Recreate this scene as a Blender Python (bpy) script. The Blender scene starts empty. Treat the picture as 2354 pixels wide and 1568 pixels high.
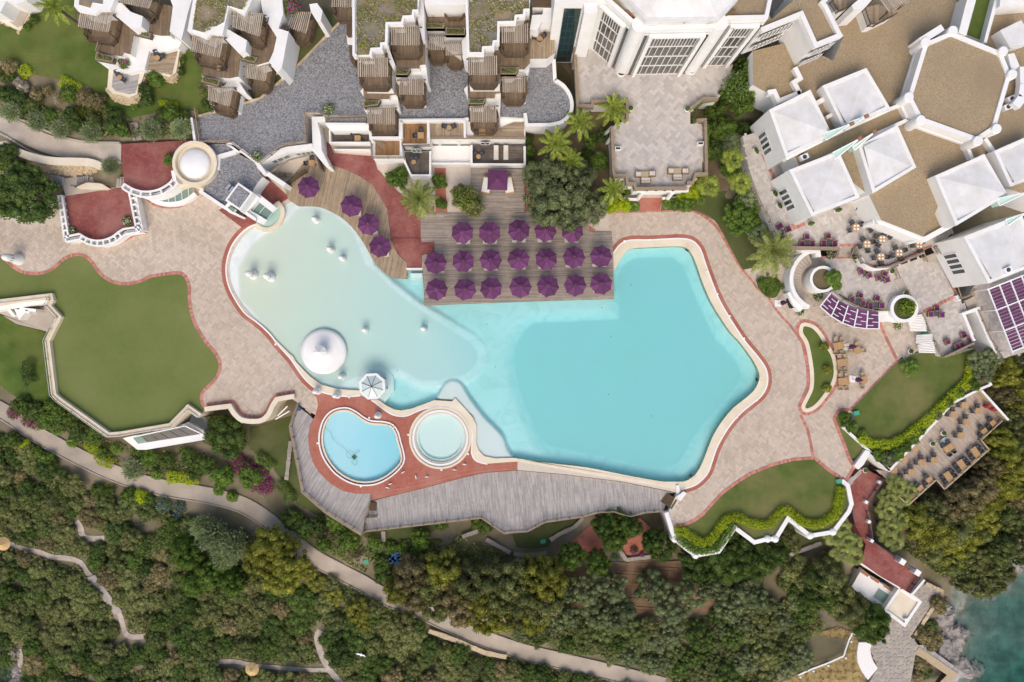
import bpy,math,random
import numpy as np
from mathutils import Vector,Matrix
from mathutils.geometry import tessellate_polygon
random.seed(7);rng = np.random.default_rng(7)
S = bpy.context.scene
COL = S.collection
# ------------------------------------------------------------------ camera, sky, sun, exposure
H,K,CU,CV = 107.0,17.0,1176.5,784.0
cam_d = bpy.data.cameras.new('drone_camera');cam = bpy.data.objects.new('drone_camera',cam_d);COL.objects.link(cam)
cam.location = (0,0,H);cam.rotation_euler = (0,0,0)
cam_d.sensor_width = 36;cam_d.lens = 36 * H / (2353 / K);cam_d.clip_end = 2000;cam_d.clip_start = 0.5
S.camera = cam
SUN_EL,SUN_AZ = math.radians(52),math.radians(185)
w = bpy.data.worlds.new('World');S.world = w;w.use_nodes = True
nt = w.node_tree;bg = nt.nodes['Background']
sky = nt.nodes.new('ShaderNodeTexSky');sky.sky_type = 'NISHITA';sky.sun_disc = False
sky.sun_elevation = SUN_EL;sky.sun_rotation = SUN_AZ;sky.air_density = 1.0;sky.dust_density = 4.0;sky.ozone_density = 0.6
nt.links.new(sky.outputs[0],bg.inputs[0]);bg.inputs[1].default_value = 0.15
sd = bpy.data.lights.new('sun','SUN');sd.energy = 0.5;sd.angle = math.radians(40);sd.color = (1.0,0.90,0.76)
sun = bpy.data.objects.new('sun',sd);COL.objects.link(sun)
sun.rotation_euler = (math.pi / 2 - SUN_EL,0,math.pi - SUN_AZ);sun.location = (0,-60,90)
S.view_settings.view_transform = 'Standard';S.view_settings.look = 'None';S.view_settings.gamma = 1
S.view_settings.exposure = 0.5
try: S.view_settings.use_curve_mapping = False
except Exception: pass
S.render.engine = 'CYCLES';S.cycles.max_bounces = 6;S.cycles.transparent_max_bounces = 12;S.cycles.diffuse_bounces = 3
S.cycles.volume_bounces = 0
# ------------------------------------------------------------------ survey helpers
def W(u,v,z=0.0):
 f = (H - z) / H / K
 return ((u - CU) * f,(CV - v) * f,z)
def XY(pts,z=0.0): return [W(u,v,z)[:2] for u,v in pts]
SX,SY = 2353 / 4 / 2354,391.86 / 1568
def T(i,j,s):
 out = []
 for q in s.split():
  a,b = q.split(',');out.append((i * 588.25 + float(a) * SX,j * 391.86 + float(b) * SY))
 return out
def T1(i,j,x,y): return (i * 588.25 + x * SX,j * 391.86 + y * SY)
def cr(pts,n=6,closed=False):
 P = [np.array(p,float) for p in pts];L = len(P);out = []
 rngi = range(L) if closed else range(L - 1)
 for i in rngi:
  if closed: p0,p1,p2,p3 = P[i - 1],P[i],P[(i + 1) % L],P[(i + 2) % L]
  else: p0,p1,p2,p3 = P[max(i - 1,0)],P[i],P[i + 1],P[min(i + 2,L - 1)]
  for k in range(n):
   t = k / n
   out.append(tuple(0.5 * ((2 * p1) + (-p0 + p2) * t + (2 * p0 - 5 * p1 + 4 * p2 - p3) * t * t + (-p0 + 3 * p1 - 3 * p2 + p3) * t ** 3)))
 if not closed: out.append(tuple(P[-1]))
 return out
def area(p): return 0.5 * sum(p[i - 1][0] * p[i][1] - p[i][0] * p[i - 1][1] for i in range(len(p)))
def pip(px,py,poly):
 px = np.asarray(px,float);py = np.asarray(py,float);ins = np.zeros(px.shape,bool)
 n = len(poly)
 for i in range(n):
  x1,y1 = poly[i - 1][:2];x2,y2 = poly[i][:2]
  if y1 == y2: continue
  c = ((y1 > py) != (y2 > py)) & (px < (x2 - x1) * (py - y1) / (y2 - y1) + x1)
  ins ^= c
 return ins
def dist_poly(px,py,poly,closed=True):
 px = np.asarray(px,float);py = np.asarray(py,float);d = np.full(px.shape,1e9)
 for i in range(0 if closed else 1,len(poly)):
  ax,ay = poly[i - 1][:2];bx,by = poly[i][:2];dx,dy = bx - ax,by - ay
  L = dx * dx + dy * dy + 1e-12
  t = np.clip(((px - ax) * dx + (py - ay) * dy) / L,0,1)
  d = np.minimum(d,np.hypot(px - ax - t * dx,py - ay - t * dy))
 return d
def offset(pts,d,closed=False):
 P = np.array([p[:2] for p in pts],float);n = len(P);out = []
 for i in range(n):
  a = P[i - 1] if (closed or i > 0) else None
  b = P[(i + 1) % n] if (closed or i < n - 1) else None
  ns = []
  for s,e in ((a,P[i]),(P[i],b)):
   if s is None or e is None: continue
   t = e - s;L = np.hypot(*t)
   if L > 1e-9: ns.append(np.array([-t[1],t[0]]) / L)
  m = sum(ns);L = np.hypot(*m)
  m = m / L if L > 1e-6 else ns[0]
  k = max(0.45,float(np.dot(m,ns[0])))
  out.append(tuple(P[i] + m * d / k))
 return out
def resample(pts,step):
 P = np.array([p[:2] for p in pts],float);seg = np.hypot(*(P[1:] - P[:-1]).T);s = np.concatenate([[0],np.cumsum(seg)])
 n = max(1,int(round(s[-1] / step)));q = np.linspace(0,s[-1],n + 1)
 return list(zip(np.interp(q,s,P[:,0]),np.interp(q,s,P[:,1])))
# ------------------------------------------------------------------ mesh builder
class MB:
 def __init__(self): self.v = [];self.f = [];self.m = []
 def add(self,vs,fs,mi=0):
  o = len(self.v);self.v.extend(vs)
  for f in fs: self.f.append([o + i for i in f]);self.m.append(mi)
  return self
 def prism(self,poly,z0,z1,mt=0,ms=None,holes=(),bottom=False):
  if ms is None: ms = mt
  poly = [tuple(p[:2]) for p in poly]
  if area(poly) < 0: poly = poly[::-1]
  n = len(poly)
  if holes:
   rings = [poly] + [([tuple(p[:2]) for p in h] if area(h) < 0 else [tuple(p[:2]) for p in h][::-1]) for h in holes]
   allp = [p for r in rings for p in r]
   tri = tessellate_polygon([[Vector((p[0],p[1],0)) for p in r] for r in rings])
   fs = []
   for t in tri:
    t = list(t)
    if area([allp[i] for i in t]) < 0: t = t[::-1]
    fs.append(t)
   self.add([(x,y,z1) for x,y in allp],fs,mt)
   for r in rings:
    k = len(r)
    self.add([(x,y,z0) for x,y in r] + [(x,y,z1) for x,y in r],[[i,(i + 1) % k,k + (i + 1) % k,k + i] for i in range(k)],ms)
  else:
   self.add([(x,y,z1) for x,y in poly],[list(range(n))],mt)
   self.add([(x,y,z0) for x,y in poly] + [(x,y,z1) for x,y in poly],[[i,(i + 1) % n,n + (i + 1) % n,n + i] for i in range(n)],ms)
  if bottom: self.add([(x,y,z0) for x,y in poly],[list(range(n))[::-1]],ms)
  return self
 def strip(self,pts,a,b,z0,z1,mt=0,ms=None,closed=False):
  if ms is None: ms = mt
  L = offset(pts,b,closed);R = offset(pts,a,closed);n = len(pts);m = n if closed else n - 1
  vs = [(x,y,z1) for x,y in R] + [(x,y,z1) for x,y in L] + [(x,y,z0) for x,y in R] + [(x,y,z0) for x,y in L]
  top = [];side = []
  for i in range(m):
   j = (i + 1) % n
   top.append([i,j,n + j,n + i]);side.append([2 * n + i,2 * n + j,j,i]);side.append([n + i,n + j,3 * n + j,3 * n + i])
  if not closed:
   side.append([2 * n,0,n,3 * n]);side.append([n - 1,3 * n - 1,4 * n - 1,2 * n - 1])
  o = len(self.v);self.v.extend(vs)
  for f in top: self.f.append([o + i for i in f]);self.m.append(mt)
  for f in side: self.f.append([o + i for i in f]);self.m.append(ms)
  return self
 def box(self,c,s,rz=0.0,mi=0,M=None):
  hx,hy,hz = s[0] / 2,s[1] / 2,s[2] / 2;ca,sa = math.cos(rz),math.sin(rz);vs = []
  for dz in (-hz,hz):
   for dx,dy in ((-hx,-hy),(hx,-hy),(hx,hy),(-hx,hy)):
    p = (c[0] + dx * ca - dy * sa,c[1] + dx * sa + dy * ca,c[2] + dz)
    vs.append(p if M is None else tuple(M @ Vector(p)))
  return self.add(vs,[[3,2,1,0],[4,5,6,7],[0,1,5,4],[1,2,6,5],[2,3,7,6],[3,0,4,7]],mi)
 def beam(self,p,q,w,h,mi=0):
  p = Vector(p);q = Vector(q);d = (q - p)
  if d.length < 1e-6: return self
  d.normalize();up = Vector((0,0,1)) if abs(d.z) < 0.95 else Vector((1,0,0))
  s = d.cross(up).normalized() * (w / 2);t = s.cross(d).normalized() * (h / 2)
  vs = [tuple(a + x * s + y * t) for a in (p,q) for x,y in ((-1,-1),(1,-1),(1,1),(-1,1))]
  return self.add(vs,[[0,1,2,3],[7,6,5,4],[4,5,1,0],[5,6,2,1],[6,7,3,2],[7,4,0,3]],mi)
 def tube(self,p,q,r0,r1=None,n=8,mi=0,caps=True):
  r1 = r0 if r1 is None else r1;p = Vector(p);q = Vector(q);d = (q - p).normalized()
  a = d.orthogonal().normalized();b = d.cross(a);vs = []
  for c,r in ((p,r0),(q,r1)):
   for k in range(n):
    t = 2 * math.pi * k / n;vs.append(tuple(c + (a * math.cos(t) + b * math.sin(t)) * r))
  fs = [[k,(k + 1) % n,n + (k + 1) % n,n + k] for k in range(n)]
  if caps: fs += [list(range(n))[::-1],list(range(n,2 * n))]
  return self.add(vs,fs,mi)
 def lathe(self,prof,c=(0,0,0),n=24,mi=0,a0=0.0):
  vs = [];fs = [];m = len(prof)
  for k in range(n):
   t = a0 + 2 * math.pi * k / n
   for r,z in prof: vs.append((c[0] + r * math.cos(t),c[1] + r * math.sin(t),c[2] + z))
  for k in range(n):
   k2 = (k + 1) % n
   for i in range(m - 1): fs.append([k * m + i,k2 * m + i,k2 * m + i + 1,k * m + i + 1])
  return self.add(vs,fs,mi)
 def quads(self,V,mi=0):
  V = np.asarray(V).reshape(-1,3);o = len(self.v);self.v.extend(map(tuple,V.tolist()))
  for i in range(0,len(V),4): self.f.append([o + i,o + i + 1,o + i + 2,o + i + 3]);self.m.append(mi)
  return self
 def mesh(self,name,mats,smooth=False,off=(0,0,0)):
  me = bpy.data.meshes.new(name)
  V = np.array(self.v,float).reshape(-1,3) - np.array(off)
  me.from_pydata(V.tolist(),[],self.f)
  mats = mats if isinstance(mats,(list,tuple)) else [mats]
  for m in mats: me.materials.append(m)
  if len(mats) > 1: me.polygons.foreach_set('material_index',self.m)
  if smooth: me.polygons.foreach_set('use_smooth',[True] * len(self.f))
  me.update();return me
# ------------------------------------------------------------------ objects
OFF = {};KIDS = {}
def _link(o,parent=None):
 COL.objects.link(o)
 if parent is not None: o.parent = parent;KIDS.setdefault(parent.name,[]).append(o)
 return o
def tag(o,label=None,cat=None,group=None,kind=None):
 if label: o['label'] = label
 if cat: o['category'] = cat
 if group: o['group'] = group
 if kind: o['kind'] = kind
 return o
def thing(name,label,cat,loc=(0,0,0),rz=0.0,group=None):
 o = bpy.data.objects.new(name,None);o.empty_display_size = 0.3;_link(o)
 o.location = loc;o.rotation_euler = (0,0,rz);OFF[o.name] = tuple(loc)
 return tag(o,label,cat,group)
def obj(name,mb,mats,parent=None,smooth=False,label=None,cat=None,group=None,kind=None):
 if parent is not None: off = OFF.get(parent.name,(0,0,0))
 else:
  V = np.array(mb.v);off = (float((V[:,0].min() + V[:,0].max()) / 2),float((V[:,1].min() + V[:,1].max()) / 2),float(V[:,2].min()))
 o = bpy.data.objects.new(name,mb.mesh(name,mats,smooth,off));_link(o,parent)
 if parent is None: o.location = off
 OFF[o.name] = off
 return tag(o,label,cat,group,kind)
def inst(name,me,parent,loc=(0,0,0),rz=0.0,scale=(1,1,1),rot=None):
 o = bpy.data.objects.new(name,me);_link(o,parent);o.location = loc
 o.rotation_euler = rot if rot else (0,0,rz);o.scale = scale;return o
def struct(name,mb,mats,parent=None,smooth=False): return obj(name,mb,mats,parent,smooth,kind='structure')
def dup(root,loc,rz=0.0,label=None,group=None,scale=None,mats=None):
 c = root.copy();COL.objects.link(c);c.location = loc;c.rotation_euler = (0,0,rz)
 if scale: c.scale = (scale,) * 3 if not isinstance(scale,tuple) else scale
 if label: c['label'] = label
 if group: c['group'] = group
 def rec(a,b):
  for ch in KIDS.get(a.name,[]):
   d = ch.copy();COL.objects.link(d);d.parent = b;KIDS.setdefault(b.name,[]).append(d)
   if mats and ch.name.split('.')[0] in mats:
    d.material_slots[0].link = 'OBJECT';d.material_slots[0].material = mats[ch.name.split('.')[0]]
   rec(ch,d)
 rec(root,c);return c
class Proto:
 def __init__(self,root): self.r = root;self.used = False
 def put(self,loc,rz=0.0,label=None,group=None,scale=None,mats=None):
  if self.used: return dup(self.r,loc,rz,label,group,scale,mats)
  self.used = True;r = self.r;r.location = loc;r.rotation_euler = (0,0,rz)
  if scale: r.scale = (scale,) * 3 if not isinstance(scale,tuple) else scale
  if label: r['label'] = label
  if group: r['group'] = group
  if mats:
   for ch in KIDS.get(r.name,[]):
    b = ch.name.split('.')[0]
    if b in mats: ch.material_slots[0].link = 'OBJECT';ch.material_slots[0].material = mats[b]
  return r
NTH = ['first','second','third','fourth','fifth','sixth','seventh','eighth','ninth','tenth','eleventh','twelfth','thirteenth','fourteenth',
       'fifteenth','sixteenth','seventeenth','eighteenth','nineteenth','twentieth'] + ['number %d' % k for k in range(21,80)]
# ------------------------------------------------------------------ materials
def material(name,c1,c2=None,scale=1.0,rough=0.8,detail=5.0,c3=None,scale3=0.15,amt3=0.5,island=0.0,objrand=0.0,bump=0.0,bscale=20.0,
             spec=0.3,translucent=0.0,wave=None,voro=None,metal=0.0,brick=None):
 m = bpy.data.materials.new(name);m.use_nodes = True;t = m.node_tree;N = t.nodes;Lk = t.links;b = N['Principled BSDF']
 b.inputs['Roughness'].default_value = rough;b.inputs['Specular IOR Level'].default_value = spec;b.inputs['Metallic'].default_value = metal
 def col(c): return (c[0],c[1],c[2],1)
 def mix(f,a,bb,blend='MIX'):
  n = N.new('ShaderNodeMix');n.data_type = 'RGBA';n.blend_type = blend
  for sk,x in ((n.inputs[0],f),(n.inputs[6],a),(n.inputs[7],bb)):
   if hasattr(x,'is_output'): Lk.new(x,sk)
   else: sk.default_value = x if not isinstance(x,tuple) or len(x) == 4 else col(x)
  return n.outputs[2]
 geo = N.new('ShaderNodeNewGeometry');pos = geo.outputs['Position']
 def noise(sc,det=5.0,rgh=0.6,vec=None):
  n = N.new('ShaderNodeTexNoise');n.inputs['Scale'].default_value = sc;n.inputs['Detail'].default_value = det;n.inputs['Roughness'].default_value = rgh
  Lk.new(vec or pos,n.inputs['Vector']);return n
 def ramp(f,lo,hi):
  n = N.new('ShaderNodeMapRange');n.inputs[1].default_value = lo;n.inputs[2].default_value = hi;Lk.new(f,n.inputs[0]);return n.outputs[0]
 c = col(c1)
 if voro:
  v = N.new('ShaderNodeTexVoronoi');v.inputs['Scale'].default_value = voro;Lk.new(pos,v.inputs['Vector'])
  sp = N.new('ShaderNodeSeparateColor');Lk.new(v.outputs['Color'],sp.inputs[0]);c = mix(sp.outputs[0],c,col(c2 or c1))
 elif brick:
  bw,bh,mort,ang = brick
  mp = N.new('ShaderNodeMapping');mp.inputs['Rotation'].default_value = (0,0,ang);Lk.new(pos,mp.inputs[0])
  k = N.new('ShaderNodeTexBrick');Lk.new(mp.outputs[0],k.inputs[0]);k.inputs['Scale'].default_value = 1.0
  k.inputs['Color1'].default_value = col(c1);k.inputs['Color2'].default_value = col(c2);k.inputs['Mortar'].default_value = col(tuple(x * 0.7 for x in c1))
  k.inputs['Mortar Size'].default_value = mort;k.inputs['Brick Width'].default_value = bw;k.inputs['Row Height'].default_value = bh;c = k.outputs[0]
  c = mix(ramp(noise(1.3,6).outputs[0],0.3,0.7),c,col(tuple(x * 0.72 for x in c1)))
 elif c2: c = mix(ramp(noise(scale,detail).outputs[0],0.3,0.7),c,col(c2))
 if c3:
  f = ramp(noise(scale3,6.0).outputs[0],0.42,0.68);n = N.new('ShaderNodeMath');n.operation = 'MULTIPLY';n.inputs[1].default_value = amt3
  Lk.new(f,n.inputs[0]);c = mix(n.outputs[0],c,col(c3))
 def vary(c,src,a):
  r = N.new('ShaderNodeMapRange');r.inputs[3].default_value = 1 - a;r.inputs[4].default_value = 1 + a;Lk.new(src,r.inputs[0])
  n = N.new('ShaderNodeVectorMath');n.operation = 'SCALE';Lk.new(r.outputs[0],n.inputs['Scale'])
  if hasattr(c,'is_output'): Lk.new(c,n.inputs[0])
  else: n.inputs[0].default_value = c[:3]
  return n.outputs[0]
 if island: c = vary(c,geo.outputs['Random Per Island'],island)
 if objrand: oi = N.new('ShaderNodeObjectInfo');c = vary(c,oi.outputs['Random'],objrand)
 if hasattr(c,'is_output'): Lk.new(c,b.inputs['Base Color'])
 else: b.inputs['Base Color'].default_value = c
 if bump:
  bn = N.new('ShaderNodeBump');bn.inputs['Strength'].default_value = bump;bn.inputs['Distance'].default_value = 0.05
  Lk.new(noise(bscale,4).outputs[0],bn.inputs['Height']);Lk.new(bn.outputs[0],b.inputs['Normal'])
 if translucent:
  tr = N.new('ShaderNodeBsdfTranslucent');ms = N.new('ShaderNodeMixShader');ms.inputs[0].default_value = translucent
  if hasattr(c,'is_output'): Lk.new(c,tr.inputs[0])
  else: tr.inputs[0].default_value = c
  Lk.new(b.outputs[0],ms.inputs[1]);Lk.new(tr.outputs[0],ms.inputs[2]);Lk.new(ms.outputs[0],N['Material Output'].inputs[0])
 return m
M = {}
def dm(name,*a,**k): M[name] = material(name,*a,**k)
dm('white',(0.80,0.79,0.76),(0.75,0.73,0.69),scale=0.9,rough=0.75,c3=(0.62,0.58,0.52),scale3=0.35,amt3=0.25)
dm('white_roof',(0.74,0.735,0.72),(0.64,0.625,0.595),scale=0.9,rough=0.8,detail=10,c3=(0.52,0.49,0.44),scale3=0.4,amt3=0.5)
dm('cream',(0.74,0.66,0.52),(0.68,0.58,0.42),scale=0.8,rough=0.7,c3=(0.55,0.45,0.30),scale3=0.25,amt3=0.4)
dm('brick',(0.46,0.15,0.095),(0.30,0.085,0.065),rough=0.8,brick=(0.34,0.17,0.02,0.4),c3=(0.46,0.23,0.17),scale3=0.3,amt3=0.5)
dm('brick_dark',(0.25,0.068,0.06),(0.38,0.12,0.085),rough=0.8,brick=(0.34,0.17,0.02,0.1),c3=(0.42,0.21,0.17),scale3=0.3,amt3=0.45)
dm('brick_unit',(0.42,0.165,0.125),(0.48,0.21,0.16),scale=2,rough=0.8,island=0.25)
dm('paver',(0.56,0.465,0.37),(0.49,0.405,0.33),scale=3.0,rough=0.8,island=0.13,c3=(0.44,0.345,0.245),scale3=0.12,amt3=0.6)
dm('paver_grey',(0.53,0.485,0.435),(0.47,0.43,0.385),scale=3.0,rough=0.8,island=0.15,c3=(0.42,0.375,0.345),scale3=0.12,amt3=0.6)
dm('mortar',(0.60,0.52,0.43),(0.54,0.465,0.38),scale=2,rough=0.9)
dm('plank_grey',(0.335,0.285,0.235),(0.27,0.225,0.185),scale=1.2,rough=0.8,island=0.24,c3=(0.37,0.305,0.235),scale3=0.2,amt3=0.5)
dm('plank_silver',(0.40,0.37,0.345),(0.34,0.31,0.285),scale=1.2,rough=0.8,island=0.2)
dm('plank_tan',(0.38,0.29,0.19),(0.30,0.225,0.15),scale=1.2,rough=0.8,island=0.24)
dm('plank_pale',(0.46,0.375,0.30),(0.39,0.315,0.25),scale=1.2,rough=0.8,island=0.16)
dm('plank_brown',(0.225,0.16,0.10),(0.175,0.122,0.075),scale=1.2,rough=0.75,island=0.2)
dm('plank_orange',(0.30,0.165,0.07),(0.24,0.13,0.055),scale=1.2,rough=0.7,island=0.2)
dm('plank_dark',(0.13,0.105,0.085),(0.10,0.08,0.065),scale=1.5,rough=0.8,island=0.2,c3=(0.19,0.16,0.14),scale3=0.8,amt3=0.6)
dm('timber',(0.13,0.085,0.05),(0.09,0.06,0.035),scale=2,rough=0.8,island=0.1)
dm('timber_light',(0.30,0.235,0.16),(0.23,0.17,0.115),scale=2,rough=0.8,island=0.12)
dm('slat',(0.43,0.365,0.285),(0.34,0.28,0.21),scale=2.5,rough=0.85,objrand=0.2)
dm('gravel',(0.105,0.108,0.118),(0.34,0.34,0.345),voro=8.0,rough=0.9,c3=(0.20,0.19,0.18),scale3=0.15,amt3=0.35)
dm('gravel_tan',(0.26,0.195,0.115),(0.41,0.315,0.195),voro=11.0,rough=0.9,c3=(0.27,0.205,0.125),scale3=0.12,amt3=0.7)
dm('concrete',(0.46,0.40,0.33),(0.40,0.345,0.285),scale=0.6,rough=0.85,c3=(0.33,0.28,0.235),scale3=0.3,amt3=0.5)
dm('path_concrete',(0.44,0.37,0.29),(0.375,0.315,0.25),scale=0.5,rough=0.85,c3=(0.30,0.25,0.205),scale3=0.3,amt3=0.6)
dm('path_stone',(0.46,0.40,0.33),(0.34,0.29,0.235),voro=1.6,rough=0.9)
dm('flagstone',(0.42,0.36,0.29),(0.25,0.24,0.235),scale=0.9,rough=0.85,island=0.3)
dm('stone_wall',(0.56,0.45,0.29),(0.38,0.30,0.19),voro=3.2,rough=0.9)
dm('stone_unit',(0.55,0.44,0.29),(0.42,0.33,0.21),scale=2,rough=0.9,island=0.25)
dm('grey_stone',(0.36,0.315,0.26),(0.27,0.235,0.195),scale=2.2,rough=0.9,island=0.2)
dm('rock',(0.37,0.325,0.29),(0.22,0.195,0.175),scale=1.1,rough=0.95,detail=8,bump=0.7,bscale=2.0)
dm('soil',(0.20,0.14,0.085),(0.13,0.095,0.058),scale=0.8,rough=0.95,c3=(0.09,0.10,0.035),scale3=0.25,amt3=0.8)
dm('ground',(0.175,0.14,0.085),(0.12,0.112,0.058),scale=0.35,rough=0.95,detail=8,c3=(0.35,0.285,0.205),scale3=0.16,amt3=0.6)
dm('tilled',(0.25,0.155,0.09),(0.17,0.11,0.065),scale=1.4,rough=0.95)
dm('seabed',(0.30,0.33,0.27),(0.16,0.185,0.155),scale=0.5,rough=0.95,detail=9,c3=(0.10,0.115,0.10),scale3=0.45,amt3=0.8)
dm('dry_grass',(0.38,0.28,0.12),(0.28,0.20,0.08),scale=1.5,rough=0.95,detail=8)
dm('turf',(0.132,0.165,0.040),(0.115,0.146,0.034),scale=1.2,rough=0.9,detail=9,c3=(0.185,0.20,0.07),scale3=0.06,amt3=0.9,bump=0.3)
dm('lawn',(0.070,0.104,0.019),(0.115,0.135,0.033),scale=0.7,rough=0.95,detail=10,c3=(0.20,0.175,0.07),scale3=0.16,amt3=0.75,bump=0.5)
dm('lawn_lush',(0.055,0.098,0.013),(0.085,0.128,0.022),scale=0.9,rough=0.95,detail=10,c3=(0.15,0.16,0.042),scale3=0.14,amt3=0.7,bump=0.5)
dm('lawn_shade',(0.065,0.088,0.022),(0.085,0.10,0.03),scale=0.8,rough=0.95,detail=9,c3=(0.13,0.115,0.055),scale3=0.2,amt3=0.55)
dm('sedum',(0.17,0.145,0.025),(0.20,0.195,0.215),scale=1.5,rough=0.95,detail=10,c3=(0.34,0.245,0.14),scale3=0.4,amt3=0.75,bump=0.6,bscale=5)
dm('glass_dark',(0.03,0.04,0.045),(0.05,0.055,0.05),scale=0.7,rough=0.08,spec=0.5)
dm('glass_brown',(0.075,0.065,0.048),(0.12,0.105,0.08),scale=0.7,rough=0.1,spec=0.5)
dm('glass_teal',(0.012,0.035,0.04),(0.02,0.055,0.06),scale=0.7,rough=0.06,spec=0.5)
dm('glass_green',(0.14,0.22,0.18),(0.18,0.26,0.22),scale=0.7,rough=0.12,spec=0.5)
dm('mint',(0.46,0.66,0.56),(0.42,0.61,0.52),scale=0.7,rough=0.35)
dm('glass_pale',(0.50,0.60,0.58),(0.60,0.66,0.60),scale=0.8,rough=0.2,spec=0.5)
dm('purple',(0.140,0.044,0.118),(0.120,0.037,0.102),scale=2.0,rough=0.85,objrand=0.25,translucent=0.08)
dm('purple_cushion',(0.15,0.028,0.145),(0.12,0.024,0.12),scale=3,rough=0.9)
dm('purple_seam',(0.06,0.014,0.055),rough=0.9)
dm('rattan',(0.30,0.20,0.10),(0.23,0.15,0.075),scale=6,rough=0.8)
dm('teak',(0.46,0.285,0.135),(0.39,0.235,0.11),scale=3,rough=0.6,objrand=0.1)
dm('teak_pale',(0.47,0.36,0.22),(0.40,0.30,0.18),scale=3,rough=0.6)
dm('black_wicker',(0.032,0.034,0.036),(0.05,0.052,0.055),scale=6,rough=0.6)
dm('slate',(0.065,0.07,0.085),(0.085,0.09,0.10),scale=3,rough=0.5)
dm('cushion',(0.62,0.58,0.51),(0.56,0.52,0.46),scale=3,rough=0.9)
dm('cushion_white',(0.82,0.79,0.75),(0.76,0.73,0.68),scale=3,rough=0.9)
dm('metal',(0.55,0.55,0.54),rough=0.35,metal=0.7)
dm('white_metal',(0.75,0.75,0.74),rough=0.4)
dm('dark_metal',(0.06,0.065,0.07),rough=0.5,metal=0.3)
dm('glass_clear',(0.45,0.50,0.50),rough=0.05,spec=0.6)
dm('terracotta',(0.32,0.15,0.08),rough=0.8)
dm('red_paint',(0.42,0.02,0.045),rough=0.5)
dm('blue_plastic',(0.02,0.12,0.26),rough=0.5)
dm('green_plastic',(0.05,0.32,0.19),rough=0.5)
dm('black',(0.015,0.015,0.016),rough=0.5)
dm('straw',(0.60,0.42,0.19),(0.48,0.32,0.13),scale=3,rough=0.9,island=0.15)
dm('bark',(0.14,0.11,0.085),(0.09,0.07,0.05),scale=5,rough=0.95)
dm('bark_pale',(0.30,0.255,0.20),(0.22,0.18,0.14),scale=5,rough=0.95)
dm('porcelain',(0.8,0.8,0.78),rough=0.3)
def leafm(name,c1,c2,isl=0.45,ob=0.2,tr=0.35,k=2.85): dm(name,tuple(x * k for x in c1),tuple(x * k for x in c2),scale=0.5,rough=0.75,island=isl,objrand=ob,translucent=tr,spec=0.2)
leafm('leaf_maquis',(0.072,0.083,0.026),(0.050,0.064,0.020))
leafm('leaf_olivegreen',(0.098,0.102,0.036),(0.072,0.080,0.028))
leafm('leaf_dark',(0.042,0.062,0.016),(0.030,0.047,0.012))
leafm('leaf_pine',(0.050,0.072,0.016),(0.036,0.056,0.013))
leafm('leaf_yellow',(0.135,0.132,0.022),(0.095,0.10,0.020))
leafm('leaf_lime',(0.215,0.255,0.012),(0.165,0.205,0.010),isl=0.22,k=2.1)
leafm('leaf_green',(0.060,0.090,0.016),(0.043,0.070,0.013))
leafm('leaf_olive',(0.092,0.105,0.048),(0.064,0.077,0.035))
leafm('leaf_silver',(0.13,0.15,0.075),(0.095,0.115,0.056))
leafm('leaf_palm',(0.115,0.125,0.036),(0.085,0.098,0.028),isl=.3)
leafm('leaf_palm_bright',(0.115,0.135,0.022),(0.085,0.105,0.018))
leafm('leaf_brown',(0.12,0.098,0.045),(0.085,0.074,0.036))
leafm('leaf_grey',(0.18,0.16,0.125),(0.13,0.115,0.09))
leafm('petal_magenta',(0.42,0.014,0.25),(0.32,0.014,0.2),k=1.5)
leafm('petal_white',(0.70,0.68,0.58),(0.62,0.60,0.48),k=1.1)
leafm('petal_orange',(0.30,0.14,0.015),(0.22,0.11,0.015),k=1.1)
leafm('petal_blue',(0.24,0.27,0.50),(0.18,0.2,0.42),k=1.1)
leafm('petal_yellow',(0.42,0.28,0.08),(0.36,0.24,0.06),k=1.1)
def water_mat(name,absorb,dens,bump=0.02,bs=0.8,tint=(1,1,1)):
 m = bpy.data.materials.new(name);m.use_nodes = True;t = m.node_tree;N = t.nodes;N.remove(N['Principled BSDF']);Lk = t.links
 tr = N.new('ShaderNodeBsdfTransparent');gl = N.new('ShaderNodeBsdfGlossy');gl.inputs['Roughness'].default_value = 0.03
 tr.inputs[0].default_value = (*tint,1)
 fr = N.new('ShaderNodeFresnel');fr.inputs[0].default_value = 1.33;mx = N.new('ShaderNodeMixShader')
 ns = N.new('ShaderNodeTexNoise');ns.inputs['Scale'].default_value = bs;ns.inputs['Detail'].default_value = 3
 g = N.new('ShaderNodeNewGeometry');Lk.new(g.outputs['Position'],ns.inputs['Vector'])
 bp = N.new('ShaderNodeBump');bp.inputs['Strength'].default_value = bump;Lk.new(ns.outputs[0],bp.inputs['Height'])
 Lk.new(bp.outputs[0],gl.inputs['Normal']);Lk.new(bp.outputs[0],fr.inputs['Normal'])
 Lk.new(fr.outputs[0],mx.inputs[0]);Lk.new(tr.outputs[0],mx.inputs[1]);Lk.new(gl.outputs[0],mx.inputs[2]);Lk.new(mx.outputs[0],N['Material Output'].inputs[0])
 va = N.new('ShaderNodeVolumeAbsorption');va.inputs[0].default_value = (*absorb,1);va.inputs[1].default_value = dens
 Lk.new(va.outputs[0],N['Material Output'].inputs['Volume']);M[name] = m
water_mat('pool_water',(0.0,0.84,0.87),0.31)
water_mat('kids_water',(0.0,0.80,0.95),0.28)
water_mat('spa_water',(0.0,0.9,0.85),0.11)
water_mat('sea_water',(0.0,0.70,0.66),0.34,bump=0.25,bs=0.7)
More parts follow.
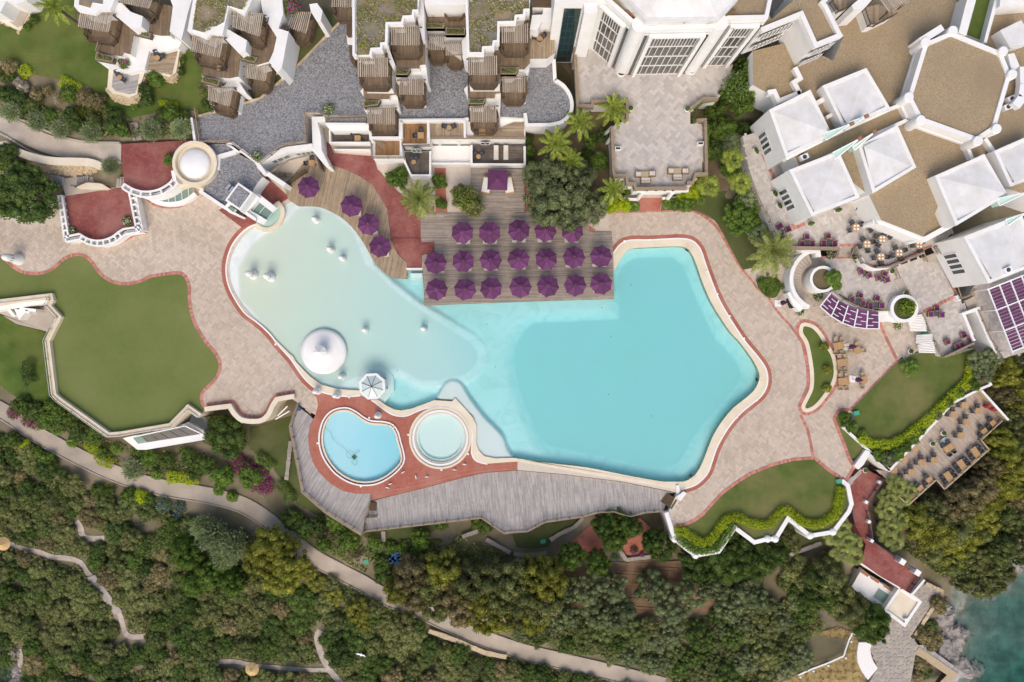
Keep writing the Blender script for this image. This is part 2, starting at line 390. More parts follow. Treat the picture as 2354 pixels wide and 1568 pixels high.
# ================================================================== PLAZA, POOL, DECKS
def planks(mb,poly,ang,pw,z,th=0.03,lmin=1.5,lmax=4.0,gap=0.012,mi=0):
 ca,sa = math.cos(-ang),math.sin(-ang);R = [(x * ca - y * sa,x * sa + y * ca) for x,y in poly]
 y0 = min(p[1] for p in R);y1 = max(p[1] for p in R);n = int((y1 - y0) / pw)
 ca,sa = math.cos(ang),math.sin(ang)
 for k in range(n + 1):
  a = y0 + k * pw + gap / 2;b = a + pw - gap;yc = (a + b) / 2;xs = []
  for i in range(len(R)):
   (x1,q1),(x2,q2) = R[i - 1],R[i]
   if (q1 > yc) != (q2 > yc): xs.append(x1 + (x2 - x1) * (yc - q1) / (q2 - q1))
  xs.sort()
  for s,e in zip(xs[::2],xs[1::2]):
   x = s - random.random() * lmin
   while x < e:
    L = random.uniform(lmin,lmax);p = max(x,s);q = min(x + L - gap,e);x += L
    if q - p < 0.05: continue
    zt = z + random.uniform(-0.004,0.004);c = [(p,a),(q,a),(q,b),(p,b)]
    w_ = [(cx * ca - cy * sa,cx * sa + cy * ca) for cx,cy in c]
    mb.add([(X,Y,zt) for X,Y in w_] + [(X,Y,zt - th) for X,Y in w_],[[0,1,2,3],[4,5,1,0],[5,6,2,1],[6,7,3,2],[7,4,0,3]],mi)
 return mb
def wood_top(poly,z,ang,parent,mat,pw=0.14,lmin=1.5,lmax=4.0):
 return obj('decking',planks(MB(),poly,ang,pw,z,0.03,lmin,lmax),M[mat],parent,kind='stuff')
paver_u = MB().prism([(-0.5,-0.5),(0.5,-0.5),(0.5,0.5),(-0.5,0.5)],-1,0)
M['paver_one'] = material('paver_one',(0.56,0.465,0.37),(0.49,0.405,0.33),scale=3.0,rough=0.8,objrand=0.13,c3=(0.44,0.345,0.245),scale3=0.12,amt3=0.6)
M['paver_grey_one'] = material('paver_grey_one',(0.53,0.485,0.435),(0.47,0.43,0.385),scale=3.0,rough=0.8,objrand=0.15,c3=(0.42,0.375,0.345),scale3=0.12,amt3=0.6)
PU = {}
def pavers(parent,inc,exc,z,ang,mat,size=0.33,focus=(0,0),th=0.035,n_one=300):
 allp = [p for q in inc for p in q];ca,sa = math.cos(ang),math.sin(ang)
 R = [(x * ca + y * sa,-x * sa + y * ca) for x,y in allp]
 i0,i1 = int(min(p[0] for p in R) / size) - 2,int(max(p[0] for p in R) / size) + 2
 j0,j1 = int(min(p[1] for p in R) / size) - 2,int(max(p[1] for p in R) / size) + 2
 I,J = np.meshgrid(np.arange(i0,i1),np.arange(j0,j1));k = (I - J) % 4
 out = []
 for kk,w_,h_,cx,cy in ((0,2,1,1.0,0.5),(2,1,2,0.5,0.0)):
  m = k == kk;a = (I[m] + cx) * size;b = (J[m] + cy) * size
  X = a * ca - b * sa;Y = a * sa + b * ca;ok = np.zeros(X.shape,bool)
  for q in inc: ok |= pip(X,Y,q)
  for q in exc: ok &= ~pip(X,Y,q)
  out += [(x,y,w_ * size - 0.02,h_ * size - 0.02) for x,y in zip(X[ok],Y[ok])]
 out.sort(key=lambda p: (p[0] - focus[0]) ** 2 + (p[1] - focus[1]) ** 2)
 key = mat
 if key not in PU: PU[key] = paver_u.mesh('paver',M[mat + '_one'])
 off = OFF[parent.name];base = MB()
 for n,(x,y,a,b) in enumerate(out):
  zt = z + random.uniform(-0.004,0.004)
  if n < n_one: inst('paver',PU[key],parent,(x - off[0],y - off[1],zt - off[2]),ang,(a,b,th))
  else:
   c = [(-a / 2,-b / 2),(a / 2,-b / 2),(a / 2,b / 2),(-a / 2,b / 2)];q = [(x + p * ca - r * sa,y + p * sa + r * ca) for p,r in c]
   base.add([(X,Y,zt) for X,Y in q] + [(X,Y,zt - th) for X,Y in q],[[0,1,2,3],[4,5,1,0],[5,6,2,1],[6,7,3,2],[7,4,0,3]])
 if base.v: obj('paving',base,M[mat],parent,kind='stuff')
def edging(pts,z,parent,width=0.5,pitch=0.28,th=0.05,mat='brick_unit',name='brick_edging',closed=False):
 P = resample(list(pts) + ([pts[0]] if closed else []),pitch);mb = MB()
 for (x1,y1),(x2,y2) in zip(P[:-1],P[1:]):
  L = math.hypot(x2 - x1,y2 - y1)
  mb.box(((x1 + x2) / 2,(y1 + y2) / 2,z - th / 2 + random.uniform(-0.004,0.004)),(L - 0.015,width,th),math.atan2(y2 - y1,x2 - x1))
 return obj(name,mb,M[mat],parent,kind='stuff')
FOOT = []
def foot(poly,z): FOOT.append((list(poly),z))
# --- traced outlines
B1R = cr(T(2,1,'930,772 985,700 1040,660 1120,645 1260,645 1400,638 1530,632 1620,640 1680,670 1730,735 1770,850 1830,1020 1900,1190 1990,1350 2080,1490') +
         T(2,2,'2140,10 2240,130 2320,240 2345,330 2335,420 2290,500 2210,570 2110,650 2010,760 1930,880 1870,1000 1830,1120 1790,1220 1700,1310 1600,1350 1548,1364'),4)
WR = cr(T(2,1,'935,935 985,840 1040,760 1100,722 1200,711 1400,702 1520,698 1595,712 1650,765 1700,880 1760,1050 1830,1210 1920,1360 2010,1490') +
  T(2,2,'2085,0 2190,140 2250,240 2275,320 2260,390 2220,460 2130,540 2030,620 1930,740 1850,870 1800,990 1750,1120 1700,1210 1640,1265 1560,1300 1480,1303 1300,1280 1000,1225 700,1165 400,1130 100,1095 50,1080'),4)
WB = T(1,2,'2354,1075 2200,1080 2100,1060 2050,1010 2025,940 2030,780 1990,700 1920,620 1830,525 1805,555 1640,545 1560,575 1440,620 1340,640 1270,630 1200,595 1130,545 1050,500 945,455 850,452 720,435 600,400 500,330 420,250 365,190 340,140 310,120 200,10')
B1L = cr(T(1,2,'960,502 860,510 740,500 620,475 540,430 460,360 390,270 330,180 270,110 190,20') + T(1,1,'140,1520 60,1440 0,1390') +
         T(0,1,'2250,1310 2160,1180 2100,1050 2080,930 2090,820 2130,700 2200,600 2280,530 2354,498'),4)
WL = cr(T(1,1,'170,1540 90,1450 10,1385') + T(0,1,'2270,1290 2190,1180 2130,1060 2106,930 2116,830 2156,720 2220,625 2290,555 2345,520'),4)
WT = T(1,1,'60,540 130,545 190,510 240,440 245,350 300,300 345,285 390,325 500,305 620,320 720,365 800,415 880,485 950,565 1010,645 1060,725 1110,815 1180,885 1260,945 1370,955 1388,915 1530,915 1560,930 1560,1200') + T(2,1,'0,1165 900,1140 918,950')
B1B = cr(T(1,2,'1062,542 1090,557 1160,612 1250,670 1330,688 1400,680 1460,652 1560,616 1700,592 1780,602 1880,662 1955,760 1992,850 1990,960 1990,1040 2030,1100 2130,1128'),4)
POOL = XY(WR + WB + WL + WT)
RUN_OUT = T(2,2,'1510,1393 1000,1292 500,1228 50,1188')
BEANP = cr(T(1,2,'590,800 620,720 680,650 760,615 850,612 930,650 1000,700 1070,730 1180,738 1260,765 1310,830 1335,920 1360,1010 1370,1090 1340,1160 1270,1230 1180,1290 1080,1325 960,1330 850,1300 750,1240 680,1170 620,1080 585,980 577,890'),4,True)
SPA_C = W(*T1(1,2,1695,890));SPA_R = 288 * SX / K
def circ(c,r,n=48): return [(c[0] + r * math.cos(2 * math.pi * k / n),c[1] + r * math.sin(2 * math.pi * k / n)) for k in range(n)]
KP = XY(BEANP)
if area(KP) < 0: KP = KP[::-1]
KIDS_W = offset(KP,0.56,True)
LAWN_EDGE = cr(T(0,1,'-200,750 0,792 60,840 120,890 200,935 300,952 400,945 480,910 540,860 600,810 680,780 760,782 830,830 880,900 940,970 1020,1020 1110,1045 1220,1040 1310,1015 1380,980 1500,960 1640,945 1700,975 1735,1060 1740,1200 1765,1340 1810,1450 1880,1560') +
               T(0,2,'1890,10 1960,90 2010,170 2020,250 1990,330 1920,410 1860,470 1850,540 1870,600 1895,628'),4)
LAWN_WALL = T(0,2,'1840,682 1725,602 1690,640 1560,772 1100,850 1000,858 960,830 540,530 500,490 440,0') + T(0,1,'550,1350 450,1240 478,1195 465,1145 0,1200 -200,1225')
TERR_WALL = cr(T(0,2,'1882,638 2000,622'),2) + cr(T(0,2,'2105,610 2150,680 2220,735 2330,750') + T(1,2,'60,735 120,680 160,600 195,545'),5) + T(1,2,'352,518')
KID_BRICK_W = T(1,2,'380,575 545,685 525,720 492,790 480,900 490,1000 520,1110 580,1210 680,1310 800,1380 920,1405 1052,1405 1052,1468 1300,1410 1600,1335 1900,1255 2100,1210 2354,1190') + T(2,2,'50,1188')
ZIG = T(2,3,'1420,10 1470,170 1500,255 1600,340 1690,405 1900,370 2050,150 2230,285 2354,255') + T(3,3,'70,255 185,65 390,225 600,190 745,0') + T(3,2,'770,1500 735,1330 680,1285')
SLAB = XY([(-90,470),(290,470),(300,380),(640,380),(640,250),(1340,250),(1340,470),(1480,440),(1700,470),(1800,560),(1900,600),(2000,680),(2150,770),(2070,815)] +
          T(3,2,'760,640 690,790 920,1010 770,1090 790,1160 715,1285') + ZIG[::-1] + T(2,2,'1440,1568 1500,1440 1530,1410') + RUN_OUT +
          KID_BRICK_W[::-1][1:] + TERR_WALL[::-1] + LAWN_WALL)
foot(SLAB,-3.4)
plaza = struct('pavement',MB().prism(SLAB,-5.5,-0.03,0,1,holes=[POOL,offset(KP,0.52,True),circ(SPA_C,SPA_R - 0.9)]),[M['mortar'],M['cream']])
# --- pavers of the plaza
R_LEFT = XY(T(0,1,'-200,400 0,440 300,530 540,500 600,690 1330,580 1290,250 1350,240 1420,310 1560,335 1720,300 1820,190 2010,360 2230,530')) + offset(XY(B1L),0,False)[::-1] + \
         XY(T(1,2,'500,450 555,520 570,590 545,685 380,575')) + XY(TERR_WALL[::-1]) + XY(LAWN_EDGE[::-1])
rb = offset(XY(B1R),0.55)
R_RIGHT = rb + XY(T(2,2,'1600,1395 1540,1480 1500,1568') + T(2,3,'1480,20 1470,170 1500,140 1600,120 1760,40') + T(2,2,'1800,1560 1950,1370 2100,1250 2354,1160') +
          T(3,2,'0,1150 200,1090 420,1070 560,1190 700,1290 790,1160 750,1090 680,860 600,710 660,635 760,635 1190,185 1400,95 1400,-300') +
          T(3,1,'1100,1390 1020,1390 400,1120 180,960 120,960 120,780 -100,930 -230,930') + T(2,1,'2130,935 2050,800 1960,640 1890,530 1800,450 1700,390 1600,370 1400,375 880,380 880,560'))
ISLE = cr(T(3,1,'345,1400 430,1430 500,1510') + T(3,2,'540,20 600,110 630,220 630,330 590,430 520,530 450,610 380,650 330,650 305,600 340,520 380,430 385,300 365,150 335,20') + T(3,1,'285,1500 295,1420'),4,True)
pavers(plaza,[R_LEFT],[POOL],0.0,math.radians(50),'paver',focus=W(500,560)[:2],n_one=150)
pavers(plaza,[R_RIGHT],[POOL,XY(ISLE)],0.0,math.radians(48),'paver',focus=W(1500,510)[:2],n_one=150)
edging(offset(XY(LAWN_EDGE),0.05),0.03,plaza,0.42)
# --- main pool: floor, water, coping
def pool_floor(name,poly,depth,step,mat,attr=None):
 X = [p[0] for p in poly];Y = [p[1] for p in poly]
 gx = np.arange(min(X) - 1,max(X) + 1,step);gy = np.arange(min(Y) - 1,max(Y) + 1,step);GX,GY = np.meshgrid(gx,gy)
 Z = depth(GX,GY);n,m = GX.shape;mb = MB();mb.v = list(zip(GX.ravel().tolist(),GY.ravel().tolist(),Z.ravel().tolist()))
 near = pip(GX,GY,poly) | (dist_poly(GX,GY,poly) < step * 2.2)
 for a in range(n - 1):
  for b in range(m - 1):
   if near[a,b] or near[a + 1,b + 1]: k = a * m + b;mb.f.append([k,k + 1,k + m + 1,k + m]);mb.m.append(0)
 o = struct(name,mb,mat,plaza,smooth=True)
 if attr:
  at = o.data.attributes.new('silt','FLOAT','POINT');at.data.foreach_set('value',attr(GX,GY).ravel().astype(np.float32));at = o.data.attributes.new('sand','FLOAT','POINT');at.data.foreach_set('value',(np.clip(1 - (GX * K + CU - 600) / 480,0,1) * sm(sdist(GX,GY,MID),-0.3,0.5)).ravel().astype(np.float32))
 return o
DEEP = XY(T(2,1,'1000,1365 1000,1200 985,1080 985,960 1040,860 1130,800 1300,788 1500,790 1590,860 1700,1130 1790,1330 1900,1560') +
          T(2,2,'1970,50 2090,190 2140,310 2090,420 1900,640 1760,800 1660,940 1600,1060 1560,1120 1480,1170 1300,1180 1000,1110 720,1050 340,980 260,910 200,780 130,620 60,420 20,200 30,50') + T(2,1,'60,1568 110,1470 200,1400'))
MID = XY(T(1,1,'1000,860 1080,920 1230,1070 1440,1240 1640,1370 1900,1540') + T(1,2,'1960,10 2030,90 2040,160 2000,250 1900,320 1780,345 1640,370 1520,370 1300,260 1000,300 700,420 200,200') +
         T(1,1,'0,1350') + T(0,1,'2200,1180 2190,900 2300,700') + T(1,1,'60,600 300,450 360,360 500,340 700,400 900,580'))
SHELF = XY(cr(T(1,2,'1640,540 1700,430 1760,365 1840,360 1900,400 1960,500 2040,610 2110,700 2200,790 2280,880 2320,990 2354,1040'),4) + T(2,2,'40,1075') + T(1,2,'2200,1120 1990,1060 1980,700 1800,560'))
def sdist(X,Y,poly): d = dist_poly(X,Y,poly);return np.where(pip(X,Y,poly),d,-d)
def sm(x,a,b): t = np.clip((x - a) / (b - a),0,1);return t * t * (3 - 2 * t)
def main_depth(X,Y):
 u = X * K + CU;v = CV - Y * K
 s = np.clip(((u - 540) * 0.9 + (v - 560) * 0.25) / 560,0,1.4)
 beach = 0.13 + 0.62 * s ** 1.15
 side = np.clip((u - 1010 - (v - 780) * 0.35) / 130,0,1);d = beach * (1 - side) + (1.05 + np.clip((u - 1100) / 600,0,1) * 0.1) * side
 diag = sdist(X,Y,MID);out = (u > 860) & (v > 580);d = np.where(out,np.maximum(d,1.12 * sm(-diag,-0.1,1.6)),d)
 d = d + (1.5 - d) * sm(sdist(X,Y,DEEP),-1.8,0.3)
 sh = sm(sdist(X,Y,SHELF),-0.02,0.2);d = d * (1 - sh) + 0.24 * sh
 return -d
def main_silt(X,Y):
 u = X * K + CU
 a = np.maximum(sm(sdist(X,Y,DEEP),-0.15,0.15),0.95 * sm(sdist(X,Y,MID),-0.15,0.15))
 return np.maximum(a,sm(sdist(X,Y,SHELF),-0.05,0.1))
def floor_mat(name,clean,silt,dirt,amt=0.35,sand=None):
 m = bpy.data.materials.new(name);m.use_nodes = True;t = m.node_tree;N = t.nodes;Lk = t.links;b = N['Principled BSDF'];b.inputs['Roughness'].default_value = 0.8
 at = N.new('ShaderNodeAttribute');at.attribute_name = 'silt';g = N.new('ShaderNodeNewGeometry')
 n1 = N.new('ShaderNodeTexNoise');n1.inputs['Scale'].default_value = 0.3;n1.inputs['Detail'].default_value = 9;n1.inputs['Roughness'].default_value = 0.62;n1.inputs['Distortion'].default_value = 2.0
 n2 = N.new('ShaderNodeTexNoise');n2.inputs['Scale'].default_value = 0.09;n2.inputs['Detail'].default_value = 6
 Lk.new(g.outputs['Position'],n1.inputs[0]);Lk.new(g.outputs['Position'],n2.inputs[0])
 def mx(f,a,c):
  n = N.new('ShaderNodeMix');n.data_type = 'RGBA'
  for s_,x in ((n.inputs[0],f),(n.inputs[6],a),(n.inputs[7],c)):
   if hasattr(x,'is_output'): Lk.new(x,s_)
   else: s_.default_value = x if isinstance(x,float) else (*x,1)
  return n.outputs[2]
 def rg(x,lo,hi,top):
  n = N.new('ShaderNodeMapRange');n.inputs[1].default_value = lo;n.inputs[2].default_value = hi;n.inputs[4].default_value = top;Lk.new(x,n.inputs[0]);return n.outputs[0]
 cl = mx(rg(n1.outputs[0],0.46,0.64,0.6),clean,silt)
 c = mx(at.outputs['Fac'],cl,silt)
 if sand: a2 = N.new('ShaderNodeAttribute');a2.attribute_name = 'sand';c = mx(a2.outputs['Fac'],c,sand)
 c = mx(rg(n2.outputs[0],0.45,0.7,amt),c,dirt)
 Lk.new(c,b.inputs['Base Color']);M[name] = m
floor_mat('pool_floor',(0.95,0.95,0.94),(0.76,0.81,0.80),(0.73,0.81,0.73),0.4,(0.72,0.765,0.645))
floor_mat('kids_floor',(0.62,0.86,0.89),(0.56,0.83,0.88),(0.5,0.78,0.86),0.4)
floor_mat('spa_floor',(0.82,0.89,0.87),(0.79,0.87,0.85),(0.74,0.83,0.78),0.3)
pool_floor('pool_floor',POOL,main_depth,0.22,M['pool_floor'],main_silt)
water = struct('pool_water',MB().prism(offset(POOL if area(POOL) > 0 else POOL[::-1],-0.03,True),-2.6,-0.09,bottom=True),M['pool_water'])
ring = MB()
b1r = XY(B1R);ring.strip(b1r,-0.02,0.17,-0.3,0.05,0)
cop = MB().prism(XY(B1R + T(2,2,'1530,1330') + [p for p in WR if not (p[1] > T1(2,2,0,1296)[1])][::-1]),-0.4,0.035)
struct('pool_coping',cop,M['cream'],plaza);struct('coping_line',ring,M['white'],plaza)
run = MB().prism(XY(T(2,2,'1510,1315') + [p for p in WR if p[1] > T1(2,2,0,1085)[1] and p[0] < T1(2,2,1490,0)[0]] + T(2,2,'55,1110 1510,1365')),-0.5,0.03)
struct('pool_coping',run,M['cream'],plaza)
struct('overflow_channel',MB().strip(XY(T(2,2,'60,1160 500,1200 1000,1262 1505,1378')),-0.25,0.25,-1.4,-0.18),M['cream'],plaza)
struct('pool_coping',MB().prism(XY(T(2,2,'1505,1330 1530,1320 1545,1375 1530,1405 1508,1400')),-1,0.25),M['white'],plaza)
cb = XY(B1B);pw_ = XY(T(1,2,'2354,1075 2200,1080 2100,1060 2050,1010 2025,940 2030,780 1990,700 1920,620 1830,525 1805,555 1640,545 1560,575 1440,620 1340,640 1270,630 1200,595 1130,545'))
struct('pool_coping',MB().prism(cb + XY(T(1,2,'2354,1112') + T(2,2,'60,1108 60,1082')) + pw_,-0.4,0.035),M['cream'],plaza)
struct('coping_line',MB().strip(cb,-0.16,0.0,-0.3,0.05),M['white'],plaza)
b1l = XY(B1L);struct('coping_line',MB().strip(b1l,-0.1,0.1,-0.3,0.05),M['white'],plaza)
struct('pool_coping',MB().prism(XY(T(1,2,'950,455 850,452 720,435 600,400 500,330 420,250 365,190 340,140 310,120 200,10') + B1L[44:0:-1] + [B1L[0]]),-0.4,0.033),M['cream'],plaza)
# brick bands beside the pool and the brick floor round the small pools
struct('brick_band',MB().strip(XY(B1R),0.17,0.66,-0.1,0.02),M['brick'],plaza)
struct('brick_band',MB().strip(b1l,0.1,0.62,-0.1,0.02),M['brick'],plaza)
KB = XY(KID_BRICK_W + T(2,2,'50,1108') + T(1,2,'2130,1132')) + cb[::-1] + XY(T(1,2,'960,504 860,512 740,502 620,477 540,432 500,450 555,520 570,590 547,684'))
struct('brick_floor',MB().prism(KB,-0.7,0.012,0,1,holes=[offset(KP,0.1,True),circ(SPA_C,SPA_R - 0.1)]),[M['brick'],M['brick_dark']],plaza)
st = XY(cr(T(1,2,'1150,1352 1500,1290 1800,1215 2000,1172 2200,1150 2354,1143'),4));mb = MB()
mb.strip(st,-0.04,0.02,-0.1,0.035);mb.strip(offset(st,-0.55),-0.04,0.02,-0.2,0.03)
struct('brick_step',mb,M['brick_unit'],plaza)
# bean pool
struct('pool_ring',MB().strip(KP,-0.02,0.17,-0.2,0.22,closed=True),M['white'],plaza)
struct('brick_band',MB().strip(KP,0.17,0.36,-0.4,0.02,closed=True),M['brick_dark'],plaza)
struct('pool_coping',MB().strip(KP,0.36,0.57,-0.5,0.05,closed=True),M['cream'],plaza)
kx0 = min(p[0] for p in KIDS_W);kx1 = max(p[0] for p in KIDS_W)
pool_floor('pool_floor',KIDS_W,lambda X,Y: -(0.4 + 0.5 * sm(X,kx0 + 2,kx1)),0.3,M['kids_floor'],lambda X,Y: X * 0 + 0.5)
struct('pool_water',MB().prism(offset(KIDS_W,-0.02,True),-1.9,-0.08,bottom=True),M['kids_water'])
# round pool
def ringpoly(c,r0,r1,z0,z1): return MB().prism(circ(c,r1,64),z0,z1,holes=[circ(c,r0,64)])
for r0,r1,z,mt in ((270,288,0.10,'cream'),(256,270,-0.05,'soil'),(240,256,0.06,'white')):
 struct('pool_ring',ringpoly(SPA_C,r0 * SX / K,r1 * SX / K,-0.6,z),M[mt],plaza)
struct('pool_step',ringpoly(SPA_C,205 * SX / K,240 * SX / K,-1,-0.35),M['spa_floor'],plaza)
pool_floor('pool_floor',circ(SPA_C,215 * SX / K),lambda X,Y: X * 0 - 0.75,0.5,M['spa_floor'],lambda X,Y: X * 0 + 0.5)
struct('pool_water',MB().prism(circ(SPA_C,239 * SX / K),-1.5,-0.06,bottom=True),M['spa_water'])
# --- lawn on the left (roof lawn), its wall and planter edge
LAWN = XY(LAWN_EDGE + T(0,2,'1880,640') + LAWN_WALL)
struct('lawn',MB().prism(LAWN,-0.5,0.02),M['turf'])
# --- wooden decks
def deck(name,pts,z,zb,ang,mat,z_side='timber_light',pw=0.14,lmin=1.5,lmax=4.0):
 P = XY(pts,z);o = struct(name,MB().prism(P,zb,z - 0.035),M[z_side]);foot(P,zb)
 wood_top(P,z,ang,o,mat,pw,lmin,lmax);return o
D_CURVE = T(1,1,'300,270 390,330') + cr(T(1,1,'390,330 500,328 600,340 700,385 780,430 860,500 920,570 985,660 1030,740 1080,830 1150,910 1220,965 1290,992'),4) + T(1,1,'1387,996 1385,850 1300,770 1250,660 1222,560 1220,480 1208,360 1150,260 1075,140 960,60 830,-5 650,-60 430,-60 300,100 260,160')
deck('sun_deck',D_CURVE,0.06,-0.6,math.radians(78),'plank_tan')
D_MAIN = T(1,1,'1512,395 1640,393 2354,392') + T(2,1,'0,388 230,370 870,372 840,440 700,500 705,563 918,562 930,770 938,1178 0,1208') + T(1,1,'1547,1240 1528,778 1642,775 1640,655 1520,655')
deck('sun_deck',D_MAIN,0.12,-1.0,0.0,'plank_grey',lmin=2,lmax=5)
deck('sun_deck',T(1,1,'1975,-30 2354,-10') + T(2,1,'112,-10 114,386') + T(1,1,'1975,392'),0.55,-0.2,0.0,'plank_grey')
D_WL = T(1,2,'385,600 500,690 525,720 492,790 480,900 490,1000 520,1110 580,1210 680,1310 800,1380 920,1405 1055,1405 1040,1560') + T(1,3,'1000,60 970,215 640,0') + T(1,2,'430,1390 315,790')
deck('lower_deck',D_WL,-0.05,-2.5,math.radians(60),'plank_silver')
D_WR = T(1,2,'1052,1475 1300,1414 1600,1339 1900,1259 2100,1214 2354,1194') + T(2,2,'50,1192 500,1232 1000,1296 1505,1398 1440,1400 1395,1568') + T(2,3,'1400,0 1230,12 1090,47 930,2 800,12 650,52 300,102 140,187 0,197') + T(1,3,'2354,200 2280,207 2070,62 1000,187 1010,60')
deck('lower_deck',D_WR,-0.75,-2.8,math.radians(96),'plank_silver',lmin=1.2,lmax=1.9)
# brick floors by the house row and the steps to the pool
BR1 = XY(T(1,0,'590,1250 680,1330 720,1410 1080,1440 1120,1568') + T(1,1,'1130,0 1180,60 1310,200 1500,330 1640,330 1640,380 1512,392 1515,655 1240,655 1222,480 1208,360 1150,260 1075,140 960,60 830,-5') + T(1,0,'800,1560 640,1530'))
struct('brick_floor',MB().prism(BR1,-0.2,0.05),M['brick_dark'],plaza)
BR2 = XY(T(1,1,'1240,655 1520,655 1640,655 1642,775 1528,778 1528,900 1385,900 1385,850 1300,770 1250,670'))
struct('brick_floor',MB().prism(BR2,-0.4,-0.02),M['brick_dark'],plaza)
mb = MB()
for k in range(4):
 a,b = T1(1,1,1232 + 4 * k,632 + k * 9),T1(1,1,1520,630 + k * 9);p,q = W(*a),W(*b);mb.box(((p[0] + q[0]) / 2,(p[1] + q[1]) / 2,0.0 + 0.04 * (3 - k)),(abs(q[0] - p[0]),0.12,0.1))
 a,b = T1(1,1,1590 + 13 * k,655),T1(1,1,1590 + 13 * k,772);p,q = W(*a),W(*b);mb.box((p[0],(p[1] + q[1]) / 2,0.0 + 0.04 * k),(0.16,abs(q[1] - p[1]),0.1))
struct('brick_step',mb,M['brick_dark'],plaza)
mb = MB();mb.prism(XY(T(1,1,'1385,897 1530,897 1530,915 1385,918')),-1,0.1);obj('pool_step',mb,M['white'],plaza)
mb = MB()
for k in range(4): mb.prism(XY(T(1,1,'1415,%d 1530,%d 1530,%d 1415,%d' % (945 + 22 * k,945 + 22 * k,968 + 22 * k,968 + 22 * k))),-2,-0.15 - 0.22 * k)
obj('pool_step',mb,M['spa_floor'],plaza)
struct('brick_floor',MB().prism(XY(T(1,1,'1640,-20 1745,-20 1745,190 1760,385 1650,385 1650,230')),-0.2,0.045),M['brick'],plaza)
struct('brick_floor',MB().prism(XY(T(2,1,'120,0 230,0 220,370 118,388')),-0.2,0.045),M['brick'],plaza)
struct('brick_floor',MB().prism(XY(T(1,1,'0,100 90,50 310,250 240,290 0,480') + T(0,1,'2230,530 2010,365 2060,340 2230,450')),-0.2,0.03),M['brick_dark'],plaza)
struct('brick_floor',MB().prism(XY(T(2,1,'1150,255 1380,255 1360,372 1140,372')),-0.2,0.05),M['brick'],plaza)
struct('brick_floor',MB().prism(XY(T(2,1,'705,500 765,545 765,562 706,562')),-0.2,0.03),M['brick'],plaza)
edging(XY(cr(T(2,1,'875,378 1140,376 1400,368 1600,364 1700,385 1800,445 1890,530 1960,640 2050,800 2130,930'),4)),0.03,plaza,0.4)
edging(XY(T(2,1,'2130,925 2210,1020 2260,1090 2354,1160') + T(3,1,'20,1195 60,1260 130,1350 200,1420 250,1490 300,1568')),0.025,plaza,0.3)
edging(XY(T(3,1,'1030,1400 1060,1480 1100,1568') + T(3,2,'1190,185 760,632 660,632 605,710 650,830 700,950 750,1090 790,1160 715,1285 560,1190 430,1075 220,1090 0,1150') + T(2,2,'2354,1155 2200,1215 2050,1310 1930,1400 1810,1530') + T(2,3,'1760,20 1680,80 1600,115 1500,135')),0.03,plaza,0.42)
edging(XY(T(3,2,'300,680 330,740 365,820 395,950 415,1075')),0.03,plaza,0.4)
# planted island in the plaza and its kerb
ip = XY(ISLE)
if area(ip) < 0: ip = ip[::-1]
struct('kerb',MB().strip(ip,-0.02,0.5,0,0.16,closed=True),M['cream'],plaza);edging(offset(ip,-0.25,True),0.03,plaza,0.42,closed=True)
struct('lawn',MB().prism(offset(ip,0.45,True),0,0.12),M['lawn_lush'])
# lawn inside the zigzag wall
ZL = XY(T(2,3,'1500,140 1600,118 1690,82 1760,40') + T(2,2,'1810,1530 1930,1400 2050,1310 2200,1215 2354,1158') + T(3,2,'220,1093 430,1080 560,1195 690,1290 735,1340') + ZIG[-2:-1] + ZIG[:-2][::-1][0:12])
struct('lawn',MB().prism(ZL,-1,0.01),M['lawn'])
zw = XY(ZIG,0.35)
o = thing('garden_wall','white zigzag garden wall with rounded corner buttresses around the hedged lawn','wall',(zw[0][0],zw[0][1],-4))
obj('wall',MB().strip(zw,-0.28,0.28,-5,0.35),M['white'],o)
for k in (2,4,8,9,11,12):
 if k < len(zw): obj('buttress',MB().lathe([(0,0.3),(0.42,0.3),(0.5,0.1),(0.62,-4.5)],(zw[k][0],zw[k][1],0.12),16),M['white'],o,smooth=True)
# lawn at the right (hedged garden above the wooden restaurant deck)
G2 = T(3,2,'1190,190 1400,100 1560,105 1640,150 1900,70 1985,250 2050,400 1960,440 1700,570 1500,790 1120,1190 930,1010 690,790 770,740 800,690 760,640')
struct('lawn',MB().prism(XY(G2,0.15),-6,0.15,0,1),[M['lawn'],M['white']]);foot(XY(G2),-6)
struct('lawn',MB().prism(XY(T(3,2,'605,712 665,640 730,645 765,690 690,790 920,1010 770,1090 755,1085')),-1,0.02),M['lawn'])
struct('flower_bed',MB().prism(XY(T(3,2,'1120,1180 930,1010 880,960 1000,985 1130,975 1300,880 1500,740 1650,560 1800,420 1850,300 1900,120 1985,250 2045,400 1950,435 1700,560 1500,780'),0.17),0,0.17),M['soil'])
o = thing('garden_wall','thin white retaining wall between the hedged garden and the wooden restaurant deck','wall',W(*T1(3,2,1500,790),-3))
obj('wall',MB().strip(XY(T(3,2,'690,790 930,1010 1120,1190 1500,790 1700,570 1960,440 2050,402 1985,250'),0.5),-0.16,0.16,-5,0.5),M['white'],o)
for i,j,x,y in ((2,1,1110,1045),(2,1,835,1260),(2,1,925,1525),(1,1,2120,1415),(1,2,1295,270),(1,2,2200,240),(2,2,900,500),(2,2,1300,700)):
 p = W(*T1(i,j,x,y));z = float(main_depth(np.array([p[0]]),np.array([p[1]]))[0]) + .03;obj('drain',MB().lathe([(.06,z - .05),(.06,z),(.01,z + .01)],(p[0],p[1],0),12),M['dark_metal'],plaza)
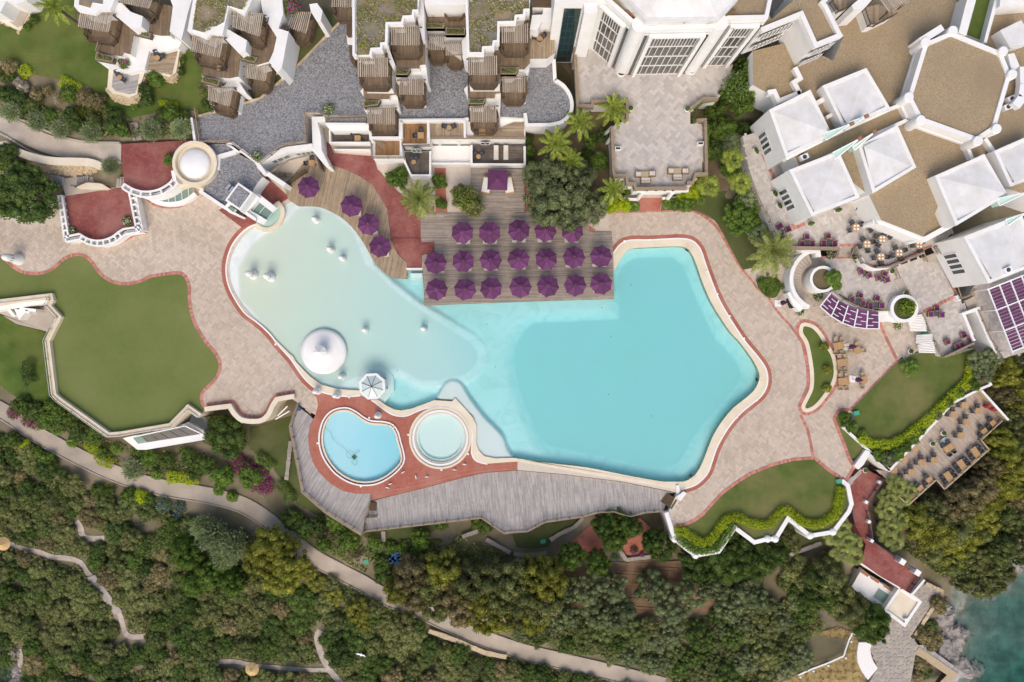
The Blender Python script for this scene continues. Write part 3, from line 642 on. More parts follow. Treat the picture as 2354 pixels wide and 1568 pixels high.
# ================================================================== BUILDINGS
def block(parent,name,pts,z1,z0,top='white',side='white',label=None):
 P = XY(pts,z1);foot(P,min(z0,z1 - 0.5))
 return obj(name,MB().prism(P,z0,z1,0,1),[M[top],M[side]],parent,label=label)
def floor_deck(parent,pts,z,z0,mat='plank_brown',ang=math.pi / 2,side='white',rim=None):
 P = XY(pts,z);foot(P,z0);o = obj('terrace',MB().prism(P,z0,z - 0.035,0,1),[M['timber'],M[side]],parent)
 wood_top(P,z,ang,parent,mat,0.15,1.5,3.5)
 if rim: parapet(parent,pts,z,z + 0.9,rim,True)
 return o
def parapet(parent,pts,z0,z1,mat='white',closed=False,w=0.3,name='parapet'):
 P = XY(pts,z1)
 if closed and area(P) < 0: P = P[::-1]
 return obj(name,MB().strip(P,0.0 if closed else -w / 2,w if closed else w / 2,z0,z1,closed=closed),M[mat],parent)
def win(parent,p,q,z0,z1,nx=1,ny=1,glass='glass_dark',frame='white_metal',fw=0.07,name='window',depth=0.05,bias=None):
 p = Vector(p[:2]);q = Vector(q[:2]);d = q - p;L = d.length;d.normalize();n = Vector((-d.y,d.x));mid = (p + q) / 2
 tgt = Vector(bias) if bias else -mid
 if n.dot(tgt) < 0: n = -n
 rz = math.atan2(d.y,d.x);c = mid + n * depth / 2;fr = MB();hh = z1 - z0;off = OFF[parent.name]
 for k in range(nx + 1):
  s = p + d * (L * k / nx) + n * (depth / 2 + 0.012);fr.box((s.x,s.y,(z0 + z1) / 2),(fw,depth,hh + fw),rz)
 for k in range(ny + 1): fr.box((c.x + n.x * 0.01,c.y + n.y * 0.01,z0 + hh * k / ny),(L,depth * 0.9,fw),rz)
 f = obj(name,fr,M[frame],parent)
 for a in range(nx):
  for b in range(ny):
   s = p + d * (L * (a + 0.5) / nx) + n * 0.008
   obj('pane',MB().box((s.x,s.y,z0 + hh * (b + 0.5) / ny),(L / nx - 0.02,0.016,hh / ny - 0.02),rz),M[glass],f)
 return f
def wl(i,j,x,y,z): return W(*T1(i,j,x,y),z)[:2]
SLAT = MB().box((0,0,0),(1,1,1)).mesh('slat',M['slat'])
PERG = []
def pergola(i,j,quad,zd,label,bay=0.9,col='timber',group='slatted pergolas over the hotel balconies'):
 zt = zd + 2.5;a,b,c,d = [Vector(W(u,v,zt)) for u,v in T(i,j,quad)]
 ctr = (a + b + c + d) / 4;o = thing('pergola',label,'pergola',(ctr.x,ctr.y,zd),0,group)
 n = max(6,int((b - a).length / 0.235));off = Vector(OFF[o.name])
 for k in range(n):
  t = (k + 0.5) / n;p = a.lerp(b,t);q = d.lerp(c,t);m = (p + q) / 2 - off;v = q - p
  inst('slat',SLAT,o,(m.x,m.y,m.z + random.uniform(-.01,.01)),math.atan2(v.y,v.x) + random.uniform(-.008,.008),(v.length * random.uniform(0.97,1.03),0.135,0.05))
 for t in (0.08,0.92):
  p = a.lerp(d,t);q = b.lerp(c,t);e = (q - p).normalized() * 0.25
  obj('beam',MB().beam(p - e - Vector((0,0,.12)),q + e - Vector((0,0,.12)),0.12,0.18),M[col],o)
 for p,q in ((a,c),(b,d),(c,a),(d,b)):
  s = p.lerp(q,0.07);obj('post',MB().box((s.x,s.y,zd + 1.15),(0.13,0.13,2.3)),M[col],o)
 PERG.append((o,a,b,c,d));return o
def balcony(parent,i,j,quad,zd,bay=0.9):
 zt = zd + 2.5;a,b,c,d = [Vector(W(u,v,zt)) for u,v in T(i,j,quad)]
 down = (d - a).normalized();e = (c - d).normalized()
 f = [a,b,c + down * bay * 0.35,c + down * bay - e * 0.5,d + down * bay + e * 0.5,d + down * bay * 0.35]
 P = [(p.x,p.y) for p in f];obj('balcony',MB().prism(P,zd - 0.5,zd - 0.03,0,1,bottom=True),[M['timber'],M['timber']],parent)
 wood_top(P,zd,math.atan2(down.y,down.x),parent,'plank_brown',0.15)
 rail(parent,P[1:] + [P[0]],zd,'timber')
def rail(parent,pts,z,mat='timber',h=0.95,pitch=0.16,post=1.6,closed=False,name='railing',balmat=None):
 P = list(pts) + ([pts[0]] if closed else []);top = MB();bal = MB();off = OFF[parent.name]
 for p,q in zip(P[:-1],P[1:]):
  top.beam((p[0],p[1],z + h),(q[0],q[1],z + h),0.12,0.07);top.beam((p[0],p[1],z + 0.12),(q[0],q[1],z + 0.12),0.06,0.06)
  R = resample([p,q],pitch)
  for x,y in R[1:-1]: bal.box((x,y,z + h / 2 + 0.04),(0.045,0.045,h - 0.2))
 r = obj(name,top,M[mat],parent)
 if bal.v: obj('balusters',bal,M[balmat or mat],r,kind='stuff')
 for p,q in zip(P[:-1],P[1:]):
  for x,y in resample([p,q],post)[:-1]: obj('post',MB().box((x,y,z + h / 2 + 0.05),(0.11,0.11,h + 0.12)),M[mat],r)
 return r
def planter(parent,i,j,quad,z,mat='timber_light'):
 P = XY(T(i,j,quad),z);f = obj('planter',MB().prism(P,z - 0.9,z - 0.05,1,0),[M[mat],M['soil']],parent)
 if area(P) < 0: P = P[::-1]
 obj('planter_rim',MB().strip(P,0,0.14,z - 0.9,z,closed=True),M[mat],f)
 PLANTED.append((parent,P,z));return f
PLANTED = []
# ------------------------------------------------------------------ terraced houses in the garden
hz = lambda i,j,x,y,z: W(*T1(i,j,x,y),z)
h0 = thing('terraced_house','corner of a white house with one stone-walled terrace at the edge of the garden lawn','house',hz(0,0,100,100,3))
block(h0,'wall',T(0,0,'-160,-120 310,20 315,70 185,285 150,275 0,195 -160,110'),4.0,2,'cream','stone_wall')
block(h0,'terrace',T(0,0,'-160,-100 40,-20 60,10 150,35 240,0 295,20 290,70 195,240 160,255 0,140 -160,60'),4.15,3,'concrete','cream')
block(h0,'wall',T(0,0,'-160,-160 310,-100 240,10 150,40 60,10 0,120 -160,100'),7,3)
hA = thing('terraced_house','white terraced house with two stone-based lower terraces stepping into the lawn','house',hz(0,0,1150,400,3))
block(hA,'roof',T(0,0,'690,-90 680,60 720,105 870,135 920,98 960,100 1010,95 1100,-90'),10,4)
block(hA,'roof_planting',T(0,0,'735,-90 725,45 830,75 850,25 945,40 950,-90'),10.08,9,'sedum','white')
block(hA,'wall',T(0,0,'955,65 1010,100 1215,275 1300,245 1312,150 1200,110 1120,30 1050,-90'),9,3)
block(hA,'wall',T(0,0,'1500,-90 1790,-90 1730,110 1668,365 1560,290 1590,60 1560,-20'),8.4,3)
floor_deck(hA,T(0,0,'715,125 1040,110 1235,290 1198,500 1140,485 1120,520 885,480 930,370 780,280'),7,3)
floor_deck(hA,T(0,0,'1110,-60 1590,60 1560,330 1480,330 1220,285 1300,160'),7,3)
block(hA,'wall',T(0,0,'872,545 1040,565 1140,505 1235,335 1390,325 1480,335 1550,290 1670,390 1640,445 1520,480 1370,470 1330,640 1190,675 1000,640'),5.6,3)
planter(hA,0,0,'885,475 1045,525 1030,575 872,545',7.4);planter(hA,0,0,'1225,260 1390,310 1375,350 1215,310',7.4)
block(hA,'terrace_wall',T(0,0,'1310,640 1560,712 1620,665 1655,450 1520,420 1360,460'),4.9,2,'cream','stone_wall')
floor_deck(hA,T(0,0,'1365,465 1500,478 1520,435 1635,452 1580,690 1335,640'),5.0,4,'plank_tan',ang=0.1)
block(hA,'terrace_wall',T(0,0,'1000,640 985,815 1035,862 1190,897 1262,870 1330,670 1200,620'),4.7,2,'cream','stone_wall')
floor_deck(hA,T(0,0,'1042,650 1180,685 1210,630 1285,660 1240,860 1190,868 1065,838 1028,800'),4.8,4,'plank_silver',ang=0.2)
for q in ('735,112 1045,118 1000,302 712,247','1110,-60 1420,-40 1372,82 1105,25'): balcony(hA,0,0,q,7)
pergola(0,0,'735,112 1045,118 1000,302 712,247',7,'weathered slatted pergola on the garden house above the long clipped green bush')
pergola(0,0,'1110,-60 1420,-40 1372,82 1105,25',7,'slatted pergola with bougainvillea on the garden house, cut by the edge of the photo')
rail(hA,[wl(0,0,905,375,7.9),wl(0,0,880,470,7.9)],7,'timber_light')
for x0,y0,x1,y1 in ((1390,415,1430,440),(1490,390,1580,440)): win(hA,wl(0,0,x0,y0,5),wl(0,0,x1,y1,5),4.1,5.2,2,1,'glass_green',bias=(0.3,-1))
def batter(parent,i,j,top,bot,zt,zb):
 A = [W(u,v,zt) for u,v in cr(T(i,j,top),4)];B = [W(u,v,zb) for u,v in cr(T(i,j,bot),4)];n = len(A);o = obj('stone_base',MB().add(A + B,[[k,n + k,n + k + 1,k + 1] for k in range(n - 1)]),M['stone_wall'],parent);off = Vector(OFF[parent.name])
 for k in range(90):
  t = random.random() * (n - 1.01);a = int(t);f = t - a;p = Vector(A[a]).lerp(Vector(A[a + 1]),f);q = Vector(B[a]).lerp(Vector(B[a + 1]),f);c = p.lerp(q,random.uniform(.1,.95)) - Vector(OFF[o.name]);inst('stone',STONE,o,tuple(c),random.random() * 3,(random.uniform(.3,.55),random.uniform(.22,.4),.2))
STONE = MB().box((0,0,0),(1,1,1)).mesh('stone',M['stone_unit'])
batter(hA,0,0,'985,815 1035,862 1190,897 1262,870 1330,670','990,835 1075,940 1200,973 1310,932 1350,700',4.5,3.5);batter(hA,0,0,'1440,685 1560,712 1620,665 1652,470','1440,700 1560,752 1632,728 1668,480',4.7,3.6);batter(h0,0,0,'312,20 315,70 185,285 150,275 0,195','330,60 330,120 220,320 150,305 0,218',3.9,3.3)
hB = thing('terraced_house','white terraced house with magenta bougainvillea and a planted roof beside the gravel roof','house',hz(0,0,2100,500,3))
BT = '1790,-90 1722,287 1900,357 1945,310 2045,322 2105,60 2245,145 2290,60 2354,-90'
block(hB,'roof',T(0,0,BT),11,4);block(hB,'roof_planting',T(0,0,'1822,-90 1768,272 1880,302 1905,250 1990,243 2060,205 2088,50 2230,95 2260,30 2340,-90'),11.08,10,'sedum','white')
floor_deck(hB,T(0,0,'1745,320 2050,332 2215,500 2190,705 2110,722 1850,700 1880,590 1800,560'),8,3)
floor_deck(hB,T(0,0,'2130,120 2440,100 2545,350 2500,560 2362,600 2220,500 2265,460'),8,3)
block(hB,'wall',T(0,0,'2030,235 2065,252 2270,372 2258,470 2200,492 2040,330'),10,3)
block(hB,'wall',T(0,0,'1842,735 2020,805 2060,790 2155,690 2268,862 2222,862 2112,800 1990,832'),6.2,3)
planter(hB,0,0,'1870,700 2025,742 2005,792 1848,752',8.3);planter(hB,0,0,'2205,490 2370,530 2340,580 2195,540',8.3)
block(hB,'wall',T(1,0,'30,-90 235,-90 250,130 205,262 300,292 238,620 202,662 118,570 160,480 190,345 92,185 60,110'),8.8,3)
block(hB,'wall',T(1,0,'490,40 560,30 612,100 595,190 560,198 505,110'),8.8,3)
block(hB,'wall',T(1,0,'0,540 120,500 205,660 190,665 110,570 0,612'),6.4,3)
floor_deck(hB,T(0,0,'1912,800 2160,792 2215,880 2190,1022 2142,1036 1930,955'),5,3)
BQ = [(0,0,'1768,325 2068,330 2022,532 1747,470',8,'slatted pergola on the upper storey of the house with magenta bougainvillea, above the planter box'),
      (0,0,'2145,115 2430,120 2392,342 2132,250',8,'slatted pergola beside the magenta bougainvillea on the planted roof house'),
      (0,0,'1915,790 2157,790 2112,982 1910,920',5,'lowest slatted pergola of the bougainvillea house, beside the lawn corner'),
      (0,0,'2255,600 2480,580 2442,748 2250,715',5,'slatted pergola of the bougainvillea house standing at the edge of the gravel roof'),
      (1,0,'335,110 512,110 466,308 280,255',5,'single slatted pergola standing in the dark grass wedge beside the gravel roof')]
for q in BQ: balcony(hB,*q[:4]);pergola(*q)
# ------------------------------------------------------------------ big gravel roof and courts
gr = thing('gravel_roof','broad grey gravel roof with weathered timber railings between the garden houses and the white wings','roof',hz(1,0,500,700,0))
GR = T(0,0,'1820,1075 2040,1012 2190,970') + T(1,0,'40,908 360,632 780,200 800,150 1000,150 1050,1070 640,1062 590,1035 440,1035 452,1295 240,1322 0,1505') + T(0,0,'2354,1495 2110,1308 1832,1300')
block(gr,'roof',GR,3.6,-0.5,'gravel','white')
edging(XY(T(1,0,'780,195 360,628 40,905') + T(0,0,'2190,968 2040,1010 1820,1070'),3.65),3.7,gr,0.3,0.5,0.12,'stone_unit','kerb_stones')
for s in ('590,1035 440,1035 455,1320','450,1298 240,1330 20,1500','590,1035 640,1078 1010,1068'):
 rail(gr,[wl(1,0,*map(float,q.split(',')),4.5) for q in s.split()],3.6,'timber_light',pitch=0.3)
for s in ('1790,1000 1832,1300 2110,1298 2354,1480',): rail(gr,[wl(0,0,*map(float,q.split(',')),4.5) for q in s.split()],3.6,'timber_light',pitch=0.3)
block(gr,'retaining_wall',T(0,0,'1750,1085 1768,1080 1805,1310 1780,1312'),4.1,0)
# ------------------------------------------------------------------ the two stepped wings
w1 = thing('hotel_wing','stepped white hotel wing with a planted roof right beside the large gravel roof','building',hz(1,0,1250,500,3))
block(w1,'roof',T(1,0,'888,-90 893,480 925,512 1050,512 1062,452 1150,447 1152,402 1197,397 1202,215 1342,212 1357,155 1442,150 1447,100 1492,97 1510,-90'),13,3)
block(w1,'roof_planting',T(1,0,'922,-90 926,508 1052,505 1058,450 1146,446 1150,398 1192,396 1196,212 1340,210 1352,152 1440,148 1440,100 1484,98 1486,-90'),13.05,12,'sedum','white')
parapet(w1,T(1,0,'895,-90 898,500 925,512'),12,13.5);parapet(w1,T(1,0,'1050,512 1062,452 1150,447 1152,402 1197,397 1202,215 1342,212 1357,155 1442,150 1447,100 1492,97'),12,13.4)
floor_deck(w1,T(1,0,'928,512 1062,452 1200,397 1255,640 1240,792 985,790 925,700'),10,3)
floor_deck(w1,T(1,0,'1202,215 1495,150 1555,365 1558,595 1505,600 1500,632 1282,632 1262,480'),10,3)
block(w1,'wall',T(1,0,'1492,-90 1540,-90 1552,350 1530,372 1490,200'),11.5,3);block(w1,'wall',T(1,0,'1195,400 1232,470 1280,600 1262,640 1225,570'),11.2,3)
block(w1,'wall',T(1,0,'1275,690 1350,690 1430,650 1500,650 1520,595 1562,600 1580,745 1555,752 1520,690 1430,690 1370,750 1290,745'),8.6,3)
planter(w1,1,0,'1282,640 1420,640 1390,690 1278,690',10.3)
floor_deck(w1,T(1,0,'988,795 1280,770 1285,872 1232,880 1230,912 988,915'),7,3);floor_deck(w1,T(1,0,'1285,640 1560,690 1548,935 1340,935 1310,880'),7,3)
planter(w1,1,0,'990,925 1145,925 1120,968 985,985',7.3)
block(w1,'wall',T(1,0,'985,985 1110,985 1160,930 1232,930 1240,880 1300,885 1320,1010 1305,1025 1262,965 1165,968 1125,1020 1000,1020'),6.2,3)
floor_deck(w1,T(1,0,'1010,1010 1290,960 1290,1190 1260,1205 1050,1205'),4.6,3.4)
W1Q = [(1,0,'1238,240 1508,235 1508,418 1240,416',10,'upper slatted pergola of the wing beside the gravel roof, on its court side'),
       (1,0,'932,540 1215,530 1218,708 932,706',10,'slatted pergola right under the planted roof of the wing beside the gravel roof'),
       (1,0,'1315,725 1545,720 1545,872 1315,872',7,'slatted pergola hanging over the gravel court between the two white wings'),
       (1,0,'1020,990 1278,980 1280,1148 1022,1140',4.6,'lowest slatted pergola of the wing beside the gravel roof, above the brick walk')]
for q in W1Q: balcony(w1,*q[:4]);pergola(*q)
w1b = thing('hotel_wing','recessed white balconies linking the two stepped wings above the gravel court','building',hz(1,0,1740,200,3))
block(w1b,'wall',T(1,0,'1545,-120 1930,-120 1930,40 1700,45 1550,45'),12.5,3)
floor_deck(w1b,T(1,0,'1548,50 1730,50 1740,200 1732,205 1550,205'),9,3);floor_deck(w1b,T(1,0,'1730,60 1925,60 1928,250 1742,250'),9,3)
planter(w1b,1,0,'1550,210 1735,210 1730,262 1550,262',9.4);planter(w1b,1,0,'1742,255 1925,255 1920,322 1742,322',9.4)
block(w1b,'wall',T(1,0,'1550,262 1732,262 1742,322 1925,322 1950,560 1730,400 1560,330'),8.0,3)
win(w1b,wl(1,0,1560,30,10),wl(1,0,1640,30,10),9.1,11.2,2,1,'glass_green')
for q in [(1,0,'1565,315 1732,315 1732,462 1572,462',6,'left one of two slatted pergolas side by side at the back of the gravel court'),
          (1,0,'1738,382 1895,382 1900,512 1742,512',6,'right one of two slatted pergolas side by side at the back of the gravel court'),
          (1,0,'1715,-80 1905,-80 1908,52 1722,52',9,'slatted pergola between the wings cut by the top edge of the photo'),
          (1,0,'695,-80 888,-80 886,68 690,65',8,'slatted pergola left of the planted roof, cut by the top edge of the photo')]: balcony(w1b,*q[:4]);pergola(*q)
block(w1b,'court_roof',T(1,0,'1560,510 1945,560 1952,1095 1300,1095 1305,1000 1330,900'),4.4,3,'gravel','white')
block(w1,'balcony',T(1,0,'832,165 885,165 888,325 835,325'),7,3.7,'timber','timber');block(w1,'wall',T(1,0,'832,325 880,330 905,415 840,405'),6.2,3.7)
block(w1,'balcony',T(1,0,'850,415 895,420 915,600 870,560'),6,4,'timber','timber')
block(w1,'window_bay',T(1,0,'958,840 985,812 990,890'),5.5,3.6);block(w1,'window_bay',T(1,0,'1912,820 1945,785 1950,908'),6,4.4)
w2 = thing('hotel_wing','stepped white hotel wing with a planted roof beside the curved gravel roof','building',hz(1,0,2150,500,3))
block(w2,'roof',T(1,0,'1928,-90 1950,490 2085,492 2090,437 2180,432 2187,382 2227,378 2230,207 2380,203 2390,147 2465,142 2470,92 2517,90 2525,-90'),13,3)
block(w2,'roof_planting',T(1,0,'1956,-90 1960,488 2082,490 2086,432 2176,430 2182,378 2222,376 2226,203 2376,200 2386,142 2462,138 2466,88 2512,86 2512,-90'),13.05,12,'sedum','white')
parapet(w2,T(1,0,'1932,-90 1952,490 2085,492 2090,437 2180,432 2187,382 2227,378 2230,207 2380,203 2390,147 2465,142 2470,92 2517,90'),12,13.4)
floor_deck(w2,T(1,0,'1952,492 2090,482 2232,390 2255,640 2240,772 1960,772'),10,3)
floor_deck(w2,T(2,0,'-110,210 165,140 165,580 112,640 -110,640'),10,3)
block(w2,'wall',T(1,0,'1890,380 1935,320 1955,560 1942,575 1905,545'),8.5,3)
floor_deck(w2,T(2,0,'160,210 392,210 392,490 322,540 162,542'),8.2,3,'plank_tan')
block(w2,'wall',T(2,0,'290,80 425,82 410,205 270,205 240,270 165,265 185,140 280,135'),11.2,3)
win(w2,wl(2,0,285,150,10),wl(2,0,355,150,10),8.4,10.6,2,1,'glass_green')
block(w2,'balcony',T(2,0,'188,-90 405,-90 405,75 190,70'),11.5,8,'timber','white')
floor_deck(w2,T(1,0,'1952,775 2240,775 2250,855 2200,865 2195,905 1952,905'),7,3);floor_deck(w2,T(1,0,'2250,640 2510,640 2495,860 2480,915 2290,915 2262,880'),7,3)
planter(w2,1,0,'1955,910 2115,910 2090,960 1952,960',7.3);planter(w2,1,0,'2248,618 2425,618 2390,685 2245,685',10.3)
block(w2,'wall',T(1,0,'2245,685 2354,685 2385,640 2465,630 2475,580 2515,578 2500,720 2480,680 2390,690 2350,725 2262,725'),8.6,3)
block(w2,'wall',T(1,0,'1952,965 2080,965 2125,910 2190,910 2200,860 2252,858 2240,1090 2220,1000 2120,945 2085,1000 1965,1000'),6.2,3)
floor_deck(w2,T(1,0,'1965,1000 2230,950 2215,1160 2195,1190 1990,1190 1970,1160'),4.7,3.4)
for q in [(1,0,'1953,530 2220,510 2222,692 1953,690',10,'slatted pergola directly under the planted roof of the wing beside the curved gravel roof'),
          (2,0,'-100,240 152,215 152,396 -98,396',10,'upper slatted pergola next to the wooden roof terrace with two blue chairs'),
          (2,0,'-92,705 126,690 126,850 -90,850',7,'slatted pergola leaning over the curved gravel roof'),
          (1,0,'1968,975 2212,960 2215,1126 1970,1124',4.7,'lowest slatted pergola of the wing beside the curved gravel roof, above the low terraces')]: balcony(w2,*q[:4]);pergola(*q)
cg = thing('gravel_roof','curved grey gravel roof with a rounded white parapet beside the tall glass wall','roof',hz(2,0,350,850,0))
CG = T(2,0,'150,560 385,545 395,735') + cr(T(2,0,'395,735 470,785 525,860 550,940 545,1020 505,1085 440,1128 345,1145'),4) + T(2,0,'330,1145 140,1140 140,1090 -110,1075 -110,900 130,880')
block(cg,'roof',CG,5,0,'gravel','white');parapet(cg,T(2,0,'385,545 395,735') + cr(T(2,0,'395,735 470,785 525,860 550,940 545,1020 505,1085 440,1128 345,1148'),4) + T(2,0,'345,1148 135,1150 120,1040'),3,5.5,w=0.45)
# ------------------------------------------------------------------ low house row with wooden roof terraces
lr = thing('terrace_house','low white house row with wooden roof terraces facing the main pool deck','house',hz(1,0,1600,1300,0))
block(lr,'roof',T(1,0,'630,1080 1010,1080 1010,1135 640,1135'),3.5,0,'gravel','white');block(lr,'roof',T(1,0,'1045,1190 1305,1120 1305,1262 1055,1265'),4.2,0,'gravel','white')
parapet(lr,T(1,0,'640,1138 1040,1140'),3,3.9,w=0.25);parapet(lr,T(1,0,'1050,1200 1055,1268 1325,1268 1325,1105 1910,1100 1955,1090'),3,4.9,w=0.35)
block(lr,'wall',T(1,0,'628,1135 1040,1140 1045,1200 690,1205'),3.0,0)
win(lr,wl(1,0,785,1185,2),wl(1,0,950,1185,2),1.0,2.6,4,1,'glass_dark')
floor_deck(lr,T(1,0,'690,1208 1036,1208 1036,1306 682,1306'),1.0,0,'plank_dark',ang=0)
parapet(lr,T(1,0,'676,1195 680,1312 1050,1312'),0,2.0,'white',w=0.2);parapet(lr,T(1,0,'720,1378 1052,1378'),-0.2,1.0,'white',w=0.2)
block(lr,'wall',T(1,0,'1060,1270 1330,1270 1350,1440 1350,1450 1075,1452 1062,1440'),3.9,0,'white','white')
floor_deck(lr,T(1,0,'1097,1297 1318,1297 1320,1430 1097,1430'),4.05,3,'plank_orange');rail(lr,[wl(1,0,1065,1445,4.9),wl(1,0,1350,1445,4.9)],4.0,'timber_light')
rail(lr,[wl(1,0,1060,1320,4.9),wl(1,0,1062,1440,4.9)],4.0,'timber_light')
block(lr,'wall',T(1,0,'1325,1105 1925,1100 1930,1262 1600,1262 1600,1325 1350,1330'),3.95,0)
floor_deck(lr,T(1,0,'1347,1132 1570,1132 1570,1322 1347,1322'),4.1,3,'plank_orange');floor_deck(lr,T(1,0,'1602,1132 1908,1132 1908,1256 1602,1256'),4.1,3,'plank_tan')
parapet(lr,T(1,0,'1330,1110 1915,1108'),3.9,5.0,w=0.3);parapet(lr,T(1,0,'1582,1112 1588,1270'),3.9,4.9,w=0.3);parapet(lr,T(1,0,'1918,1108 1920,1255'),3.9,4.9,w=0.3);parapet(lr,T(1,0,'1335,1110 1338,1268'),3.9,5.0,w=0.3)
rail(lr,[wl(1,0,1350,1340,4.9),wl(1,0,1602,1335,4.9)],4.0,'timber')
block(lr,'wall',T(1,0,'1930,1100 2354,1080') + T(2,0,'120,1090 125,1265 60,1265') + T(1,0,'1605,1265 1930,1262'),3.95,0)
floor_deck(lr,T(1,0,'2000,1165 2220,1190 2354,1130') + T(2,0,'110,1120 112,1262') + T(1,0,'2000,1262'),4.1,3,'plank_tan',ang=0)
obj('cap',MB().strip(XY(T(1,0,'1590,1265 2354,1265') + T(2,0,'130,1268'),4.25),-0.14,0.14,3.9,4.25),M['timber_light'],lr)
block(lr,'patio',T(1,0,'1612,1342 1972,1342 1972,1492 1612,1492'),0.6,-0.2,'cushion_white','white');parapet(lr,T(1,0,'1612,1505 1970,1505'),-0.2,1.1,'white',w=0.3)
block(lr,'wall',T(1,0,'1355,1390 1600,1395 1605,1568') + T(1,1,'1625,50 1480,50') + T(1,0,'1365,1480'),1.2,-0.2)
floor_deck(lr,T(1,0,'1375,1398 1598,1398 1596,1568') + T(1,1,'1594,42 1440,42') + T(1,0,'1372,1470'),1.35,0,'plank_dark')
parapet(lr,T(1,0,'1360,1455 1368,1490') + T(1,1,'1425,45 1600,45') + T(1,0,'1602,1390'),-0.2,2.1,'white',w=0.25)
win(lr,wl(1,0,1435,1385,2.5),wl(1,0,1515,1385,2.5),1.5,3.5,2,1,'glass_green')
floor_deck(lr,T(1,0,'1988,1345 2354,1345') + T(2,0,'106,1345 108,1505') + T(1,0,'1988,1505'),1.0,0,'plank_dark',ang=0)
parapet(lr,T(1,0,'1980,1335 1980,1512') + T(2,0,'118,1515 116,1345'),-0.2,1.9,'white',w=0.3)
win(lr,wl(1,0,2065,1310,3),wl(1,0,2145,1310,3),1.8,3.0,2,1,'glass_dark')
for x in (1685,1862): win(lr,wl(1,0,x - 8,1320,3),wl(1,0,x + 10,1320,3),2.0,2.6,1,1,'cream')
# west part: low curved room below the gravel roof
gh = thing('pool_house','low white curved wall with pale green windows behind the round wooden sun deck','building',hz(1,0,300,1450,0))
wallp = T(1,0,'0,1515 90,1450 280,1375 520,1345');obj('wall',MB().strip(XY(wallp,3.4),-0.35,0.35,0,3.4),M['white'],gh)
wb = [W(*p,3.4)[:2] for p in wallp]
for (a,b),fr in (((2,3),[(0.25,0.42),(0.44,0.6),(0.62,0.78),(0.8,0.95)]),((1,2),[(0.1,0.32),(0.36,0.6),(0.66,0.9)])):
 for s,e in fr:
  p = Vector(wb[a]).lerp(Vector(wb[b]),s);q = Vector(wb[a]).lerp(Vector(wb[b]),e);nn = Vector((q.y - p.y,-(q.x - p.x))).normalized() * 0.36
  if nn.y > 0: nn = -nn
  win(gh,p + nn,q + nn,0.9,2.4,1,1,'glass_green',bias=(nn.x,nn.y))
block(gh,'wall',T(1,0,'512,1075 638,1072 645,1115 565,1125 595,1250 605,1385 678,1530 640,1532 522,1390'),3.2,0)
obj('wall',MB().strip(XY(T(1,0,'-30,1470 60,1568') + T(1,1,'150,60 265,135'),3.0),-0.3,0.3,0,3.0),M['white'],gh)
obj('beam',MB().strip(XY(T(1,0,'140,1585 300,1470 560,1405'),2.6),-0.08,0.08,2.4,2.6),M['timber_light'],gh)
obj('beam',MB().strip(XY(T(1,1,'240,140 450,-5'),1.2),-0.12,0.12,0.1,1.1),M['timber'],gh);obj('beam',MB().strip(XY(T(1,0,'545,1410 590,1545'),2.4),-0.1,0.1,0.1,2.4),M['timber'],gh)
tw = thing('round_tower','round white tower with a shallow dome inside its ring parapet','tower',hz(0,0,1790,1500,0))
tc = W(*T1(0,0,1788,1500),4.3);f = (H - 4.3) / H / K * SX;foot(circ(tc,3),-1)
obj('wall',MB().lathe([(205 * f * 0.97,-0.5),(205 * f,4.3),(178 * f,4.3),(174 * f,3.7),(0.05,3.7)],(tc[0],tc[1],0),48),M['cream'],tw,smooth=False)
obj('dome',MB().lathe([(140 * f,3.7),(140 * f,3.95),(125 * f,4.15),(95 * f,4.35),(50 * f,4.48),(0.02,4.52)],(tc[0] - 0.1,tc[1],0),40),M['white'],tw,smooth=True)
gt = thing('gate_house','gravel-roofed white gate house with a glass bridge and half-round basin at the pool','building',hz(0,1,2150,200,0))
block(gt,'roof',T(0,0,'1960,1325 2112,1325 2165,1395 1995,1440 1985,1568') + T(0,0,'1900,1340'),3.3,0,'gravel','white')
block(gt,'roof',T(0,0,'2160,1400 2354,1500') + T(1,1,'20,30 60,60 -10,150') + T(0,1,'2320,200 2190,130 2070,330 1850,190 1960,90 1995,0') + T(0,0,'1995,1445'),3.2,0,'gravel','white')
obj('parapet',MB().strip(XY(T(0,0,'2000,1560 2010,1440 2150,1400 2180,1380 2110,1330') + T(0,0,'2130,1320 2354,1485') + T(1,1,'80,30'),3.7),-0.25,0.25,2.5,3.7),M['white'],gt)
obj('parapet',MB().strip(XY(T(0,1,'1860,170 1845,195 2070,345 2110,300'),3.7),-0.2,0.2,1.5,3.7),M['white'],gt)
block(gt,'roof',T(0,1,'2190,112 2325,205 2207,372 2068,275'),4.9,2,'white','white');block(gt,'roof',T(0,1,'2192,138 2300,212 2203,348 2092,272'),4.95,4,'gravel','white')
block(gt,'wall',T(0,1,'2070,330 2180,400 2165,412 2110,390 2060,350'),3.6,0)
block(gt,'skylight',T(0,1,'2115,330 2165,360 2145,385 2100,352'),3.65,3,'glass_green','white')
block(gt,'wall',T(0,1,'2207,375 2325,210 2390,250 2354,300 2270,380 2354,440 2354,470'),3.0,0)
block(gt,'bridge_beam',T(1,1,'-45,185 5,200 190,345 150,385 -40,240'),2.6,2.1);block(gt,'bridge_beam',T(1,1,'-150,360 -130,320 98,455 75,500 0,470'),2.6,2.1)
block(gt,'bridge_floor',T(1,1,'-50,240 150,385 95,455 -125,325'),2.2,2.0,'glass_green','white')
for t in (0.15,0.4,0.65):
 p = Vector(W(*T1(1,1,-50 + 200 * t,240 + 145 * t),2.28));q = Vector(W(*T1(1,1,-125 + 220 * t,325 + 130 * t),2.28));obj('glazing_bar',MB().beam(p,q,0.06,0.05),M['white_metal'],gt)
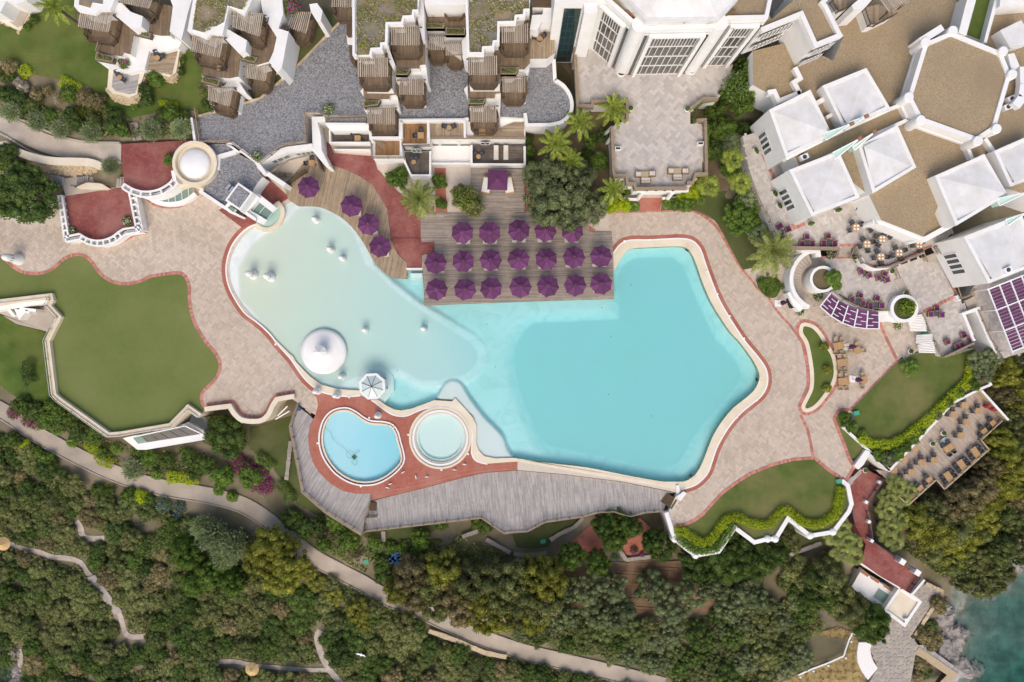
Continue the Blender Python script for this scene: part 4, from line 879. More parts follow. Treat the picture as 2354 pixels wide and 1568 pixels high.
ringp = cr(T(1,1,'-5,500 50,535 120,540 185,505 232,440 242,360 195,290'),5)
obj('basin_rim',MB().strip(XY(ringp,0.5),-0.28,0.28,-1,0.5),M['cream'],gt);block(gt,'basin_floor',ringp,0.3,-0.8,'mint','cream')
block(gt,'basin_wall',T(1,1,'150,320 195,285 225,300 180,350'),0.7,0,'cream','cream')
for x,y in ((2105,155),(2125,170)):
 p = W(*T1(0,1,x,y),3.9)
 a_ = obj('air_conditioner',MB().box((0,0,0.35),(0.85,0.6,0.7)).box((0,0,0.72),(0.75,0.5,0.05)),[M['metal']],cat='air conditioner',label='grey air conditioner on the gravel roof of the gate house, %s' % ('further from the kiosk parapet' if x == 2105 else 'against the kiosk parapet'));a_.location = (p[0],p[1],3.2);a_.rotation_euler = (0,0,0.9)
# ------------------------------------------------------------------ brick terraces on the left
bt = thing('brick_terrace','upper red brick terrace with a curved white openwork parapet beside the round tower','terrace',hz(0,1,1350,50,0))
block(bt,'floor',T(0,0,'1112,1325 1750,1290 1790,1320 1600,1480') + T(0,1,'1575,0 1585,60 1560,110 1450,190 1330,207 1220,190 1140,120'),3.0,0,'brick_dark','cream')
def openwork(parent,pts,z0,z1,n,w=0.5):
 P = XY(pts,z1);a = MB().strip(P,w * 0.55,w,z1 - 0.3,z1);b = MB().strip(P,-w * 0.8,-w * 0.3,z1 - 0.6,z1 - 0.25)
 obj('rail',a,M['white'],parent);obj('rail',b,M['white'],parent)
 L = offset(P,w * 0.75);R = offset(P,-w * 0.5)
 tot = len(P)
 for k in range(n + 1):
  t = k / n * (tot - 1);i = min(int(t),tot - 2);f = t - i
  p = Vector(L[i]).lerp(Vector(L[i + 1]),f);q = Vector(R[i]).lerp(Vector(R[i + 1]),f)
  obj('pier',MB().beam((p.x,p.y,z1 - 0.5),(q.x,q.y,z1 - 0.5),0.22,0.9),M['white'],parent)
 obj('base',MB().strip(P,-w * 0.5,w * 0.5,z0,z1 - 0.7),M['white'],parent)
openwork(bt,cr(T(0,1,'1125,145 1200,190 1290,218 1380,220 1480,195 1570,140 1610,95'),4),0,3.9,6)
obj('parapet',MB().strip(XY(T(0,1,'1605,95 1590,0') ,3.9),-0.25,0.25,0,3.9),M['white'],bt)
gf = thing('curved_glass_canopy','half-round green glass canopy with a white rim below the upper brick terrace','canopy',hz(0,1,1620,220,0))
gp = cr(T(0,1,'1365,245 1420,285 1500,308 1580,310 1660,298 1740,260 1795,215'),4);obj('rim',MB().strip(XY(gp,0.8),-0.25,0.3,-0.2,0.8),M['white'],gf)
gl = T(0,1,'1420,235 1560,195 1730,130 1765,140 1775,210') + gp[4:-4][::-1];block(gf,'glazing',gl,0.75,0,'glass_green','white')
for k in range(5):
 a = T1(0,1,1480 + 62 * k,225 - 24 * k);b = T1(0,1,1490 + 62 * k,300 - 8 * abs(k - 1));obj('glazing_bar',MB().beam(W(*a,0.8),W(*b,0.8),0.07,0.06),M['white_metal'],gf)
block(gf,'wall',T(0,1,'1560,110 1640,70 1790,130 1740,130 1560,195'),2.2,0,'cream','cream')
edging(XY(cr(T(0,1,'1350,255 1420,310 1520,333 1620,330 1720,300 1815,215'),3)),0.03,plaza,0.5)
bl = thing('brick_terrace','lower red brick terrace enclosed by a white openwork parapet with a bowed front','terrace',hz(0,1,900,400,0))
block(bl,'floor',T(0,1,'560,240 1130,160 1185,235 1245,530 1110,548 1030,615 930,645 800,628 720,592 600,605'),1.2,-0.3,'brick_dark','cream')
openwork(bl,T(0,1,'540,235 600,615'),-0.2,2.1,6);openwork(bl,T(0,1,'600,635 720,612') + cr(T(0,1,'735,620 800,655 880,672 960,665 1040,635 1100,590'),3) + T(0,1,'1140,565 1275,545'),-0.2,2.1,9)
openwork(bl,T(0,1,'1280,545 1210,195'),-0.2,2.1,6)
edging(XY(T(0,1,'1285,230 1345,575 1240,590 1130,650 1020,690')),0.03,plaza,0.4)
# ------------------------------------------------------------------ lobby hall
lo = thing('hotel_lobby','tall white lobby hall with three large gridded window walls above the stone terrace','building',hz(2,0,1300,500,0))
LB = T(2,0,'655,370 940,625 1060,682 1585,672 1710,602 2020,595');lb = XY(LB,5.0)
lt = lb + XY(T(2,0,'2110,480 2354,175 2300,-160 640,-200 690,250'),5.0);foot(lt,3)
ZT = 19.5
hall = lb + [(lb[-1][0] + 3,lb[-1][1] + 14),(lb[0][0] - 2,lb[0][1] + 16)]
obj('wall',MB().prism(hall,0,ZT - 1.0),M['white'],lo);foot(hall,0)
obj('roof',MB().prism(offset(hall if area(hall) > 0 else hall[::-1],0.35,True),ZT - 1.2,ZT - 0.6),M['gravel_tan'],lo)
hp = hall if area(hall) > 0 else hall[::-1]
obj('parapet',MB().strip(hp,0,0.45,ZT - 1.2,ZT,closed=True),M['white'],lo)
def facade(a,b,s0,s1,z0,z1,nx,ny):
 p = Vector(lb[a]).lerp(Vector(lb[b]),s0);q = Vector(lb[a]).lerp(Vector(lb[b]),s1)
 d = (q - p).normalized();n = Vector((d.y,-d.x));n = n if n.dot(-(p + q)) > 0 else -n
 f = win(lo,p + n * 0.03,q + n * 0.03,z0,z1,nx,ny,'glass_brown',fw=0.075,depth=0.12)
 rz = math.atan2(d.y,d.x);sur = MB()
 for s in (p,q): sur.box((s.x + n.x * .2,s.y + n.y * .2,(z0 + z1) / 2 + .2),(0.45,0.5,z1 - z0 + 0.7),rz)
 m = (p + q) / 2;sur.box((m.x + n.x * .2,m.y + n.y * .2,z1 + 0.3),((q - p).length,0.5,0.45),rz);obj('surround',sur,M['white'],lo)
 up = MB();k2 = nx * 2
 for k in range(1,k2):
  s = p.lerp(q,k / k2) + n * 0.1;up.box((s.x,s.y,z1 - (z1 - z0) / ny / 2),(0.05,0.1,(z1 - z0) / ny),rz)
 obj('glazing_bars',up,M['white_metal'],lo)
 gap = MB()
 for s,t in ((p,-1),(q,1)): s2 = s + d * t * 0.5;gap.box((s2.x + n.x * .06,s2.y + n.y * .06,(z0 + z1) / 2),(0.35,0.1,z1 - z0),rz)
 obj('side_light',gap,M['glass_dark'],lo)
facade(0,1,0.13,0.88,5.05,17.6,6,4);facade(2,3,0.1,0.9,5.05,17.8,8,4);facade(4,5,0.17,0.82,5.05,17.8,4,4)
for k in (1,3):
 c = Vector(lb[k]).lerp(Vector(lb[k + 1]),.5);d = (Vector(lb[k + 1]) - Vector(lb[k])).normalized();r = (Vector(lb[k + 1]) - Vector(lb[k])).length * .47
 obj('column',MB().lathe([(0.01,ZT + 0.03),(r,ZT + 0.03),(r,4)],(c.x + d.y * -.2,c.y + d.x * .2,0),28),M['white'],lo)
RT = T(2,0,'1050,0 1235,188 1900,180 2080,0 2120,-200 900,-200');R_ = XY(RT,ZT + 1.4)
obj('upper_roof',MB().prism(R_,ZT - 1,ZT + 1.4),M['white_roof'],lo);rc = Vector((sum(p[0] for p in R_) / 6,sum(p[1] for p in R_) / 6 + 4))
mb = MB();ip_ = offset(R_ if area(R_) > 0 else R_[::-1],0.3,True)
for k in range(len(ip_)):
 a,b = ip_[k - 1],ip_[k];mb.add([(a[0],a[1],ZT + 1.42),(b[0],b[1],ZT + 1.42),(rc.x,rc.y,ZT + 4)],[[0,1,2]])
obj('roof_pyramid',mb,M['white_roof'],lo)
block(lo,'roof',T(2,0,'1905,175 2354,165') + T(3,0,'0,160 -60,-60') + T(2,0,'2090,-60'),ZT - 0.7,10,'gravel_tan','white')
# tall glass wall left of the lobby
gw = thing('glass_wall','tall dark teal glass wall between white piers beside the lobby','wall',hz(2,0,500,500,0))
p0,p1 = W(*T1(2,0,405,572),0.3),W(*T1(2,0,532,572),0.3);zt_ = 17.5
obj('wall',MB().prism([(p0[0] - 1.2,p0[1]),(p1[0] + 2.6,p1[1]),(p1[0] + 2.6,p1[1] + 6),(p0[0] - 1.2,p0[1] + 6)],0,zt_ + 1.4),M['white'],gw);foot([(p0[0] - 1,p0[1]),(p1[0] + 2,p1[1]),(p1[0] + 2,p1[1] + 6),(p0[0] - 1,p0[1] + 6)],-0.5)
win(gw,(p0[0],p0[1] - 0.02),(p1[0],p1[1] - 0.02),0.6,zt_,3,8,'glass_teal','dark_metal',0.08)
obj('pier',MB().box((p1[0] + 1.0,p1[1] - 0.4,9.4),(1.5,1.2,18.6)),M['white'],gw);obj('pier',MB().lathe([(1.3,0),(1.3,18),(0.01,18)],(p1[0] + 2.9,p1[1] + 1.4,0),20),M['white'],gw)
# lobby terrace
LT = T(2,0,'595,430 660,370 940,620 1060,680 1585,670 1710,600 2030,595 2000,760 1900,905 1760,905 1640,1000 1640,1140 1745,1140 1750,1568') + T(2,1,'1760,0 1685,30 1665,112 1610,160 1140,165 1130,120 1060,118 1055,45 942,42 940,0') + T(2,0,'925,1170 1045,1100 1060,930 740,930 612,972')
lt_ = thing('stone_terrace','raised stone-paved lobby terrace with timber-capped parapets overlooking the pool','terrace',hz(2,0,1300,900,0))
LTW = XY(LT,5.0);foot(LTW,0.0);obj('floor',MB().prism(LTW,0.2,4.97,0,1),[M['mortar'],M['white']],lt_);pavers(lt_,[LTW],[],5.0,math.radians(48),'paver_grey',size=0.42,focus=W(1400,300)[:2],n_one=300)
def cap(parent,pts,z,w=0.35): obj('parapet_cap',MB().strip(XY(pts,z + 0.95),-w / 2,w / 2,z - 0.2,z + 0.95),M['timber_light'],parent)
for s in ('575,400 605,970 740,975 740,930 1060,930 1062,1100','920,1170 935,1568','1900,905 1760,905 1640,1000','1790,1100 1700,1105','1780,1110 1790,1568'): cap(lt_,T(2,0,s),5)
for s in ('935,0 945,45 1055,45 1062,118 1130,122 1138,165 1610,158','1610,110 1665,110 1690,30 1790,30 1790,-5'): cap(lt_,T(2,1,s),5)
edging(XY(T(2,0,'590,440 660,372 940,622 1060,682 1585,672 1710,602 2020,597'),5.03),5.04,lt_,0.3)
for x in (1240,1325,1405,1480): obj('bracket',MB().beam(W(*T1(2,1,x,178),5.4),W(*T1(2,1,x,190),5.4),0.3,0.2),M['timber'],lt_)
for x,y in ((1180,195),(1450,200)):
 obj('column',MB().tube(W(*T1(2,1,x - 30,y + 75),0),W(*T1(2,1,x + 25,y),4.6),0.28,0.28,10),M['white'],lt_)
obj('lintel',MB().beam(W(*T1(2,1,1140,182),4.7),W(*T1(2,1,1620,178),4.7),0.6,0.6),M['white'],lt_)
for x,y in ((850,1240),(870,1320)): obj('strut',MB().beam(W(*T1(2,0,x,y),1.0),W(*T1(2,0,920,y - 70),4.6),0.3,0.3),M['white'],lt_)
block(lt_,'wall',T(2,1,'1030,250 1150,255 1150,280 1030,278'),0.9,0);block(lt_,'wall',T(2,1,'1385,245 1530,245 1500,268 1385,268'),0.9,0)
# ------------------------------------------------------------------ restaurant complex on the right
rs = thing('restaurant_building','large white complex of hip-roofed boxes set into tan gravel roofs','building',hz(3,0,1000,1000,0))
ZR = 8.2
block(rs,'roof',T(3,0,'-140,470 230,380 600,560 700,330 300,-60 -60,-100 2700,-200 2700,1900 1700,1568 1500,2050 1430,2180 1040,2025 930,1800 640,1568 300,1560 250,1450 100,900 -60,830 -140,780'),ZR,2,'gravel_tan','white')
def hip(qs,ij,z,label_part=None,ridge=(1,3),rise=0.75,zb=2):
 P = XY(T(*ij,qs),z)
 flip = area(P) < 0
 if flip: P = P[::-1]
 foot(P,zb);o = obj('pavilion',MB().prism(P,zb,z - 0.35),M['white'],rs);obj('parapet',MB().strip(P,0,0.42,z - 0.4,z,closed=True),M['white'],o)
 I = offset(P,0.42,True);a,c = (ridge[0],ridge[1]);n = len(I);mb = MB()
 if flip: a,c = n - 1 - a,n - 1 - c
 A = (*I[a],z - 0.1);Cc = (*I[c],z + rise - 0.35);oth = [k for k in range(n) if k not in (a,c)]
 for k in oth: mb.add([A,Cc,(*I[k],z - 0.3)],[[0,1,2]])
 obj('hip_roof',mb,M['white_roof'],o);return P
hp1 = hip('10,1010 390,825 590,1240 165,1450',(3,0),9.9,ridge=(0,2));hp2 = hip('500,790 905,625 1125,995 700,1190',(3,0),10.2,ridge=(1,3))
hp3 = hip('195,-5 650,-180 845,250 400,420',(3,1),9.9,ridge=(1,3));hp4 = hip('830,1340 1190,1150 1365,1540 965,1780',(3,0),10.0,ridge=(2,0))
hp5 = hip('1535,50 1990,-150 2205,225 1730,510',(3,1),10.2,ridge=(0,2));hp6 = hip('1800,610 2330,400 2520,850 2030,1040',(3,1),9.9,ridge=(1,3));hp7 = hip('2080,1390 2420,1240 2580,1590 2230,1720',(3,0),10.2)
for (i,j),tri in (((3,0),'545,1205 755,1150 570,1268'),((3,0),'720,1120 890,1080 760,1170'),((3,0),'630,1385 830,1285 655,1445'),((3,0),'815,1330 965,1225 835,1362'),((3,1),'2150,245 2354,210 2185,310'),((3,1),'2240,440 2354,395 2260,495')):
 P = [W(u,v,11.2) for u,v in T(i,j,tri)]
 mb = MB();a,b,c = P;mb.add([(a[0],a[1],10.0),(b[0],b[1],11.6),(c[0],c[1],10.0),(a[0],a[1],8.5),(b[0],b[1],8.5),(c[0],c[1],8.5)],[[0,2,1],[0,1,4,3],[1,2,5,4],[2,0,3,5]])
 sk = obj('skylight',mb,M['mint'],rs);fr = MB();up = Vector((0,0,.05))
 for s,e in ((a,b),(b,c),(c,a)):
  zz = {id(a): 10.0,id(b): 11.6,id(c): 10.0};fr.beam(Vector((s[0],s[1],zz[id(s)])) + up,Vector((e[0],e[1],zz[id(e)])) + up,0.14,0.1)
 obj('frame',fr,M['white_metal'],sk);obj('chimney_cap',MB().box((b[0],b[1],11.7),(0.45,0.45,0.35),0.4),M['terracotta'],rs)
def wallwin(P,k,fr,z0,z1,n=4):
 p,q = Vector(P[k - 1]),Vector(P[k]);s,e = fr
 for a in range(n):
  x0 = s + (e - s) * a / n;x1 = s + (e - s) * (a + 0.82) / n;d = (q - p).normalized();nn = Vector((d.y,-d.x)) * 0.01
  win(rs,p.lerp(q,x0) + nn,p.lerp(q,x1) + nn,z0,z1,1,1,'glass_dark',fw=0.12)
def westmost(P):
 best = min(range(4),key=lambda k: (P[k - 1][0] + P[k][0]));return best
for P in (hp1,hp3,hp6): wallwin(P,westmost(P),(0.28,0.74),3.7,6.6)
# raised block with slanted window strips
tb = thing('clerestory_block','raised gravel-roofed block with long white-framed window strips above the tan roofs','building',hz(3,0,350,350,0))
block(tb,'roof',T(3,0,'310,120 440,410 662,325 560,60 500,20 590,-120 250,-120'),15.2,7,'gravel_tan','white');parapet(tb,T(3,0,'590,-60 502,22 530,60 662,322 440,412 310,122 -60,272'),14.9,15.8,w=0.5)
block(tb,'roof',T(3,0,'-60,270 310,120 260,-20 30,180 -40,30 -120,60'),15.1,7,'gravel_tan','white')
def ww(pp,qq,z0,z1,nx): win(tb,pp,qq,z0,z1,nx,1,'glass_brown',fw=0.14)
a,b = wl(3,0,440,412,15.5),wl(3,0,662,322,15.5);A_,B_ = Vector(a),Vector(b);nn = Vector((B_.y - A_.y,-(B_.x - A_.x))).normalized();nn = nn if nn.y < 0 else -nn
ww(A_.lerp(B_,.08) + nn * .3,A_.lerp(B_,.92) + nn * .3,12.2,14.2,6);ww(A_.lerp(B_,.08) + nn * .3,A_.lerp(B_,.92) + nn * .3,9.0,10.6,6)
a,b = wl(3,0,-60,272,15.5),wl(3,0,310,122,15.5);A_,B_ = Vector(a),Vector(b);nn = Vector((B_.y - A_.y,-(B_.x - A_.x))).normalized();nn = nn if nn.y < 0 else -nn
ww(A_.lerp(B_,.1) + nn * .3,A_.lerp(B_,.9) + nn * .3,12.2,14.2,8);ww(A_.lerp(B_,.1) + nn * .3,A_.lerp(B_,.9) + nn * .3,9.0,10.6,8)
for s in ('250,620 300,720 240,755 290,850 310,850','0,850 60,840 100,930 300,850','440,955 525,905'):
 obj('parapet',MB().strip(XY(T(3,0,s),ZR + 0.8),-0.28,0.28,ZR - 0.4,ZR + 0.8),M['white'],rs)
for s in ('540,1080 700,1000','165,1460 590,1245 1130,1000 1260,950','280,1568 640,1395 1290,1100','1230,960 1290,1085 1340,1070','1660,1590 1970,1440 2000,1490','2000,1275 2080,1390','1840,1360 1880,1460'):
 obj('parapet',MB().strip(XY(T(3,0,s),ZR + 0.9),-0.22,0.22,ZR - 0.4,ZR + 0.9),M['white'],rs)
# octagonal hall
oc = thing('octagonal_hall','octagonal tan gravel roof with a white parapet and round corner columns','building',hz(3,0,1800,800,0))
OP = T(3,0,'1440,395 1690,290 2150,480 2235,690 2090,1190 1920,1300 1395,1110 1285,900');zo = 10.8;OW = XY(OP,zo)
if area(OW) < 0: OW = OW[::-1]
obj('wall',MB().prism(OW,6,zo - 0.5),M['white'],oc);obj('roof',MB().prism(offset(OW,0.3,True),zo - 0.6,zo - 0.25),M['gravel_tan'],oc);obj('parapet',MB().strip(OW,-0.02,0.5,zo - 0.6,zo,closed=True),M['white'],oc)
obj('cornice',MB().strip(OW,-0.1,0.02,zo - 2.0,zo - 1.85,closed=True),M['white'],oc)
for x,y in OW: obj('column',MB().lathe([(0.01,zo + 0.35),(0.55,zo + 0.35),(0.62,zo + 0.2),(0.62,7)],(x,y,0),20),M['white'],oc,smooth=False)
block(oc,'stair_head',T(3,0,'1390,350 1590,225 1625,275 1430,400'),zo + 0.2,7);block(oc,'stair_head',T(3,0,'2205,500 2265,490 2315,610 2245,660'),zo,7)
# roof garden strip, low roofs at the upper right
block(rs,'roof_wall',T(3,0,'1845,-60 1930,-60 1825,325 1755,290'),11,7);block(rs,'roof_wall',T(3,0,'2100,-60 2140,-60 2010,395 1985,385'),10.2,7)
block(rs,'roof_planting',T(3,0,'1930,-60 2110,-60 1990,385 1825,320'),9,7,'lawn_lush','white')
block(rs,'roof',T(3,0,'2140,-60 2700,-60 2700,10 2130,60'),11,7);block(rs,'roof_box',T(3,0,'2135,280 2330,185 2440,380 2230,445'),10.2,7,'white_roof','white')
cb_ = thing('corner_balconies','dark timber balconies with a green creeper at the top edge above the tan gravel roof','balcony',hz(3,0,900,60,ZR))
floor_deck(cb_,T(3,0,'580,-90 810,-90 800,30 680,105 620,90'),11.5,ZR,'plank_tan');rail(cb_,[wl(3,0,590,10,12.4),wl(3,0,650,100,12.4),wl(3,0,810,25,12.4)],11.5)
block(cb_,'wall',T(3,0,'770,50 900,-60 1010,-60 880,85 790,95'),13,ZR);floor_deck(cb_,T(3,0,'900,70 1010,40 1190,95 1170,130 990,215 950,215'),11,ZR,'plank_tan')
rail(cb_,[wl(3,0,895,75,12),wl(3,0,945,220,12),wl(3,0,1000,218,12),wl(3,0,1190,120,12)],11)
pergola(3,0,'990,-50 1190,-90 1310,10 1110,115',11.5,'dark timber pergola over the corner balconies at the top edge, above the tan roof')
# canopy over the dining terrace
hx = XY(T(3,1,'925,235 1500,-20 1670,510 1430,640 1020,475'),7.0)
cn = thing('dining_canopy','gravel-topped flat canopy with white round columns over the dining terrace','canopy',(hx[0][0],hx[0][1],3))
if area(hx) < 0: hx = hx[::-1]
obj('roof',MB().prism(hx,6.3,6.9,0,1,bottom=True),[M['gravel_tan'],M['white']],cn);obj('parapet',MB().strip(hx,-0.3,0.35,6.2,7.3,closed=True),M['white'],cn)
for x,y,x2,y2 in ((885,500,1000,480),(1270,655,1420,640)): p = W(*T1(3,1,x,y),3);obj('column',MB().tube((p[0],p[1],3),(p[0],p[1],6.4),0.45,0.45,14),M['white'],cn)
# ------------------------------------------------------------------ restaurant terraces
ta = thing('stone_terrace','upper stone-paved restaurant terrace with round dining tables and white balustrades','terrace',hz(3,1,700,500,0))
TA = T(2,0,'2120,1250 2354,1225') + T(2,1,'2600,-300') + T(3,1,'1500,200 1700,560 1620,660 1510,690 1250,815 1100,880 1000,888 900,860 855,800 830,695 660,695 660,712 230,705 130,690 10,470') + T(2,1,'2354,440 2190,20')
TAW = XY(TA,3.0);foot(TAW,-0.5);obj('floor',MB().prism(TAW,-0.5,2.97,0,1),[M['mortar'],M['white']],ta);pavers(ta,[TAW],[],3.0,math.radians(20),'paver_grey',focus=W(1900,520)[:2],n_one=200)
tb2 = thing('stone_terrace','middle stone-paved terrace with purple lounge seats between the two round planters','terrace',hz(3,1,1000,1050,0))
TB = T(3,1,'490,790 830,795 870,860 940,905 1050,908 1180,885 1440,795 1590,830 1740,1150 1430,1300 1370,1290 1300,1350 1150,1300 1060,1282 850,1245 700,1150 570,1100 600,900')
TBW = XY(TB,1.6);foot(TBW,-0.5);obj('floor',MB().prism(TBW,-0.5,1.57,0,1),[M['mortar'],M['white']],tb2);pavers(tb2,[TBW],[],1.6,math.radians(20),'paver_grey',focus=W(2050,650)[:2],n_one=200)
tc2 = thing('stone_terrace','lower stone-paved terrace with white drapes beneath and a timber balustrade above the hedged garden','terrace',hz(3,1,1650,1400,0))
TC = T(3,1,'1430,1300 1740,1150 1830,1290 1765,1330 1900,1568') + T(3,2,'1880,0 1640,150 1590,140 1540,0') + T(3,1,'1500,1480')
TCW = XY(TC,1.5);foot(TCW,-3);obj('floor',MB().prism(TCW,-3,1.47,0,1),[M['mortar'],M['white']],tc2);pavers(tc2,[TCW],[],1.5,math.radians(20),'paver_grey',n_one=100)
td = thing('stone_terrace','shaded stone floor under the purple striped pergola at the right edge','terrace',hz(3,1,2200,1300,0))
TD = T(3,1,'1830,1180 1900,1050 2700,800 2700,1568') + T(3,2,'2700,0 2130,170 2060,0') + T(3,1,'1940,1270');TDW = XY(TD,1.0);foot(TDW,-4);obj('floor',MB().prism(TDW,-4,0.97,0,1),[M['mortar'],M['white']],td);pavers(td,[TDW],[],1.0,math.radians(20),'paver_grey',n_one=60)
def bal(parent,i,j,s,z,mat='white',balm='timber',capm='timber_light'):
 P = [W(*T1(i,j,*map(float,q.split(','))),z + 0.9)[:2] for q in s.split()]
 rail(parent,P,z,capm,balmat='white' if balm == 'white' else balm,pitch=0.22,name='balustrade')
bal(ta,2,1,'2150,0 2354,430',3,balm='white');bal(ta,3,1,'-10,380 60,560 120,690',3,balm='white')
bal(ta,3,1,'815,700 840,790 880,850 960,890',3);bal(ta,3,1,'620,800 655,712',2.2);bal(ta,3,1,'760,795 800,700',2.2)
cap(ta,T(3,1,'130,706 230,708 660,716'),3);obj('wall',MB().strip(XY(cr(T(3,1,'860,800 900,870 960,905 1040,905 1150,875 1440,750'),4),3.6),-0.15,0.15,1,3.6),M['white'],ta)
cap(ta,cr(T(3,1,'1000,893 1100,888 1180,868 1440,752'),3),2.9,0.2)
edging(XY(T(3,1,'490,800 830,800') ,1.65),1.66,tb2,0.3);edging(XY(T(3,1,'1590,830 1740,1150 1430,1300'),1.65),1.66,tb2,0.4)
edging(XY(T(3,1,'660,690 830,688'),3.05),3.06,ta,0.3);edging(XY(cr(T(3,1,'840,780 890,850 1000,885 1100,876 1250,808 1510,690'),3),3.05),3.06,ta,0.3)
edging(XY(cr(T(3,1,'60,95 215,450 240,535 340,490'),1),3.03),3.04,ta,0.4);edging(XY(T(3,1,'60,80 -50,-150'),3.03),3.04,ta,0.4)
def steps(parent,name,a,b,c,d,n,z0,z1,mat='concrete'):
 for k in range(n):
  t0,t1 = k / n,(k + 1) / n;q = [Vector(a).lerp(Vector(d),t0),Vector(b).lerp(Vector(c),t0),Vector(b).lerp(Vector(c),t1),Vector(a).lerp(Vector(d),t1)]
  obj(name,MB().prism([(p.x,p.y) for p in q],min(z0,z1) - 0.3,z1 + (z0 - z1) * k / n - 0.02),M[mat],parent)
steps(ta,'step',wl(3,1,665,700,3),wl(3,1,765,700,3),wl(3,1,755,795,1.6),wl(3,1,640,795,1.6),5,1.6,3.0)
steps(tb2,'step',wl(3,1,1440,795,2.2),wl(3,1,1545,755,2.2),wl(3,1,1570,830,1.7),wl(3,1,1470,850,1.7),3,1.7,2.3)
steps(tb2,'step',wl(3,1,1165,1005,1.8),wl(3,1,1235,985,1.8),wl(3,1,1285,1095,1.6),wl(3,1,1220,1115,1.6),4,1.6,1.75)
steps(tc2,'step',wl(3,1,1800,1200,1.5),wl(3,1,1890,1155,1.5),wl(3,1,1945,1255,1.2),wl(3,1,1840,1290,1.2),5,1.2,1.8)
bal(tb2,3,1,'1175,895 1215,985',1.8);bal(tb2,3,1,'1290,1100 1320,1165',1.6);bal(tb2,3,1,'595,1105 700,1190 850,1262 1000,1292 1120,1290',1.6);bal(tb2,3,1,'1435,765 1470,840',2.3);bal(tb2,3,1,'1550,700 1590,770',2.6)
obj('wall',MB().strip(XY(cr(T(3,1,'585,1112 700,1205 850,1275 1000,1305 1130,1300'),4),1.9),-0.15,0.15,-0.5,1.9),M['white'],tb2)
bal(tc2,3,1,'1420,1320 1500,1490',1.5);bal(tc2,3,2,'1540,0 1610,130',1.5);cap(tc2,T(3,2,'1625,150 1900,20'),1.5,0.25)
obj('wall',MB().strip(XY(T(3,1,'1740,1150 1765,1200') ,2.2),-0.2,0.2,0,2.2),M['white'],tc2);obj('wall',MB().strip(XY(T(3,1,'1950,1265 1800,1320 1900,1568'),2.2),-0.2,0.2,0,2.2),M['white'],tc2)
bal(td,3,1,'1940,1290 2060,1568',1.5);bal(td,3,2,'2070,0 2140,160',1.5);obj('wall',MB().strip(XY(T(3,1,'1920,1290 2040,1568') + T(3,2,'2140,165'),2.1),-0.2,0.2,-3,2.1),M['white'],td)
block(td,'pit_floor',T(3,1,'1810,1330 1920,1300 2040,1560 1950,1600'),-0.4,-3,'timber','white');bal(td,3,1,'1740,1060 1780,1180 1900,1130',1.9);bal(td,3,1,'1860,1140 1930,1080',1.9)
# round planters and the curved stair
def ringwall(c,r0,r1,z0,z1,n=40): return MB().prism(circ(c,r1,n),z0,z1,holes=[circ(c,r0,n)])
rp = thing('round_planter','large round white planter with a palm beside the curved stair','planter',hz(3,1,500,1000,0));c1 = W(*T1(3,1,508,1000),3.0);foot(circ(c1,2.5),-0.5)
f3 = SX / K * (H - 3) / H
obj('wall',ringwall(c1,132 * f3 / 1.35,165 * f3 / 1.35,-0.2,3.0),M['white'],rp);obj('soil',MB().prism(circ(c1,135 * f3 / 1.35,32),0,2.7),M['soil'],rp)
st_ = thing('curved_stair','curved pale stair sweeping round the large white planter down to the plaza','stairs',hz(3,1,300,1000,0))
ci = Vector(c1[:2]);
for k in range(17):
 t0 = math.radians(112 + k * 8.2);t1 = math.radians(112 + (k + 1) * 8.2);ri,ro = 2.25,3.75;zz = 1.6 - k * 0.095 - .05 * (k % 2)
 obj('step',MB().prism([(ci.x + r * math.cos(t),ci.y + r * math.sin(t)) for r,t in ((ri,t0),(ro,t0),(ro,t1),(ri,t1))],-0.3,zz),M['concrete'],st_)
for k in range(1,17):
 t = math.radians(112 + k * 8.2);obj('nosing',MB().beam((ci.x + 2.27 * math.cos(t),ci.y + 2.27 * math.sin(t),1.64 - k * .095),(ci.x + 3.73 * math.cos(t),ci.y + 3.73 * math.sin(t),1.64 - k * .095),.07,.05),M['grey_stone'],st_)
obj('outer_wall',MB().strip([(ci.x + 4.0 * math.cos(math.radians(a)),ci.y + 4.0 * math.sin(math.radians(a))) for a in range(108,250,6)],-0.25,0.25,-0.3,2.5),M['white'],st_)
steps(st_,'step',(ci.x - 2.9,ci.y - 2.0),(ci.x - 1.7,ci.y - 1.4),wl(3,1,420,1220,0.2),wl(3,1,330,1270,0.2),6,0.05,0.3)
obj('outer_wall',MB().strip(XY(T(3,1,'195,1120 240,1210 310,1285'),1.6),-0.3,0.3,-0.2,1.6),M['white'],st_)
rp2 = thing('round_planter','smaller round white planter with a bushy shrub beside the purple awning','planter',hz(3,1,1255,1270,0));c2 = W(*T1(3,1,1255,1270),2.7);foot(circ(c2,2),-0.5)
obj('wall',ringwall(c2,1.42,1.85,-0.2,2.7),M['white'],rp2);obj('soil',MB().prism(circ(c2,1.45,32),0,2.45),M['lawn_shade'],rp2)
block(rp2,'wall',T(3,1,'1020,1300 1130,1300 1190,1340 1350,1350 1280,1385 1050,1392 1025,1385'),1.8,-0.2)
block(st_,'wall',T(3,1,'300,735 480,725 490,795 440,790 440,760 310,760'),2.6,0);block(ta,'wall',T(3,1,'130,735 300,735 190,760 150,760'),2.6,0)
